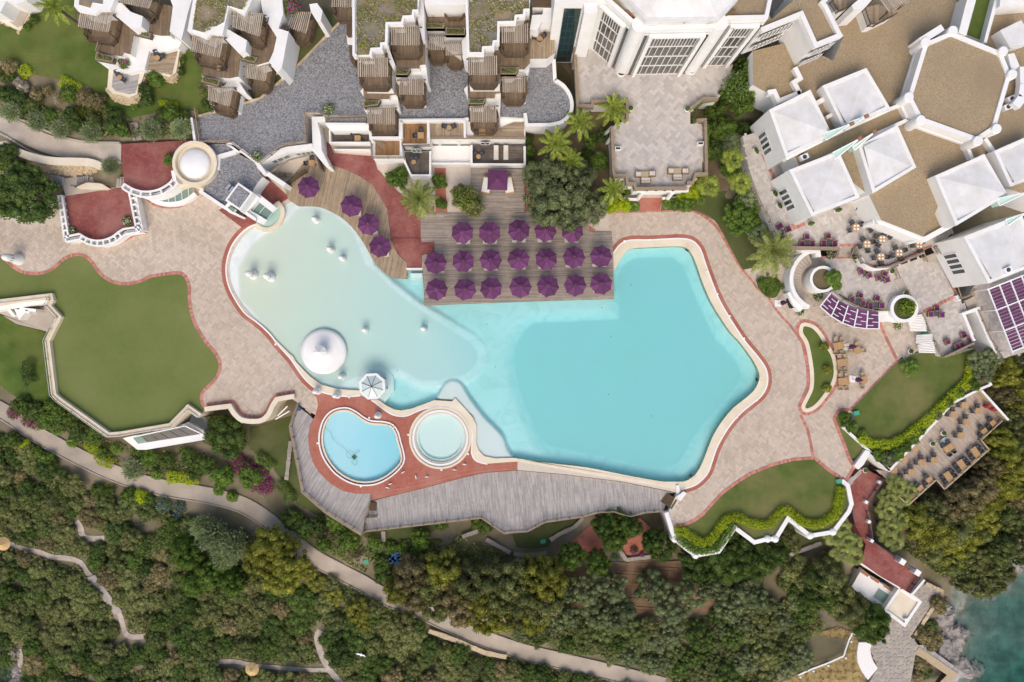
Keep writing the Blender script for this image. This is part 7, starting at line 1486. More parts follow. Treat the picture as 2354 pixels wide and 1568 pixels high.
# pots and planters
def bushmesh(r,n,seed,size=.1):
 g = np.random.default_rng(seed);d = g.normal(size=(n,3));d[:,2] = np.abs(d[:,2]);d /= np.linalg.norm(d,axis=1)[:,None];P = d * (r * g.uniform(.75,1.02,n))[:,None];return leafquads(P,d,size,g)
def leafquads(P,Nn,size,g,jit=.7,asp=.6):
 n = len(P);Nn = Nn + g.normal(size=(n,3)) * jit;Nn /= np.linalg.norm(Nn,axis=1)[:,None];R = g.normal(size=(n,3));A = np.cross(Nn,R);A /= np.linalg.norm(A,axis=1)[:,None];B = np.cross(Nn,A);s = (size * g.uniform(.6,1.3,n))[:,None]
 A = A * s;B = B * s * asp;return np.stack([P - A,P - B * .9 + Nn * s * .12,P + A,P + B * .9 + Nn * s * .12],1)
def mk_pot(nm,label_cat,w,kind):
 o = thing(nm,'x',label_cat)
 if kind == 'box': obj('pot',MB().box((0,0,.25),(w,.45,.5)),M['white'],o);q = MB().quads(bushmesh(.42,420,3,.075) * np.array([w / .8,.6,1.0]) + np.array([0,0,.5]))
 elif kind == 'round': obj('pot',MB().lathe([(.22,0),(.34,.3),(.36,.55),(.29,.6),(.25,.5)],n=20),M['white'],o,smooth=True);q = MB().quads(bushmesh(.3,420,4,.06) + np.array([0,0,.58]))
 else: obj('pot',MB().lathe([(.5,0),(.62,.5),(.6,.75),(.5,.78),(.5,.6)],n=24),M['white'],o,smooth=True);q = MB().quads(bushmesh(.5,700,5,.08) + np.array([0,0,.7]))
 obj('foliage',q,M['leaf_green'],o);return Proto(o)
PB,PR,PL = mk_pot('planter_box','planter',.9,'box'),mk_pot('plant_pot','plant pot',.6,'round'),mk_pot('plant_pot','plant pot',1,'big')
for i,j,x,y,z,rz,d,P in ((3,1,62,215,3,-1.1,'planter box with a clipped bush, upper of two along the hip-roofed box wall',PB),(3,1,105,325,3,-1.1,'planter box with a clipped bush, lower of two along the hip-roofed box wall',PB),(3,1,645,368,3,.35,'planter box with a bush below the second hip-roofed box',PB),(3,1,395,492,3,.35,'planter box with a bush at the corner of the hip-roofed box',PB),(2,0,2245,1390,3,-1.1,'planter box with a bush beside the four dark windows',PB),
                         (2,0,1090,1000,5,0,'potted round topiary at the left gap of the lobby terrace',PR),(2,0,1610,1005,5,0,'potted round topiary at the right gap of the lobby terrace',PR),(2,0,1003,668,5,0,'big white pot with a spiral topiary left of the lobby window wall',PL),(2,0,1650,650,5,0,'big white pot with a leaning topiary right of the lobby window wall',PL),
                         (3,2,1612,848,-2.5,0,'white pot with green topiary, upper one on the wooden restaurant deck',PR),(3,2,1510,945,-2.5,0,'white pot with green topiary, lower one on the wooden restaurant deck',PR),(3,1,1135,930,1.6,0,'white pot with a small bush at the top of the terrace steps',PR),(3,1,1265,1128,1.6,0,'white pot with a small bush at the foot of the terrace steps',PR),(3,2,1310,95,0,0,'dark pot with a loose pale bush below the white drapes',PR),(3,2,893,1190,-2.5,0,'pot with a bright green bush at the head of the brick path',PR)):
 p = W(*T1(i,j,x,y),z + .4);P.put((p[0],p[1],z),rz,d,'potted plants on the terraces')
for k,(x,y,rz) in enumerate(((1105,135,-.6),(1320,222,0),(1550,228,0),(1768,236,0),(1995,130,.6))):
 z = ZT - .6;p = W(*T1(2,0,x,y),z);o = thing('planter_box','terracotta planter with a bare shrub, %s from the left on the lobby roof' % NTH[k],'planter',p,rz,'terracotta planters on the lobby roof');OFF[o.name] = (0,0,0)
 obj('box',MB().box((0,0,.25),(1.3,.6,.5)),M['terracotta'],o);obj('soil',MB().box((0,0,.5),(1.15,.45,.04)),M['soil'],o);q = MB()
 for a in range(14): t = random.random() * 6.28;q.tube((0,0,.5),(.5 * math.cos(t) * random.random() + .2,.5 * math.sin(t),1.2 + random.random() * .5),.02,.008,4)
 obj('branches',q,M['bark_pale'],o)
for x,y,d in ((970,1375,'left'),(1725,1330,'right')):
 p = W(*T1(2,0,x,y),5);o = thing('floor_lantern','small white rectangular lantern box near the %s parapet of the lobby terrace' % d,'lantern',p,0,'lantern boxes');OFF[o.name] = (0,0,0);obj('box',MB().box((0,0,.3),(.8,.45,.6)),M['white'],o);obj('top',MB().box((0,0,.605),(.6,.26,.02)),M['glass_dark'],o)
for k,(x,y) in enumerate(((1985,598),(2035,622))):
 p = W(*T1(3,2,x,y),-2.5);o = thing('tall_planter','%s red tall square planter against the tan fence of the wooden deck' % ('left' if k == 0 else 'right'),'planter',p,.7,'red tall planters');OFF[o.name] = (0,0,0);q = MB();q.add([(-.16,-.16,0),(.16,-.16,0),(.16,.16,0),(-.16,.16,0),(-.24,-.24,1.3),(.24,-.24,1.3),(.24,.24,1.3),(-.24,.24,1.3)],[[0,1,5,4],[1,2,6,5],[2,3,7,6],[3,0,4,7]]);obj('body',q,M['red_paint'],o);obj('rim',MB().prism([(-.25,-.25),(.25,-.25),(.25,.25),(-.25,.25)],1.28,1.34,holes=[[(-.18,-.18),(.18,-.18),(.18,.18),(-.18,.18)]]),M['red_paint'],o);obj('soil',MB().box((0,0,1.25),(.4,.4,.04)),M['soil'],o)
gt_ = thing('glass_table','oval glass table between the two white pots on the wooden deck','table',W(*T1(3,2,1605,910),-2.5),.6);OFF[gt_.name] = (0,0,0);obj('top',MB().lathe([(.01,.4),(.5,.4),(.5,.43),(.01,.43)],n=32),M['glass_clear'],gt_);KIDS[gt_.name][0].scale = (1.3,.62,1);obj('leg',MB().tube((0,0,0),(0,0,.4),.12,.2,12),M['metal'],gt_)
for k,(x,y) in enumerate(((1577,885),(1548,915))):
 p = W(*T1(3,2,x,y),-2.5);o = thing('stool','round wire stool on the %s of the oval glass table' % ('upper side' if k == 0 else 'left end'),'stool',p,0,'wire stools');OFF[o.name] = (0,0,0);obj('seat',MB().lathe([(.2,.4),(.22,.42),(.2,.44),(.17,.42)],n=16),M['timber'],o);leg4(o,'leg',(-.14,.14),(-.14,.14),.42,.03,'dark_metal')
# gulls
def gull(label,p,rz,fly=False,s=1.0):
 o = thing('gull',label,'bird',p,rz,'gulls');OFF[o.name] = (0,0,0);q = MB();prof = [(-.25,.02,.0),(-.15,.07,.0),(0,.11,.02),(.12,.09,.05),(.19,.06,.1),(.24,.055,.13),(.29,.03,.13),(.31,.005,.12)];n = 10;vs = []
 for x,r,dz in prof:
  for k in range(n): t = 2 * math.pi * k / n;vs.append((x,r * math.cos(t),.22 + dz + r * math.sin(t)))
 q.add(vs,[[a * n + k,a * n + (k + 1) % n,(a + 1) * n + (k + 1) % n,(a + 1) * n + k] for a in range(len(prof) - 1) for k in range(n)]);obj('body',q,M['porcelain'],o,smooth=True)
 for sd_ in (-1,1):
  if fly: w_ = MB().add([(.12,sd_ * .08,.3),(.16,sd_ * .42,.38),(-.06,sd_ * .75,.32),(-.05,sd_ * .4,.36),(-.1,sd_ * .08,.28)],[[0,1,3,4],[1,2,3]])
  else: w_ = MB().add([(.12,sd_ * .1,.3),(.05,sd_ * .125,.24),(-.3,sd_ * .04,.22),(-.1,sd_ * .05,.335),(.08,sd_ * .06,.34)],[[0,1,2,3,4]])
  obj('wing',w_,M['white_metal' if fly else 'metal'],o)
 obj('beak',MB().tube((.3,0,.34),(.36,0,.33),.018,.004,6),M['teak'],o)
 if not fly:
  for sd_ in (-.04,.04): obj('leg',MB().tube((0,sd_,0),(0,sd_,.15),.01,.01,5),M['teak'],o)
for x,y,r,d in ((1355,1205,210,'standing on red bricks right below the bean-shaped pool'),(1473,1252,100,'left one of a standing pair on the red bricks below the small pools'),(1577,1248,180,'right one of a standing pair on the red bricks below the small pools'),(1240,1312,200,'upper one of a standing pair at the lower end of the bean-shaped pool'),(1215,1348,160,'lower one of a standing pair at the lower end of the bean-shaped pool'),(1920,1133,170,'standing on red bricks farthest right of the round pool'),(1830,1183,170,'standing on red bricks just below right of the round pool')): gull('white gull ' + d,W(*T1(1,2,x,y),.03),math.radians(r))
gull('white gull flying over the dense trees with wings spread',G(*T1(1,3,968,1312),9),1.3,True)
# light boxes round the pool, ladders, cleaner
lb_ = [(2,1,1033,650),(2,1,1265,640),(2,1,1792,930),(2,1,1888,1138),(2,1,2000,1340),(2,1,2132,1546),(2,2,2250,545),(2,2,2068,702),(2,2,1928,886),(1,2,180,32),(1,2,857,517),(1,2,1042,707),(1,2,568,940),(1,2,965,1336),(1,2,1400,862),(1,2,1706,1185),(1,2,1950,1040)]
lm_ = MB().box((0,0,.06),(.24,.24,.12)).mesh('light_box',M['porcelain']);
for k,(i,j,x,y) in enumerate(lb_):
 o = bpy.data.objects.new('light_box',lm_);COL.objects.link(o);p = W(*T1(i,j,x,y),.03);o.location = p;o.rotation_euler = (0,0,k * .4)
 tag(o,('small white light box on the main pool rim, %s clockwise from the square deck' % NTH[k]) if k < 9 else ('white light box on the left pool rims, %s counted downwards' % NTH[sorted(lb_[9:],key=lambda q: (q[1],q[3])).index((i,j,x,y))]),'light','white light boxes round the pools')
def ladder(i,j,x,y,rz,label):
 o = thing('pool_ladder',label,'ladder',W(*T1(i,j,x,y),0),rz,'pool ladders');OFF[o.name] = (0,0,0)
 for s in (-.25,.25): q = MB();q.tube((s,.5,0),(s,.35,.55),.025,.025,6).tube((s,.35,.55),(s,0,.5),.025,.025,6).tube((s,0,.5),(s,-.1,-.8),.025,.025,6);obj('rail',q,M['metal'],o)
 for k in range(3): obj('step',MB().box((0,-.06,-.15 - k * .25),(.5,.12,.04)),M['dark_metal'],o)
ladder(2,2,1650,1245,2.3 + math.pi / 2,'steel ladder in the lower right corner of the main pool');ladder(2,2,2262,355,-math.pi / 2,'steel ladder at the far right point of the main pool');ladder(2,1,1618,728,-.6,'steel ladder at the upper right corner of the main pool');ladder(1,2,1248,795,-.6,'small ladder at the upper right rim of the bean-shaped pool');ladder(1,2,1322,1115,-1.9,'steel handrails at the right rim of the bean-shaped pool')
rb_ = thing('pool_robot','green and yellow pool cleaning robot lying in the bean-shaped pool','pool robot',W(*T1(1,2,905,1068),-.55),-.7);OFF[rb_.name] = (0,0,0);obj('body',MB().box((0,0,.12),(.55,.4,.2)),M['green_plastic'],rb_);obj('stripe',MB().box((0,0,.225),(.5,.1,.03)),M['black'],rb_)
for s in (-.22,.22): obj('track',MB().box((0,s,.1),(.6,.09,.2)),M['petal_yellow'],rb_)
cbq = cr(T(1,2,'600,760 640,800 690,850 700,890 730,930 800,980 830,1010 840,1060 870,1080 905,1068'),6) + cr(T(1,2,'905,1068 930,1100 920,1140 890,1130 880,1105 900,1070 850,1030 860,1010 920,1030 955,1015 930,1010 910,1050'),5)
q = MB();P3 = [W(u,v,-.12) for u,v in cbq]
for a,b in zip(P3[:-1],P3[1:]): q.tube(a,b,.013,.013,5,caps=False)
tag(obj('cable',q,M['glass_teal']),'thin looping cable of the cleaning robot floating in the bean-shaped pool','cable')
# straw parasols, boxes, tarp, drapes
for i,j,x,y,d in ((0,3,127,258,'at the left end of the stone path near the edge'),(1,3,12,1390,'beside the horizontal stone path in the bushes')):
 p = G(*T1(i,j,x,y));o = thing('straw_parasol','round straw parasol %s' % d,'parasol',p,0,'straw parasols');OFF[o.name] = (0,0,0);q = MB();vs = []
 for k in range(40):
  t = 2 * math.pi * k / 40;t2 = t + 2 * math.pi / 40;R1 = .98;q.add([(.03 * math.cos(t),.03 * math.sin(t),2.9),(R1 * math.cos(t),R1 * math.sin(t),2.35 + random.uniform(-.03,.03)),(R1 * math.cos(t2),R1 * math.sin(t2),2.35 + random.uniform(-.03,.03))],[[0,1,2]])
 obj('thatch',q,M['straw'],o);obj('pole',MB().tube((0,0,0),(0,0,2.85),.06,.06,8),M['bark'],o)
for i,j,x,y,z,d in ((3,2,805,662,.2,'on the lawn corner beside the plaza wall'),(3,2,645,1287,.05,'on the lawn beside the clipped hedge'),(2,3,285,272,-4.0,'on the shaded lawn below the long deck'),(1,3,1015,457,-6.2,'beside the footpath bank')):
 p = W(*T1(i,j,x,y),z) if i == 3 else G(*T1(i,j,x,y));o = thing('green_box','green plastic utility box %s' % d,'utility box',p,.2,'green utility boxes');OFF[o.name] = (0,0,0);obj('body',MB().box((0,0,.15),(.7,.5,.3)),M['green_plastic'],o);obj('lid',MB().box((0,0,.32),(.76,.56,.05)),M['green_plastic'],o)
q = MB();p = G(*T1(1,3,1345,410))
for k in range(26): q.box((p[0] + random.uniform(-1.6,1.6),p[1] + random.uniform(-.9,.9),p[2] + .5),(random.uniform(.4,.9),random.uniform(.3,.7),.7),random.random() * 3)
tag(obj('tarp',q,M['blue_plastic']),'crumpled blue tarp heap at the edge of the bed below the long deck','tarp')
for k,(a,b,z0) in enumerate(((1285,1385,0),(1300,1440,0),(1360,1550,0),(1380,1640,0))):
 P0,P1 = Vector(W(*T1(3,1,a,b),z0 + .8)),Vector(W(*T1(3,1,a + 150,b - 15 + (20 if k == 2 else 0)),z0 + 2.3));q = MB();d = P1 - P0;sv = Vector((-d.y,d.x,0)).normalized();vs = []
 for s in range(13): o_ = sv * (s / 12 - .5) * 1.6;zz = .12 * (s % 2);vs += [tuple(P0 + o_ * .7 + Vector((0,0,zz))),tuple(P1 + o_ + Vector((0,0,zz)))]
 q.add(vs,[[2 * s,2 * s + 2,2 * s + 3,2 * s + 1] for s in range(12)]);tag(obj('drape',q,M['cushion_white']),'gathered white drape hanging from the lower stone terrace, %s from the top' % NTH[k],'drape','white drapes of the lower terrace')
tag(obj('storage_chest',MB().box((0,0,.3),(1.1,.8,.6)).box((0,0,.63),(1.16,.86,.08)),M['green_plastic']),'teal storage chest between the white drapes under the lower stone terrace','chest').location = W(*T1(3,1,1445,1510),0)
tag(obj('blue_chair',MB().box((0,0,.35),(.55,.5,.08)).box((0,.25,.6),(.55,.08,.5)).box((-.25,0,.18),(.05,.5,.36)).box((.25,0,.18),(.05,.5,.36)),M['blue_plastic']),'small blue chair at the head of the corner deck under the curved wall','chair').location = W(*T1(1,2,395,622),-.05)
fl = thing('floodlight','white floodlight box on the corner of the beach kiosk roof','lamp',W(*T1(3,3,1255,985),-5.1),.3);OFF[fl.name] = (0,0,0);obj('box',MB().box((0,0,.35),(.5,.4,.5)),M['white_metal'],fl);obj('lens',MB().box((0,-.21,.35),(.4,.02,.4)),M['glass_dark'],fl);obj('bracket',MB().box((0,0,.05),(.1,.1,.1)),M['dark_metal'],fl)
# roof fittings
dct = thing('roof_duct','long pale metal air duct bent along the right edge of the octagonal roof','duct',W(*T1(3,0,2300,800),ZR));
for a_,b_ in (((2335,625),(2340,780)),((2340,780),(2325,900)),((2325,900),(2260,985))): obj('section',MB().beam(W(*T1(3,0,*a_),ZR + 1.2),W(*T1(3,0,*b_),ZR + 1.2),1.1,.9),M['white_metal'],dct)
for x,y in ((2335,690),(2330,860)): p = W(*T1(3,0,x,y),ZR + .4);obj('support',MB().box((p[0],p[1],ZR + .4),(.9,.12,.8)),M['metal'],dct)
for i,j,x,y,z,d in ((3,0,2240,910,ZR,'beside the long duct of the octagonal hall'),(3,0,2205,985,ZR,'at the lower end of the long duct'),(3,1,2205,915,9.6,'on the lowest hip-roofed box near the purple pergola'),(3,0,335,1445,ZR,'beside the walkway between the hip-roofed boxes')):
 p = W(*T1(i,j,x,y),z + .7);o = thing('air_conditioner','pale boxy air conditioner %s' % d,'air conditioner',(p[0],p[1],z),.4,'roof air conditioners');OFF[o.name] = (0,0,0);obj('case',MB().box((0,0,.45),(1.0,.7,.8)),M['white_metal'],o);obj('fan_grille',MB().lathe([(.01,.86),(.26,.86),(.28,.84)],n=16),M['dark_metal'],o)
 for sx in (-.4,.4): obj('foot',MB().box((sx,0,.03),(.1,.7,.06)),M['metal'],o)
# ================================================================== VEGETATION
def crown_mesh(name,seed,lumps,leaves,size,flat=.75,spread=.62,lump_r=(.26,.42),mat='leaf_maquis',asp=.6,jit=.6,inner=.2):
 g = np.random.default_rng(seed);C = [];Rr = []
 for k in range(lumps):
  t = k * 2.39996 + g.uniform(-.3,.3);zc = 1 - (k + .5) / lumps * 1.15;rr = math.sqrt(max(0,1 - zc * zc));s = spread * g.uniform(.8,1.12)
  C.append((rr * math.cos(t) * s,rr * math.sin(t) * s,(.55 + zc * .45 * flat) * 1.0));Rr.append(lump_r[0] * .75 + (lump_r[1] * 1.1 - lump_r[0] * .75) * g.random() ** 1.5)
 C = np.array(C) * np.array([1,1,1]) + g.normal(size=(lumps,3)) * .055;Rr = np.array(Rr);w_ = Rr ** 2;idx = g.choice(lumps,leaves,p=w_ / w_.sum());d = g.normal(size=(leaves,3));d[:,2] = d[:,2] * .8 + .35;d /= np.linalg.norm(d,axis=1)[:,None]
 P = C[idx] + d * (Rr[idx] * (1 - inner * g.random(leaves) ** 2))[:,None] * np.array([1,1,.85]);mb = MB().quads(leafquads(P,d,size,g,jit * .85,asp))
 for c,r in zip(C,Rr): mb.lathe([(.01,-r * .7),(r * .6,-r * .35),(r * .76,0),(r * .58,r * .42),(.01,r * .62)],tuple(c),6)
 return mb.mesh('crown',M[mat])
def trunk_mesh(seed,h=.62,r=.05,limbs=5):
 g = np.random.default_rng(seed);q = MB();q.tube((0,0,-.15),(0,0,h * .55),r * 1.2,r * .8,7)
 for k in range(limbs): t = 2 * math.pi * k / limbs + g.uniform(-.3,.3);q.tube((0,0,h * .5),(.42 * math.cos(t),.42 * math.sin(t),h * g.uniform(.9,1.15)),r * .6,r * .2,5)
 return q.mesh('trunk',M['bark'])
def tree_proto(nm,cat,crown,trunk): o = thing(nm,'x',cat);inst('trunk',trunk,o);inst('crown',crown,o);return Proto(o)
TK = [trunk_mesh(s) for s in (1,2,3)]
PRT = {}
for k in range(4): PRT['maquis',k] = tree_proto('evergreen_bush','bush',crown_mesh('m',10 + k,46,3400,.055,.7,.66,(.16,.27),'leaf_maquis'),TK[k % 3])
for k in range(3): PRT['pine',k] = tree_proto('pine_tree','tree',crown_mesh('p',20 + k,44,4600,.048,.8,.66,(.16,.27),'leaf_pine',.35),TK[k])
for k in range(3): PRT['yellow',k] = tree_proto('acacia_tree','tree',crown_mesh('y',30 + k,40,4600,.046,.9,.72,(.13,.25),'leaf_yellow',.45,.8,.5),TK[k])
for k in range(3): PRT['olive',k] = tree_proto('olive_tree','tree',crown_mesh('o',40 + k,48,4200,.046,.8,.68,(.13,.24),'leaf_olive',.35,.8,.4),TK[k])
for k in range(2): PRT['big',k] = tree_proto('carob_tree','tree',crown_mesh('b',50 + k,110,11000,.030,.8,.72,(.10,.19),'leaf_dark',.6),TK[k])
for k in range(3): PRT['shrub',k] = tree_proto('garden_shrub','shrub',crown_mesh('s',60 + k,26,1500,.075,.7,.62,(.2,.34),'leaf_green'),TK[k])
def feather_mesh(seed,n=130,mat='leaf_silver'):
 g = np.random.default_rng(seed);V = []
 for k in range(n):
  t = k * 2.39996;el = math.asin(min(.98,(k + .5) / n));L = g.uniform(.75,1.05);D = np.array([math.cos(t) * math.cos(el),math.sin(t) * math.cos(el),math.sin(el) * .9]);base = np.array([0,0,.35])
  for m in range(26):
   s = g.uniform(.25,1) * L;P = base + D * s * np.array([.95,.95,.65]) + g.normal(size=3) * .045;V.append((P,D + g.normal(size=3) * .35))
 P = np.array([v[0] for v in V]);D = np.array([v[1] for v in V]);D /= np.linalg.norm(D,axis=1)[:,None];up = g.normal(size=P.shape) * .45 + np.array([0,0,1.0]);S_ = np.cross(D,up);S_ /= np.linalg.norm(S_,axis=1)[:,None];a = D * .075;b = S_ * .022
 return MB().quads(np.stack([P - a,P - b,P + a,P + b],1)).mesh('crown',M[mat])
for k in range(2): PRT['tamarisk',k] = tree_proto('tamarisk_tree','tree',feather_mesh(70 + k),TK[k])
def frond(L,droop,g,wid=.30,pairs=22,rise=.5):
 V = [];pts = []
 for i in range(pairs + 1): s = i / pairs;pts.append(np.array([L * s * (1 - .12 * s),0,rise * L * s - droop * L * s * s]))
 for i in range(1,pairs):
  p = pts[i];d = pts[i + 1] - pts[i - 1];d /= np.linalg.norm(d);w_ = wid * L * math.sin(math.pi * min(1,(i / pairs) * .85 + .12)) ** .7
  for sd_ in (-1,1):
   tip = p + d * w_ * .75 + np.array([0,sd_ * w_,-.22 * w_]) + g.normal(size=3) * .03;q = d * .055 * L / 2.5;V.append([p - q,p + q,tip + q * .85,tip - q * .85])
 for i in range(pairs): a,b = pts[i],pts[i + 1];o = np.array([0,.025,0]);V.append([a - o,b - o,b + o,a + o])
 return np.array(V)
def palm_proto(nm,kind,seed,mat,n=34,L=2.6,th=3.5,dead=False):
 g = np.random.default_rng(seed);o = thing(nm,'x','palm tree')
 tr = MB();zz = 0
 while zz < th: tr.lathe([(.2,zz),(.24,zz + .22),(.17,zz + .25)],n=9);zz += .22
 obj('trunk',tr,M['bark'],o);fr = []
 for var in range(3):
  if kind == 'feather': q = frond(L * (1 - .12 * var),.55 - .22 * var,g,.12,20,.35 + .45 * var)
  else:
   V = [];s = 1.15 * L * .45;c = np.array([s,0,.25 - .15 * var + .35 * var])
   V.append([np.array([0,-.03,0]),np.array([s,-.03,c[2]]),np.array([s,.03,c[2]]),np.array([0,.03,0])])
   for b in range(19):
    t = math.radians(-125 + 250 * b / 18);Lb = L * .38 * (1 - .25 * abs(b - 9) / 9);dr = np.array([math.cos(t),math.sin(t),-.35 + .12 * (b % 2)]);pr = np.array([-math.sin(t),math.cos(t),0]) * .055;V.append([c,c + dr * Lb * .55 - pr,c + dr * Lb,c + dr * Lb * .55 + pr])
   q = np.array(V)
  fr.append(MB().quads(q).mesh('frond',M[mat]))
 for k in range(n):
  t = k * 2.39996;a = k / n;inst('frond',fr[min(2,int(a * 3))],o,(0,0,th),rot=(0,(.30 - .75 * a) if kind == 'feather' else (.35 - 1.1 * a),t),scale=(1 - .2 * a + g.uniform(-.08,.08),) * 3)
 return Proto(o)
PALM = palm_proto('date_palm','feather',5,'leaf_palm',30,2.75,2.6);QPALM = palm_proto('queen_palm','feather',6,'leaf_palm_bright',22,3.0,6.5);FANP = palm_proto('fan_palm','fan',7,'leaf_palm_bright',17,1.95,4.5);SPAL = palm_proto('dwarf_palm','fan',8,'leaf_green',22,1.3,.5)
def put(kind,u,v,r,label,group,h=None,ground=None,mat=None,cnt=[0]):
 ks = [k for k in PRT if k[0] == kind];P = PRT[ks[cnt[0] % len(ks)]];cnt[0] += 1;z = float(tz(np.array([u]),np.array([v]))[0]) if ground is None else ground
 R = r / K;hs = h if h else R * random.uniform(1.15,1.4);p = W(u,v,z + hs * .6);R = R * (H - z - hs * .6) / H
 return P.put((p[0],p[1],z),random.random() * 6.28,label,group,(R * 1.06,R * 1.06,hs),{'crown': M[mat]} if mat else None)
def batch(kind,items,place,what,group,mats=None,**kw):
 for i,it in enumerate(sorted(items)):
  u,v,r = it[:3];put(kind,u,v,r,('%s, %s from the left %s' % (what,NTH[i],place)) if len(items) > 1 else '%s %s' % (what,place),group,mat=(random.choice(mats) if mats else None),**kw)
def L(i,j,s): return [(*T1(i,j,*map(float,q.split(',')[:2])),float(q.split(',')[2]) / 4) for q in s.split()]
# --- landmark trees
batch('big',L(0,1,'235,215,320'),'between the retaining wall and the plaza','very large round dark green tree','large trees',['leaf_dark'],h=6,ground=0)
batch('big',L(2,1,'430,190,330'),'hanging over the square sun deck','large spreading grey-green tree','large trees',['leaf_olive'],h=7.5,ground=0);batch('pine',L(2,1,'720,340,190 300,350,190 250,60,170 580,60,200 500,430,150'),'beneath the large deck tree','grey-green leafy tree','large trees',['leaf_olive'],h=5,ground=0)
batch('tamarisk',L(0,0,'95,1020,110 335,1110,112 550,1175,110 830,1215,112 1385,1190,118 1650,1180,112 1005,1530,90'),'in the row along the service road','feathery silver-green tree','silver trees along the service road')
def palm(P,i,j,x,y,z,s,label,group='palm trees',top=3.0): p = W(*T1(i,j,x,y),z + top * s);P.put((p[0],p[1],z),random.random() * 6,label,group,s)
palm(PALM,1,1,1500,265,0,1.25,'large date palm with a full round head between brick walk and square deck',top=2.6);palm(PALM,3,1,40,745,0,1.5,'large date palm standing in front of the terrace stair wall',top=2.6)
for x,y,s,d in ((930,1010,.95,'tallest feather palm leaning over the lobby terrace parapet'),(620,1130,.9,'feather palm between the curved gravel roof and the lobby terrace'),(400,1330,1.0,'spreading feather palm right beside the low house row')): palm(QPALM,2,0,x,y,0.1,s,d,top=6.5)
palm(QPALM,2,1,930,170,.1,.8,'feather palm at the lower left corner of the lobby terrace',top=6.5);palm(QPALM,2,0,540,1480,.1,.8,'feather palm above the large spreading tree',top=6.5);palm(QPALM,0,0,500,60,4,.9,'bright feather palm between the corner house and the garden house',top=6.5)
for i,j,x,y,s,d in ((2,0,2030,1465,1.0,'upper fan palm beside the restaurant balustrade'),(2,1,2100,110,1.0,'right fan palm with a leaning trunk beside the restaurant balustrade'),(2,1,1815,140,1.0,'left fan palm beside the lobby terrace corner')): palm(FANP,i,j,x,y,.1,s,d,top=4.8)
for i,j,x,y,s,d in ((2,1,1125,330,.75,'left dwarf palm beside the brick steps under the lobby terrace'),(2,1,1430,300,.8,'right dwarf palm beside the brick steps under the lobby terrace'),(3,1,600,985,1.1,'dwarf palm clump in the large round white planter'),(3,1,640,1060,.7,'lower dwarf palm in the large round white planter'),(2,1,1740,270,.7,'dark dwarf palm in the bed right of the brick steps'),(3,2,790,790,.7,'left dwarf palm inside the hedged garden corner'),(3,2,880,850,.6,'right dwarf palm inside the hedged garden corner'),(3,2,1310,250,1.3,'bushy palm clump on the hedged lawn')):
 z = 2.7 if 'round white' in d else .15;p = W(*T1(i,j,x,y),z + .6);SPAL.put((p[0],p[1],z),random.random() * 6,d,'dwarf palms',s)
for k,(x,y) in enumerate(((520,820),(660,930),(1065,990),(1435,1225),(2010,1370),(2130,1430),(880,1370),(1290,1460))): p = G(*T1(0,2,x,y),.6);SPAL.put((p[0],p[1],p[2] - .6),random.random() * 6,'small fan palm beside the footpath, %s from the left' % NTH[[520,660,880,1065,1290,1435,2010,2130].index(x)],'small palms beside the footpath',.85)
batch('shrub',L(2,1,'2180,265,130'),'beside the restaurant balustrade','silvery round shrub','shrubs by the restaurant balustrade',['leaf_silver'],ground=.1);batch('shrub',L(2,1,'2270,590,110'),'right of the curved garden lawn','bluish silver round shrub','shrubs by the restaurant balustrade',['leaf_silver'],ground=.1);batch('big',L(2,1,'2100,430,185'),'beside the curved lawn below the fan palms','dense round dark green tree','shrubs by the restaurant balustrade',['leaf_green'],ground=.1,h=3);batch('shrub',L(2,0,'2020,1310,110'),'above the fan palms','silver-green shrub','shrubs by the restaurant balustrade',['leaf_silver'],ground=.1)
batch('olive',L(2,0,'2130,640,120 2060,760,130 2010,900,150 2120,950,130 2240,760,90'),'of the blue-flowered tree beside the lobby terrace','loose green crown','blue-flowered tree crowns',['leaf_green'],h=6,ground=.1)
batch('shrub',L(2,0,'1860,1010,110 1900,1200,110 1960,1180,120 1850,1390,110 2150,1190,90 2000,1560,110'),'right of the lobby terrace','broad-leaved dark shrub','shrubs in the dark bed',['leaf_green','leaf_dark'],ground=.1);batch('shrub',L(2,0,'800,1490,100 720,1300,80 690,1420,70 620,1500,100 160,1400,70 150,1280,55 160,1500,60 850,1250,90'),'left of the lobby terrace','dark green bed shrub','shrubs left of the lobby terrace',['leaf_green','leaf_dark'],ground=.1)
batch('shrub',L(2,1,'850,290,90 930,320,90 1030,320,80 1080,180,55 1500,310,70 1600,310,85 1650,200,90 1720,60,80 1560,250,60'),'along the front of the lobby terrace','low green hedge shrub','shrubs in front of the lobby terrace',['leaf_green','leaf_lime'],ground=.1)
batch('shrub',L(1,1,'1255,80,80 1330,110,80 1330,30,80 1700,110,75 1660,85,60 1720,320,50 1690,300,50'),'around the small dark patio by the palm','clipped dark green shrub','shrubs round the small patio',['leaf_green'],ground=.05);batch('olive',L(1,1,'1900,230,130 1990,330,120'),'of the yellow-berried tree beside the daybed deck','airy green crown','yellow-berried tree crowns',['leaf_olivegreen'],ground=.1,h=3)
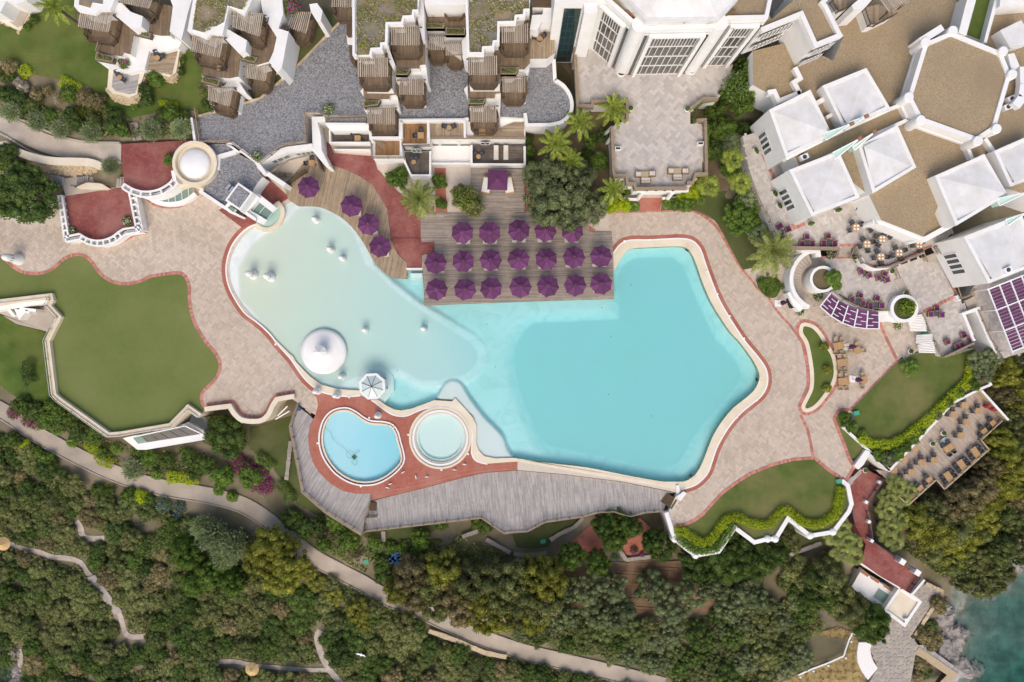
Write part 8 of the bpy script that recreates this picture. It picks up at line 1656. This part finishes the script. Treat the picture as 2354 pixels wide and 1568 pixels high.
# hedges
def hedge(pts,wd,ht,z,label,mat='leaf_lime',base=None,size=.12,dens=90):
 P = XY(cr(pts,6),z);P = resample(P,.35);g = np.random.default_rng(len(pts));Vp = [];Vn = [];Lf = offset(P,1.0)
 for k in range(len(P)):
  n = np.array([Lf[k][0] - P[k][0],Lf[k][1] - P[k][1],0]);n /= np.linalg.norm(n);m = int(dens * .35 * (wd + 2 * ht));a = g.uniform(-1,1,m) * math.pi / 2;rr = g.uniform(.9,1.05,m) * (1 + .10 * math.sin(k * .9) + .06 * math.sin(k * 2.3))
  sg = np.sign(np.sin(a)) * np.abs(np.sin(a)) ** .6;zz = np.abs(np.cos(a)) ** .6;jx = g.uniform(-.2,.2,(m,2));pos = np.stack([P[k][0] + n[0] * sg * wd / 2 * rr + jx[:,0],P[k][1] + n[1] * sg * wd / 2 * rr + jx[:,1],z + zz * ht * rr],1);Vp.append(pos);Vn.append(np.stack([n[0] * np.sin(a),n[1] * np.sin(a),np.cos(a)],1))
 o = obj('hedge',MB().quads(leafquads(np.concatenate(Vp),np.concatenate(Vn),size,g,.5)),M[mat],cat='hedge',label=label);return o
hedge(T(3,2,'840,880 900,930 1000,950 1120,945 1250,885 1370,790 1500,680 1620,560 1740,450 1830,360 1845,260 1870,140'),1.15,.9,.15,'long bright lime hedge curving along the hedged garden above the wooden deck')
hedge(T(2,3,'1500,165 1590,190 1680,255 1760,280 1840,230 1900,150 1970,70 2060,45 2160,90 2250,115 2354,108') + T(3,3,'20,90 80,30 150,-20 230,30 310,90 430,110 540,70 620,0') + T(3,2,'630,1480 660,1350'),1.0,.85,0.0,'wavy bright lime hedge following the zigzag white wall')
hedge(T(2,3,'1520,230 1600,300 1700,350 1850,340 1950,240 2030,120'),.9,.7,0.0,'loose green ground hedge between the wavy lime hedge and white wall','leaf_green')
hedge(T(0,0,'235,640 290,710'),1.3,.9,3.3,'short round lime bush on the upper garden lawn');hedge(T(0,0,'590,760 680,800 760,830'),1.3,.9,3.4,'long clipped lime bush on the upper garden lawn');hedge(T(0,0,'1490,955 1560,965 1640,972'),.6,.6,3.3,'thin low lime hedge near the gravel roof corner')
hedge(T(0,2,'820,930 900,1000 950,1080 1040,1130'),1.4,.8,-4.9,'yellow-green hedge strip beside the footpath bend');hedge(T(0,2,'1560,1250 1690,1255'),1.5,.8,-5.1,'rounded lime bush beside the footpath');hedge(T(0,2,'1720,1260 1830,1265'),1.4,.8,-5.2,'second rounded lime bush beside the footpath, nearer the magenta flowers')
hedge(T(0,2,'540,1140 620,1170 700,1210'),.7,.6,-6,'golden lime bush row below the footpath, upper part');hedge(T(0,2,'740,1240 800,1280 850,1320'),.8,.6,-6.1,'golden lime bush row below the footpath, lower part')
hedge(T(0,2,'960,1335 1040,1340'),.9,.7,-6.2,'lime bush below the footpath next to the golden rows');hedge(T(2,0,'1640,1020 1700,950 1790,910'),.9,1.2,3.6,'ivy-clad parapet hedge at the right corner of the lobby terrace','leaf_green');hedge(T(2,0,'1660,1140 1750,1130 1765,1250 1765,1500'),.6,1.2,3.8,'narrow ivy hedge along the right edge of the lobby terrace','leaf_green')
hedge(T(1,3,'1040,260 1130,290 1120,340'),1.2,1,-4.3,'round dark clipped bush on the shaded lawn under the long deck','leaf_green');hedge(T(1,2,'30,1060 120,1110 160,1150'),1.3,1,-4,'clipped dark bush above the magenta flowers by the corner deck','leaf_green');hedge(T(1,2,'230,1300 300,1380 330,1470'),1.4,1,-4.2,'clipped dark bush beside the stone wall and corner deck','leaf_green');hedge(T(1,3,'1470,320 1490,350'),1.6,1.1,-4.3,'ball-shaped dark bush beside the shaded lawn end','leaf_green')
hedge(T(0,2,'290,200 270,300 310,380'),1.3,1.2,-3.4,'dark bush growing against the roof lawn wall','leaf_dark');hedge(T(3,1,'-60,1080 20,1040 70,1110'),2.4,.5,.1,'low green ground cover in the small round bed by the large palm','leaf_green')
# flowering shrubs: foliage with blossom
def flowering(i,j,items,petal,label_f,leaf='leaf_green',z=None,nm='flowering_shrub',dens=1.0):
 for k,(x,y,r) in enumerate(items):
  u,v = T1(i,j,x,y);R = r * SX / K;zz = float(tz(np.array([u]),np.array([v]))[0]) if z is None else z;p = W(u,v,zz);g = np.random.default_rng(abs(int(x * 7 + y)));o = thing(nm,label_f if len(items) == 1 else '%s, %s' % (label_f,NTH[sorted(a[0] for a in items).index(x)] + ' from the left'),'shrub',p);OFF[o.name] = (0,0,0)
  def blob(n,s,hh): d = g.normal(size=(n,3));d[:,2] = np.abs(d[:,2]) + .1;d /= np.linalg.norm(d,axis=1)[:,None];return leafquads(d * (R * g.uniform(.35,1.05,n) ** .7)[:,None] * np.array([1,1,.8]) + np.array([0,0,hh]),d,s,g)
  n = int(260 * max(.5,R * R));obj('foliage',MB().quads(blob(n,.15,.1)),M[leaf],o);obj('blossom',MB().quads(blob(int(n * dens * .7),.10,.18)),M[petal],o);obj('stem',MB().tube((0,0,-.2),(0,0,R * .5),.05,.03,6),M['bark'],o)
flowering(1,2,[(20,1270,130),(90,1320,110),(-60,1180,120),(-170,1110,100),(60,1200,80)],'petal_magenta','magenta bougainvillea by the corner deck lawn',dens=1.5)
flowering(0,2,[(140,660,70),(290,720,90),(370,750,80)],'petal_magenta','magenta bougainvillea trailing over the footpath edge',dens=1.1);flowering(1,3,[(680,210,70),(620,170,50),(930,375,70),(1120,410,50),(860,360,40)],'petal_magenta','sparse magenta blossom bush on the bank below the deck',dens=.5)
flowering(1,0,[(130,230,90),(100,350,50),(260,130,40),(240,290,70),(225,430,45),(330,60,95)],'petal_magenta','magenta bougainvillea climbing on the white house',z=7.5,dens=.8);flowering(0,0,[(1150,590,60),(1560,200,60),(1620,150,50),(1870,830,50)],'petal_magenta','thin pink-flowered creeper on the white house walls',z=5.5,dens=.35)
flowering(1,0,[(668,1015,60)],'petal_white','white-flowered bush at the gravel roof railing',z=3.7);flowering(1,0,[(15,1440,55)],'petal_white','white-flowered bush at the end of the gravel roof',z=3.7);flowering(0,1,[(668,560,50)],'petal_white','white-flowered potted bush in the lower left corner of the brick terrace',z=1.2);flowering(0,1,[(1175,470,52)],'petal_white','white-flowered potted bush in the lower right corner of the brick terrace',z=1.2)
flowering(3,1,[(572,775,45)],'petal_white','white-flowered bush left of the terrace steps',z=1.6);flowering(3,1,[(820,815,50)],'petal_white','white-flowered bush right of the terrace steps',z=1.6);flowering(3,1,[(455,1160,50)],'petal_white','white-flowered bush beside the curved stair',z=0);flowering(3,1,[(290,1300,45)],'petal_white','white-flowered bush at the foot of the curved stair wall',z=0);flowering(3,1,[(1190,1425,45)],'petal_white','white-flowered bush below the smaller round planter',z=0);flowering(3,1,[(1270,1260,80)],'leaf_lime','loose green bush in the smaller round planter',z=2.5)
flowering(2,3,[(1120,355,45),(1195,390,40)],'petal_magenta','purple flowers in the bed of the L-shaped wall');flowering(2,3,[(950,425,50)],'petal_blue','pale blue flowering bush below the brick court');flowering(0,2,[(1520,1500,90),(1660,1530,70)],'petal_blue','pale blue flowering bush below the footpath');flowering(1,3,[(-720,40,60)],'petal_blue','pale blue flower patch at the lower garden terrace')
flowering(0,0,[(10,680,60),(750,1040,75),(890,1040,75),(370,930,55)],'petal_orange','orange-flowered bush in the upper garden bed',dens=.7);flowering(1,1,[(1930,260,130)],'petal_yellow','yellow-berried branches of the tree beside the daybed deck',z=2.2,dens=.5);flowering(2,0,[(2060,820,150),(2150,690,90)],'petal_blue','blue-violet blossom on the tree beside the lobby terrace',z=5.4,dens=.10)
batch('shrub',L(0,0,'90,610,80 90,710,55 40,720,60 330,870,70 440,830,60 640,860,90 780,900,90 900,930,90 560,900,60'),'beside the upper garden lawn','garden bed shrub','shrubs in the upper garden beds',['leaf_green','leaf_maquis','leaf_brown']);batch('shrub',L(0,0,'1060,1060,80 1000,1050,70 650,1060,90 860,1120,80 1050,1160,100 1130,1210,70 720,1140,80 1500,1060,80 1580,1040,90 1700,1060,60 1720,1120,50 60,870,90 170,900,80 300,970,80 240,1000,60 460,1060,70'),'above the silver trees','garden bed shrub','shrubs in the upper garden beds',['leaf_green','leaf_maquis','leaf_dark']);batch('shrub',L(0,0,'210,800,65 170,760,55 530,920,45 90,690,45'),'in the dry upper garden bed','pale dry grass-coloured shrub','dry shrubs in the upper garden',['leaf_grey'])
batch('shrub',L(0,0,'1440,730,90 1330,830,80 1350,930,70 1240,970,45 1660,560,50 1660,660,45 310,180,50 250,250,45 60,1400,110 30,1480,120 180,1540,80 1560,1470,70 1920,960,80'),'round the foot of the white garden houses','dark green shrub','shrubs below the garden houses',['leaf_green','leaf_dark'])
for nm,P,z in PLANTED:
 g = np.random.default_rng(abs(len(P) + int(z * 10) + int(P[0][0])));xs = [p[0] for p in P];ys = [p[1] for p in P];X = g.uniform(min(xs),max(xs),400);Y = g.uniform(min(ys),max(ys),400);m = pip(X,Y,offset(P,.2,True));X,Y = X[m],Y[m]
 if len(X): obj('plants',MB().quads(leafquads(np.stack([X,Y,z + g.uniform(-.05,.3,len(X))],1),np.tile([0,0,1.0],(len(X),1)),.13,g)),M['leaf_maquis'],nm,kind='stuff')
for o_,mask,z,n,mats in ((w1,T(1,0,'926,-60 926,505 1052,505 1058,450 1146,446 1192,396 1196,212 1340,210 1440,148 1484,98 1486,-60'),13.1,2600,None),(w2,T(1,0,'1958,-60 1960,488 2082,490 2086,432 2176,430 2222,376 2226,203 2376,200 2462,138 2512,86 2512,-60'),13.1,2400,None),(hB,T(0,0,'1822,-60 1768,272 1880,302 1990,243 2060,205 2088,50 2230,95 2340,-60'),11.1,1500,None)):
 g = np.random.default_rng(n);P = XY(mask,z);xs = [p[0] for p in P];ys = [p[1] for p in P];X = g.uniform(min(xs),max(xs),n * 2);Y = g.uniform(min(ys),max(ys),n * 2);cl = np.sin(X * 1.7 + 2 * np.sin(Y * .9)) + np.sin(Y * 2.1 + X * .6) + g.normal(size=X.shape) * .7;m = pip(X,Y,P) & (cl > -.1);X,Y = X[m],Y[m]
 h_ = len(X) // 2;mk = lambda a,b: leafquads(np.stack([X[a:b],Y[a:b],z + g.uniform(0,.15,b - a)],1),np.tile([0,0,1.0],(b - a,1)),.13,g);obj('roof_plants',MB().quads(mk(0,h_)),M['leaf_yellow'],o_,kind='stuff');obj('roof_plants',MB().quads(mk(h_,len(X))),M['leaf_grey'],o_,kind='stuff')
# --- southern woods
batch('shrub',L(1,3,'740,90,110 860,270,120 800,190,80 1080,330,60 1240,330,70 1350,330,80 1520,250,110 1700,120,70 2120,130,90 1160,470,110 1180,580,100 560,130,110 450,160,110 620,300,80 2030,110,70 330,80,120'),'on the bank below the wooden decks','dark green shrub','shrubs below the wooden decks',['leaf_green','leaf_pine','leaf_dark'])
batch('pine',L(1,2,'-260,870,230'),'beside the curved terrace wall, below the glazed room','bushy bright-tipped green pine','pines below the resort',['leaf_pine'],h=5)
batch('shrub',L(0,2,'860,870,100 1380,1080,90 1540,1090,85 1760,1080,100 1880,1130,110 1790,1200,90 2050,1240,120 2300,1250,130 1700,1010,60 1280,1010,60 210,590,110 330,640,100 480,640,130 560,720,110 680,780,90 420,740,90 640,700,90 700,860,80 950,1040,70'),'on the bank above the footpath','green garden shrub','shrubs above the footpath',['leaf_green','leaf_pine','leaf_dark']);batch('tamarisk',L(0,2,'1215,1180,120'),'beside the footpath bend','feathery silver-grey shrub','silver shrubs',None)
batch('tamarisk',L(0,3,'1950,240,165 2140,330,165 1850,150,120 2060,420,140'),'below the footpath beside the blue flowers','large feathery grey-green tree','silver shrubs',None,h=5.5);batch('pine',L(0,3,'1730,380,170 1960,560,170 1800,640,150 2150,640,140'),'below the feathery grey trees','bright green leafy tree','green trees below the footpath',['leaf_green'],h=5.5)
batch('shrub',L(0,2,'120,900,90 230,960,70 320,1020,80 420,1080,80 480,1130,60 900,1370,70 1010,1390,60 1180,1420,90 1300,1430,80 1380,1450,60 660,1280,70 580,1220,60'),'in the strip below the footpath','garden strip shrub','shrubs below the footpath',['leaf_green','leaf_pine','leaf_lime'])
batch('shrub',L(3,3,'300,480,90 200,560,100 330,660,90 230,720,80 300,820,90 150,650,80 380,900,80 250,330,60 560,420,90 620,500,80'),'on the bare slope between lawn triangle and kiosk','low green shrub','shrubs on the bare slope',['leaf_pine','leaf_olivegreen'])
batch('yellow',[(*T1(1,3,x,y),r / 4) for x,y,r in ((150,290,190),(320,450,180),(60,430,190),(250,580,190),(230,330,150),(110,350,150))],'in the clump below the corner deck','yellow-green acacia','acacia trees',None,h=5.5)
batch('yellow',[(*T1(1,3,x,y),r / 4) for x,y,r in ((1450,560,190),(1600,640,200),(1340,700,170),(1720,520,180),(1800,720,200),(1640,830,190),(1480,760,160),(1950,650,210),(1900,880,190),(2060,800,180),(2180,620,200),(2250,800,190),(2330,700,190),(2100,950,170),(2280,950,170))],'of the acacia belt above the footpath','tall olive-yellow acacia','acacia trees',['leaf_yellow','leaf_olivegreen','leaf_olivegreen','leaf_brown'],h=6.5)
batch('yellow',[(*T1(2,3,x,y),r / 4) for x,y,r in ((60,600,200),(200,560,190),(330,640,190),(100,780,200),(260,820,210),(160,960,180),(330,540,150),(40,950,150))],'left of the tilled field','tall bright yellow acacia','acacia trees',['leaf_yellow','leaf_yellow','leaf_olivegreen'],h=7)
batch('olive',[(*T1(2,3,x,y),r / 4) for x,y,r in ((680,700,175),(920,700,165),(1290,690,185),(1660,740,160),(1860,690,140),(2070,740,190),(2220,780,160))],'in the upper row of the tilled field','grey-green olive tree','olive trees in the tilled field',['leaf_olive'],h=4.2)
batch('olive',[(*T1(2,3,x,y),r / 4) for x,y,r in ((480,940,150),(770,920,165),(1000,940,180),(1480,910,180),(480,730,130),(2010,880,150))],'in the lower row of the tilled field','grey-green olive tree','olive trees in the tilled field',['leaf_olive'],h=4)
batch('pine',[(*T1(2,3,x,y),r / 4) for x,y,r in ((960,100,190),(840,120,130),(940,230,150),(1080,140,130),(540,400,150),(790,460,130),(1360,310,170),(1290,260,130))],'around the red brick court','bright green pine','pines by the brick court',['leaf_pine','leaf_green'],h=5)
batch('pine',[(*T1(2,3,x,y),r / 4) for x,y,r in ((1700,480,170),(1850,420,190),(2010,330,190),(2140,430,200),(1980,500,180),(2270,450,180),(2330,330,140),(1750,560,140),(1620,420,110))],'under the zigzag garden wall','dense green pine','pines under the zigzag wall',['leaf_pine'],h=5.5)
batch('pine',[(*T1(3,3,x,y),r / 4) for x,y,r in ((60,380,150),(170,200,90),(520,590,200),(620,780,190),(760,900,190),(880,980,190),(960,1080,150),(480,760,170),(430,600,130),(1000,960,110))],'between the zigzag wall and beach kiosk','drooping olive-green pine','pines above the shore',['leaf_pine','leaf_olivegreen'],h=6)
for k,(x,y) in enumerate(((680,150),(720,260),(790,300),(680,380),(800,420),(610,230))): p = G(*T1(3,3,x,y),4.6);FANP.put((p[0],p[1],p[2] - 4.6),random.random() * 6,'dusky green fan palm left of the red brick path, %s counted downwards' % NTH[[150,230,260,300,380,420].index(y)],'fan palms along the brick path',.95,{'frond': M['leaf_palm']})
for k,(x,y) in enumerate(((1190,1330),(1120,1450),(1230,1450),(1100,1568),(1220,1640),(1120,1720),(1170,1850),(1300,1380),(1110,1800))): p = G(*T1(3,2,x,y),4.6);FANP.put((p[0],p[1],p[2] - 4.6),random.random() * 6,'dusky green fan palm right of the red brick path, %s counted downwards' % NTH[sorted((1330,1450.5,1450,1568,1640,1720,1850,1380,1800)).index(y if (x,y) != (1230,1450) else 1450.5)],'fan palms along the brick path',.95,{'frond': M['leaf_palm']})
batch('yellow',[(*T1(3,2,x,y),r / 4) for x,y,r in ((1480,1550,170),(1650,1480,170),(1800,1430,170),(1950,1330,160),(2080,1250,150),(2010,1130,130),(2130,1050,150),(2100,900,130),(1350,1650,190),(1500,1720,210),(1700,1700,200),(1640,1880,190),(1780,1800,170))],'on the slope below the wooden restaurant deck','olive-brown acacia','acacia trees on the east slope',['leaf_yellow','leaf_yellow','leaf_olivegreen','leaf_olivegreen','leaf_brown'],h=5.5)
batch('olive',[(*T1(3,2,x,y),r / 4) for x,y,r in ((2300,560,150),(2250,700,150),(2320,850,150),(2230,950,130),(2330,1010,140),(2280,1150,160),(2200,1350,160),(2330,1300,150),(2250,1500,170),(2330,380,130),(2200,300,140),(2080,330,110),(2150,480,110),(2340,220,110),(2150,1200,110),(2050,1450,150),(2150,1600,170),(2300,1650,150),(2000,1650,170),(1900,1560,150))],'on the far right wooded slope','brownish green tree','trees on the right slope',['leaf_olivegreen','leaf_brown','leaf_maquis','leaf_yellow'],h=4.5)
batch('olive',[(*T1(3,3,x,y),r / 4) for x,y,r in ((1500,330,170),(1650,430,170),(1750,300,160),(1800,500,160),(1900,380,160),(1950,560,150),(2060,450,150),(2150,560,130),(2130,330,150),(2270,300,130),(1780,640,110),(1950,700,120),(2080,680,100),(2280,420,80),(1550,180,170),(1900,180,160))],'on the sea slope above the rocks','dark olive-green tree','trees on the sea slope',['leaf_maquis','leaf_olivegreen','leaf_olive'],h=4.5)
batch('olive',L(3,2,'1950,200,130 2050,150,120 2000,290,110'),'at the end of the hedged garden','grey-green shrub tree','shrubs at the hedged garden end',['leaf_olive'],h=2,ground=.2);batch('shrub',L(3,2,'1020,1050,70 1100,1080,80 1190,1040,70 1260,970,70 1340,900,60 1400,830,50 1560,680,55 1660,560,55 1760,480,55 1900,400,70 760,800,50 700,700,60 720,760,50 1930,340,60'),'in the bed behind the lime hedge','low green-grey bed shrub','shrubs behind the lime hedge',['leaf_olive','leaf_green'],ground=.15)
for k,(x,y) in enumerate(((520,50),(545,265),(545,440))): put('shrub',*T1(3,2,x,y),12,'small yellow-green bush on the planted island, %s counted downwards' % NTH[k],'bushes on the planted island',ground=.1,mat='leaf_yellow')
batch('shrub',L(3,3,'1560,830,80 1590,900,60 1450,1150,90 1550,1180,80 1400,1080,60 1500,1060,70 1400,1400,80 1450,1480,80 1380,1520,60 1500,1230,70'),'on the rocky bank beside the flagstone court','dry green bank shrub','shrubs on the rocky bank',['leaf_maquis','leaf_brown'])
# --- dense woodland fill: bushes placed one by one with a minimum spacing, named by the ground they stand on
pathpts = np.array([p for P,w_ in PATHS for p in P]);pathw = np.array([w_ for P,w_ in PATHS for p in P])
REG = [('left of the stone path in the lower left corner',T(0,3,'-150,190 200,200 420,130 640,110 780,330 800,520 1000,880 1100,1130 1000,1300 700,1650 -150,1700'),19,27,'maquis'),('x and the stone path',T(0,2,'-150,800 60,860 330,1060 500,1200 700,1340 900,1430 1200,1480 1400,1560 1420,1600') + T(0,3,'1300,150 1000,230 700,60 300,60 -150,200'),18,26,'maquis'),
       ('in the middle of the lower left wood',T(0,3,'850,300 1350,200 1700,200 2354,700 2354,1350 1900,1400 1350,1150 1180,1100 900,640'),21,30,'maquis'),('along the bottom edge beside the two stone paths',T(0,3,'1050,1300 1300,1200 1950,1420 2354,1470') + T(1,3,'650,1490 800,1700') + T(0,3,'800,1700'),19,27,'maquis'),
       ('in the wood under the yellow acacia clump',T(1,3,'-100,600 150,640 420,700 600,780 800,900 900,1000 600,1080 500,1250 600,1420 -100,1380'),22,31,'maquis'),('right of the branching stone path',T(1,3,'640,1130 900,1080 1300,1100 1560,1150 1900,1300 2354,1450 2354,1700 850,1700 720,1450'),22,31,'maquis'),
       ('on the slope just below the footpath',T(0,3,'1450,80 1700,20 1800,60 2354,300 2354,640 1900,350 1600,200') ,19,26,'maquis'),('in the belt along the middle footpath',T(1,3,'480,560 800,620 1000,760 1250,800 1420,900 1500,1080 1250,1080 900,1000 650,800'),20,30,'yellow'),
       ('below the tilled field',T(2,3,'80,1080 350,1020 700,1030 1100,1000 1300,1060 1500,1010 1850,960 2354,860 2354,1700 1500,1700 1250,1480 900,1340 600,1300 60,1230'),22,32,'olive'),('in the lower right wood beside the dry grass slope',T(3,3,'-100,900 250,760 420,950 430,1080 280,1450 -100,1600'),22,31,'olive')]
REG.append(('x',T(2,3,'-60,1340 300,1410 700,1500 1000,1570 1300,1720 -60,1720'),19,27,'maquis'))
MATS = {'maquis': ['leaf_maquis'] * 3 + ['leaf_olivegreen'] * 4 + ['leaf_dark','leaf_pine','leaf_pine','leaf_brown'],'yellow': ['leaf_olivegreen','leaf_yellow','leaf_pine'],'olive': ['leaf_maquis','leaf_olive','leaf_pine','leaf_olivegreen']}
COLW = {'leaf_brown': 'brownish dry','leaf_maquis': 'moss-green','leaf_olivegreen': 'pale olive','leaf_dark': 'dark green','leaf_pine': 'mid green','leaf_yellow': 'yellowish','leaf_olive': 'greyish green'}
WORD = {'maquis': 'bush','yellow': 'loose tree','olive': 'round tree'}
LMK = [('the left straw parasol',32,1238),('the bottom straw parasol',590,1522),('the top of the path steps',215,1340),('the foot of the path steps',285,1430),('the end of the stepped path',330,1463),('the side spur of the stone path',187,1240),('the lower left sea inlet',20,1500),('the short lower left path',45,1470),
 ('the blue flowers below the footpath',400,1180),('the yellow acacia clump',640,1290),('the flying gull',830,1510),('the upper end of the branching path',738,1455),('the path fork near the bottom edge',755,1550),('the footpath gap between the trees',840,1350),('the footpath where it reappears',950,1405),('the lower left corner of the tilled field',1310,1420),
 ('the lower right tilled field corner',1640,1410),('the lower end of the footpath',1450,1560),('the bare earth patch',1530,1500),('the curved white bench',1990,1500),('the white rail fence',1880,1520),('the bottom edge below the olive trees',1720,1568),('the golden bushes below the footpath',165,1160),('the left edge under the footpath',0,1080),('the rough wall below the footpath',1100,1490),('the tall silver shrub over the footpath',305,1080)]
NTREE = 0;WD_ = []
for place,poly,r0,r1,kd in REG:
 us = [p[0] for p in poly];vs = [p[1] for p in poly];pts = [];tries = 0
 while tries < 2600:
  tries += 1;u = random.uniform(max(-60,min(us)),min(2420,max(us)));v = random.uniform(min(vs),min(1620,max(vs)));r = random.uniform(r0 * .95,r1 * 1.22)
  if not pip(np.array([u]),np.array([v]),poly)[0]: continue
  if (np.hypot(pathpts[:,0] - u,pathpts[:,1] - v) - pathw / 2 < r * .74).any(): continue
  if any((u - a) ** 2 + (v - b) ** 2 < ((r + c) * .58) ** 2 for a,b,c in pts): continue
  if math.sin(u * .031 + 1.3 * math.sin(v * .017)) + math.sin(v * .037 + u * .013) < -1.45: continue
  pts.append((u,v,r))
 for u,v,r in pts: k = min(range(len(LMK)),key=lambda k: (LMK[k][1] - u) ** 2 + (LMK[k][2] - v) ** 2);WD_.append((kd,random.choice(MATS[kd]),k,math.hypot(LMK[k][1] - u,LMK[k][2] - v),u,v,r))
WD_.sort(key=lambda q: q[3]);cn = {}
for kd,mt,k,d,u,v,r in WD_:
 n = cn[kd,mt,k] = cn.get((kd,mt,k),-1) + 1
 put(kd,u,v,r,'%s %s, %snearest such to %s' % (COLW[mt],WORD[kd],NTH[n] + ' ' if n else '',LMK[k][0]),'woodland ' + ('bushes' if kd == 'maquis' else 'trees'),mat=mt,h=r / K * random.uniform(.85,1.25))
NTREE = len(WD_)
print('WOOD',NTREE)
# undergrowth and rocks
g = np.random.default_rng(11);V = []
allreg = [r[1] for r in REG] + [T(3,2,'1400,1600 2354,700 2354,1700 1400,1900'),T(3,3,'1350,0 2354,0 2250,500 1600,600 1250,350'),T(0,0,'0,880 300,960 900,1100 1700,1080 1700,1270 900,1260 300,1130 0,1000'),T(1,3,'450,150 950,260 1100,400 1000,560 700,400'),T(1,3,'1000,280 1900,240 2354,400 2354,500 1500,450'),T(0,2,'520,560 980,880 1230,1010 1900,1020 2000,1250 1500,1270 900,1050 100,600')]
for poly in allreg:
 A = abs(area(poly));n = int(A * .3);us = [p[0] for p in poly];vs = [p[1] for p in poly];u = g.uniform(min(us),max(us),n * 2);v = g.uniform(min(vs),max(vs),n * 2);m = pip(u,v,poly);u,v = u[m][:n],v[m][:n]
 d = np.full(u.shape,1e9)
 for q_,w_ in PATHS: d = np.minimum(d,dist_poly(u,v,q_,False) - w_ / 2)
 m = d > 3;u,v = u[m],v[m];keep = (np.sin(u * .11 + np.sin(v * .07) * 2) + np.sin(v * .13) + g.normal(size=u.shape) * .8) > -.3;u,v = u[keep],v[keep];z = tz(u,v) + g.uniform(0,.5,u.shape);f_ = (H - z) / H / K;P = np.stack([(u - CU) * f_,(CV - v) * f_,z],1);V.append(leafquads(P,np.tile([0,0,1.0],(len(P),1)),.22,g,.8))
V = np.concatenate(V);h_ = len(V) // 2;ix = g.permutation(len(V));obj('undergrowth',MB().quads(V[ix[:h_]]),M['leaf_maquis'],kind='stuff');obj('undergrowth',MB().quads(V[ix[h_:]]),M['leaf_olivegreen'],kind='stuff')
dp = T(3,3,'420,1130 640,1060 780,1110 740,1250 700,1330 300,1480 60,1600 100,1640 900,1640 850,1450 815,1290 900,1240');u = g.uniform(1780,2010,9000);v = g.uniform(1440,1590,9000);m = pip(u,v,dp);u,v = u[m],v[m];m = (np.sin(u * .35 + np.sin(v * .3)) + np.sin(v * .4) + g.normal(size=u.shape) * .8) > .2;u,v = u[m],v[m];z = tz(u,v) + g.uniform(.05,.35,u.shape);f_ = (H - z) / H / K
obj('dry_grass',MB().quads(leafquads(np.stack([(u - CU) * f_,(CV - v) * f_,z],1),np.tile([0,0,1.0],(len(u),1)),.16,g,.9,.35)),M['dry_grass'],kind='stuff')
def rock_mesh(seed):
 g = np.random.default_rng(seed);q = MB();n,m = 9,6;vs = []
 for a in range(m + 1):
  for b in range(n): t = 2 * math.pi * b / n;ph = math.pi * a / m - math.pi / 2;k = 1 + .28 * math.sin(3 * t + seed) * math.cos(ph) + g.uniform(-.2,.2);vs.append((k * math.cos(ph) * math.cos(t),k * math.cos(ph) * math.sin(t) * .75,k * math.sin(ph) * .6))
 return q.add(vs,[[a * n + b,a * n + (b + 1) % n,(a + 1) * n + (b + 1) % n,(a + 1) * n + b] for a in range(m) for b in range(n)]).mesh('rock',M['rock'])
RK = [rock_mesh(k) for k in range(5)];rk = []
for s,n,sz in (('1650,860 1620,1000 1680,1100 1740,1180 1650,1230 1620,1300',46,(.5,1.5)),('1620,1320 1720,1340 1790,1390 1830,1480 1900,1430 1940,1490',34,(.5,1.2)),('1760,720 1900,600 2000,760 2120,740 2270,560 2300,480 2330,420',26,(.4,1.0)),('1580,1120 1600,1250 1700,1300',16,(.4,.9))):
 line = resample(cr(T(3,3,s),5),3)
 for k in range(n): p = line[random.randrange(len(line))];rk.append((p[0] + random.uniform(-9,9),p[1] + random.uniform(-9,9),random.uniform(*sz)))
for s,n,sz in (('150,1290 190,1400 150,1500 110,1560',12,(.4,.9)),('420,480 520,560 440,600',8,(.3,.7)),('720,130 760,230 800,280',8,(.3,.6)),('480,1000 700,1130 640,1080',8,(.3,.7)),('1300,560 1250,600 1330,620',6,(.3,.6))):
 line = resample(cr(T(0,3,s),5),3)
 for k in range(n): p = line[random.randrange(len(line))];rk.append((p[0] + random.uniform(-6,6),p[1] + random.uniform(-6,6),random.uniform(*sz)))
rk.sort()
RL = [('the beach kiosk',2040,1390),('the wooden jetty',2160,1530),('the far right shore',2353,1290),('the shore behind the kiosk',2180,1390),('the shore beside the bank',2190,1470),('the curved white bench',1990,1500),('the lower right corner of the sea',2270,1568),('the lower left sea inlet',20,1500),('the top of the path steps',215,1340),('the left straw parasol',32,1238),('the blue flowers below the footpath',400,1180),('the foot of the path steps',285,1430),('the end of the stepped path',330,1463),('the bank below the side spur',150,1400),('the tall silver shrub',305,1080),('the flagstone court',2090,1450)]
RS = lambda q: 'large' if q > 1 else 'mid-sized' if q > .7 else 'small'
rk = sorted((min((math.hypot(a - u,b - v),k) for k,(_,a,b) in enumerate(RL)),u,v,s) for u,v,s in rk);rc_ = {}
for i,((d,k),u,v,s) in enumerate(rk):
 n = rc_[k,RS(s)] = rc_.get((k,RS(s)),-1) + 1
 if n > 19: continue
 p = G(u,v);o = bpy.data.objects.new('rock',RK[i % 5]);COL.objects.link(o);o.location = p;o.rotation_euler = (random.uniform(-.4,.4),random.uniform(-.4,.4),random.random() * 6.28);o.scale = (s,s,s * random.uniform(.5,.9));sea_ = u > 1800
 tag(o,'%s %s, %s nearest such to %s' % (RS(s),'jagged grey shore rock' if sea_ else 'pale rock among bushes',NTH[n],RL[k][0]),'rock','shore rocks' if sea_ else 'rocks among the bushes')
print('OBJECTS',len(S.objects))
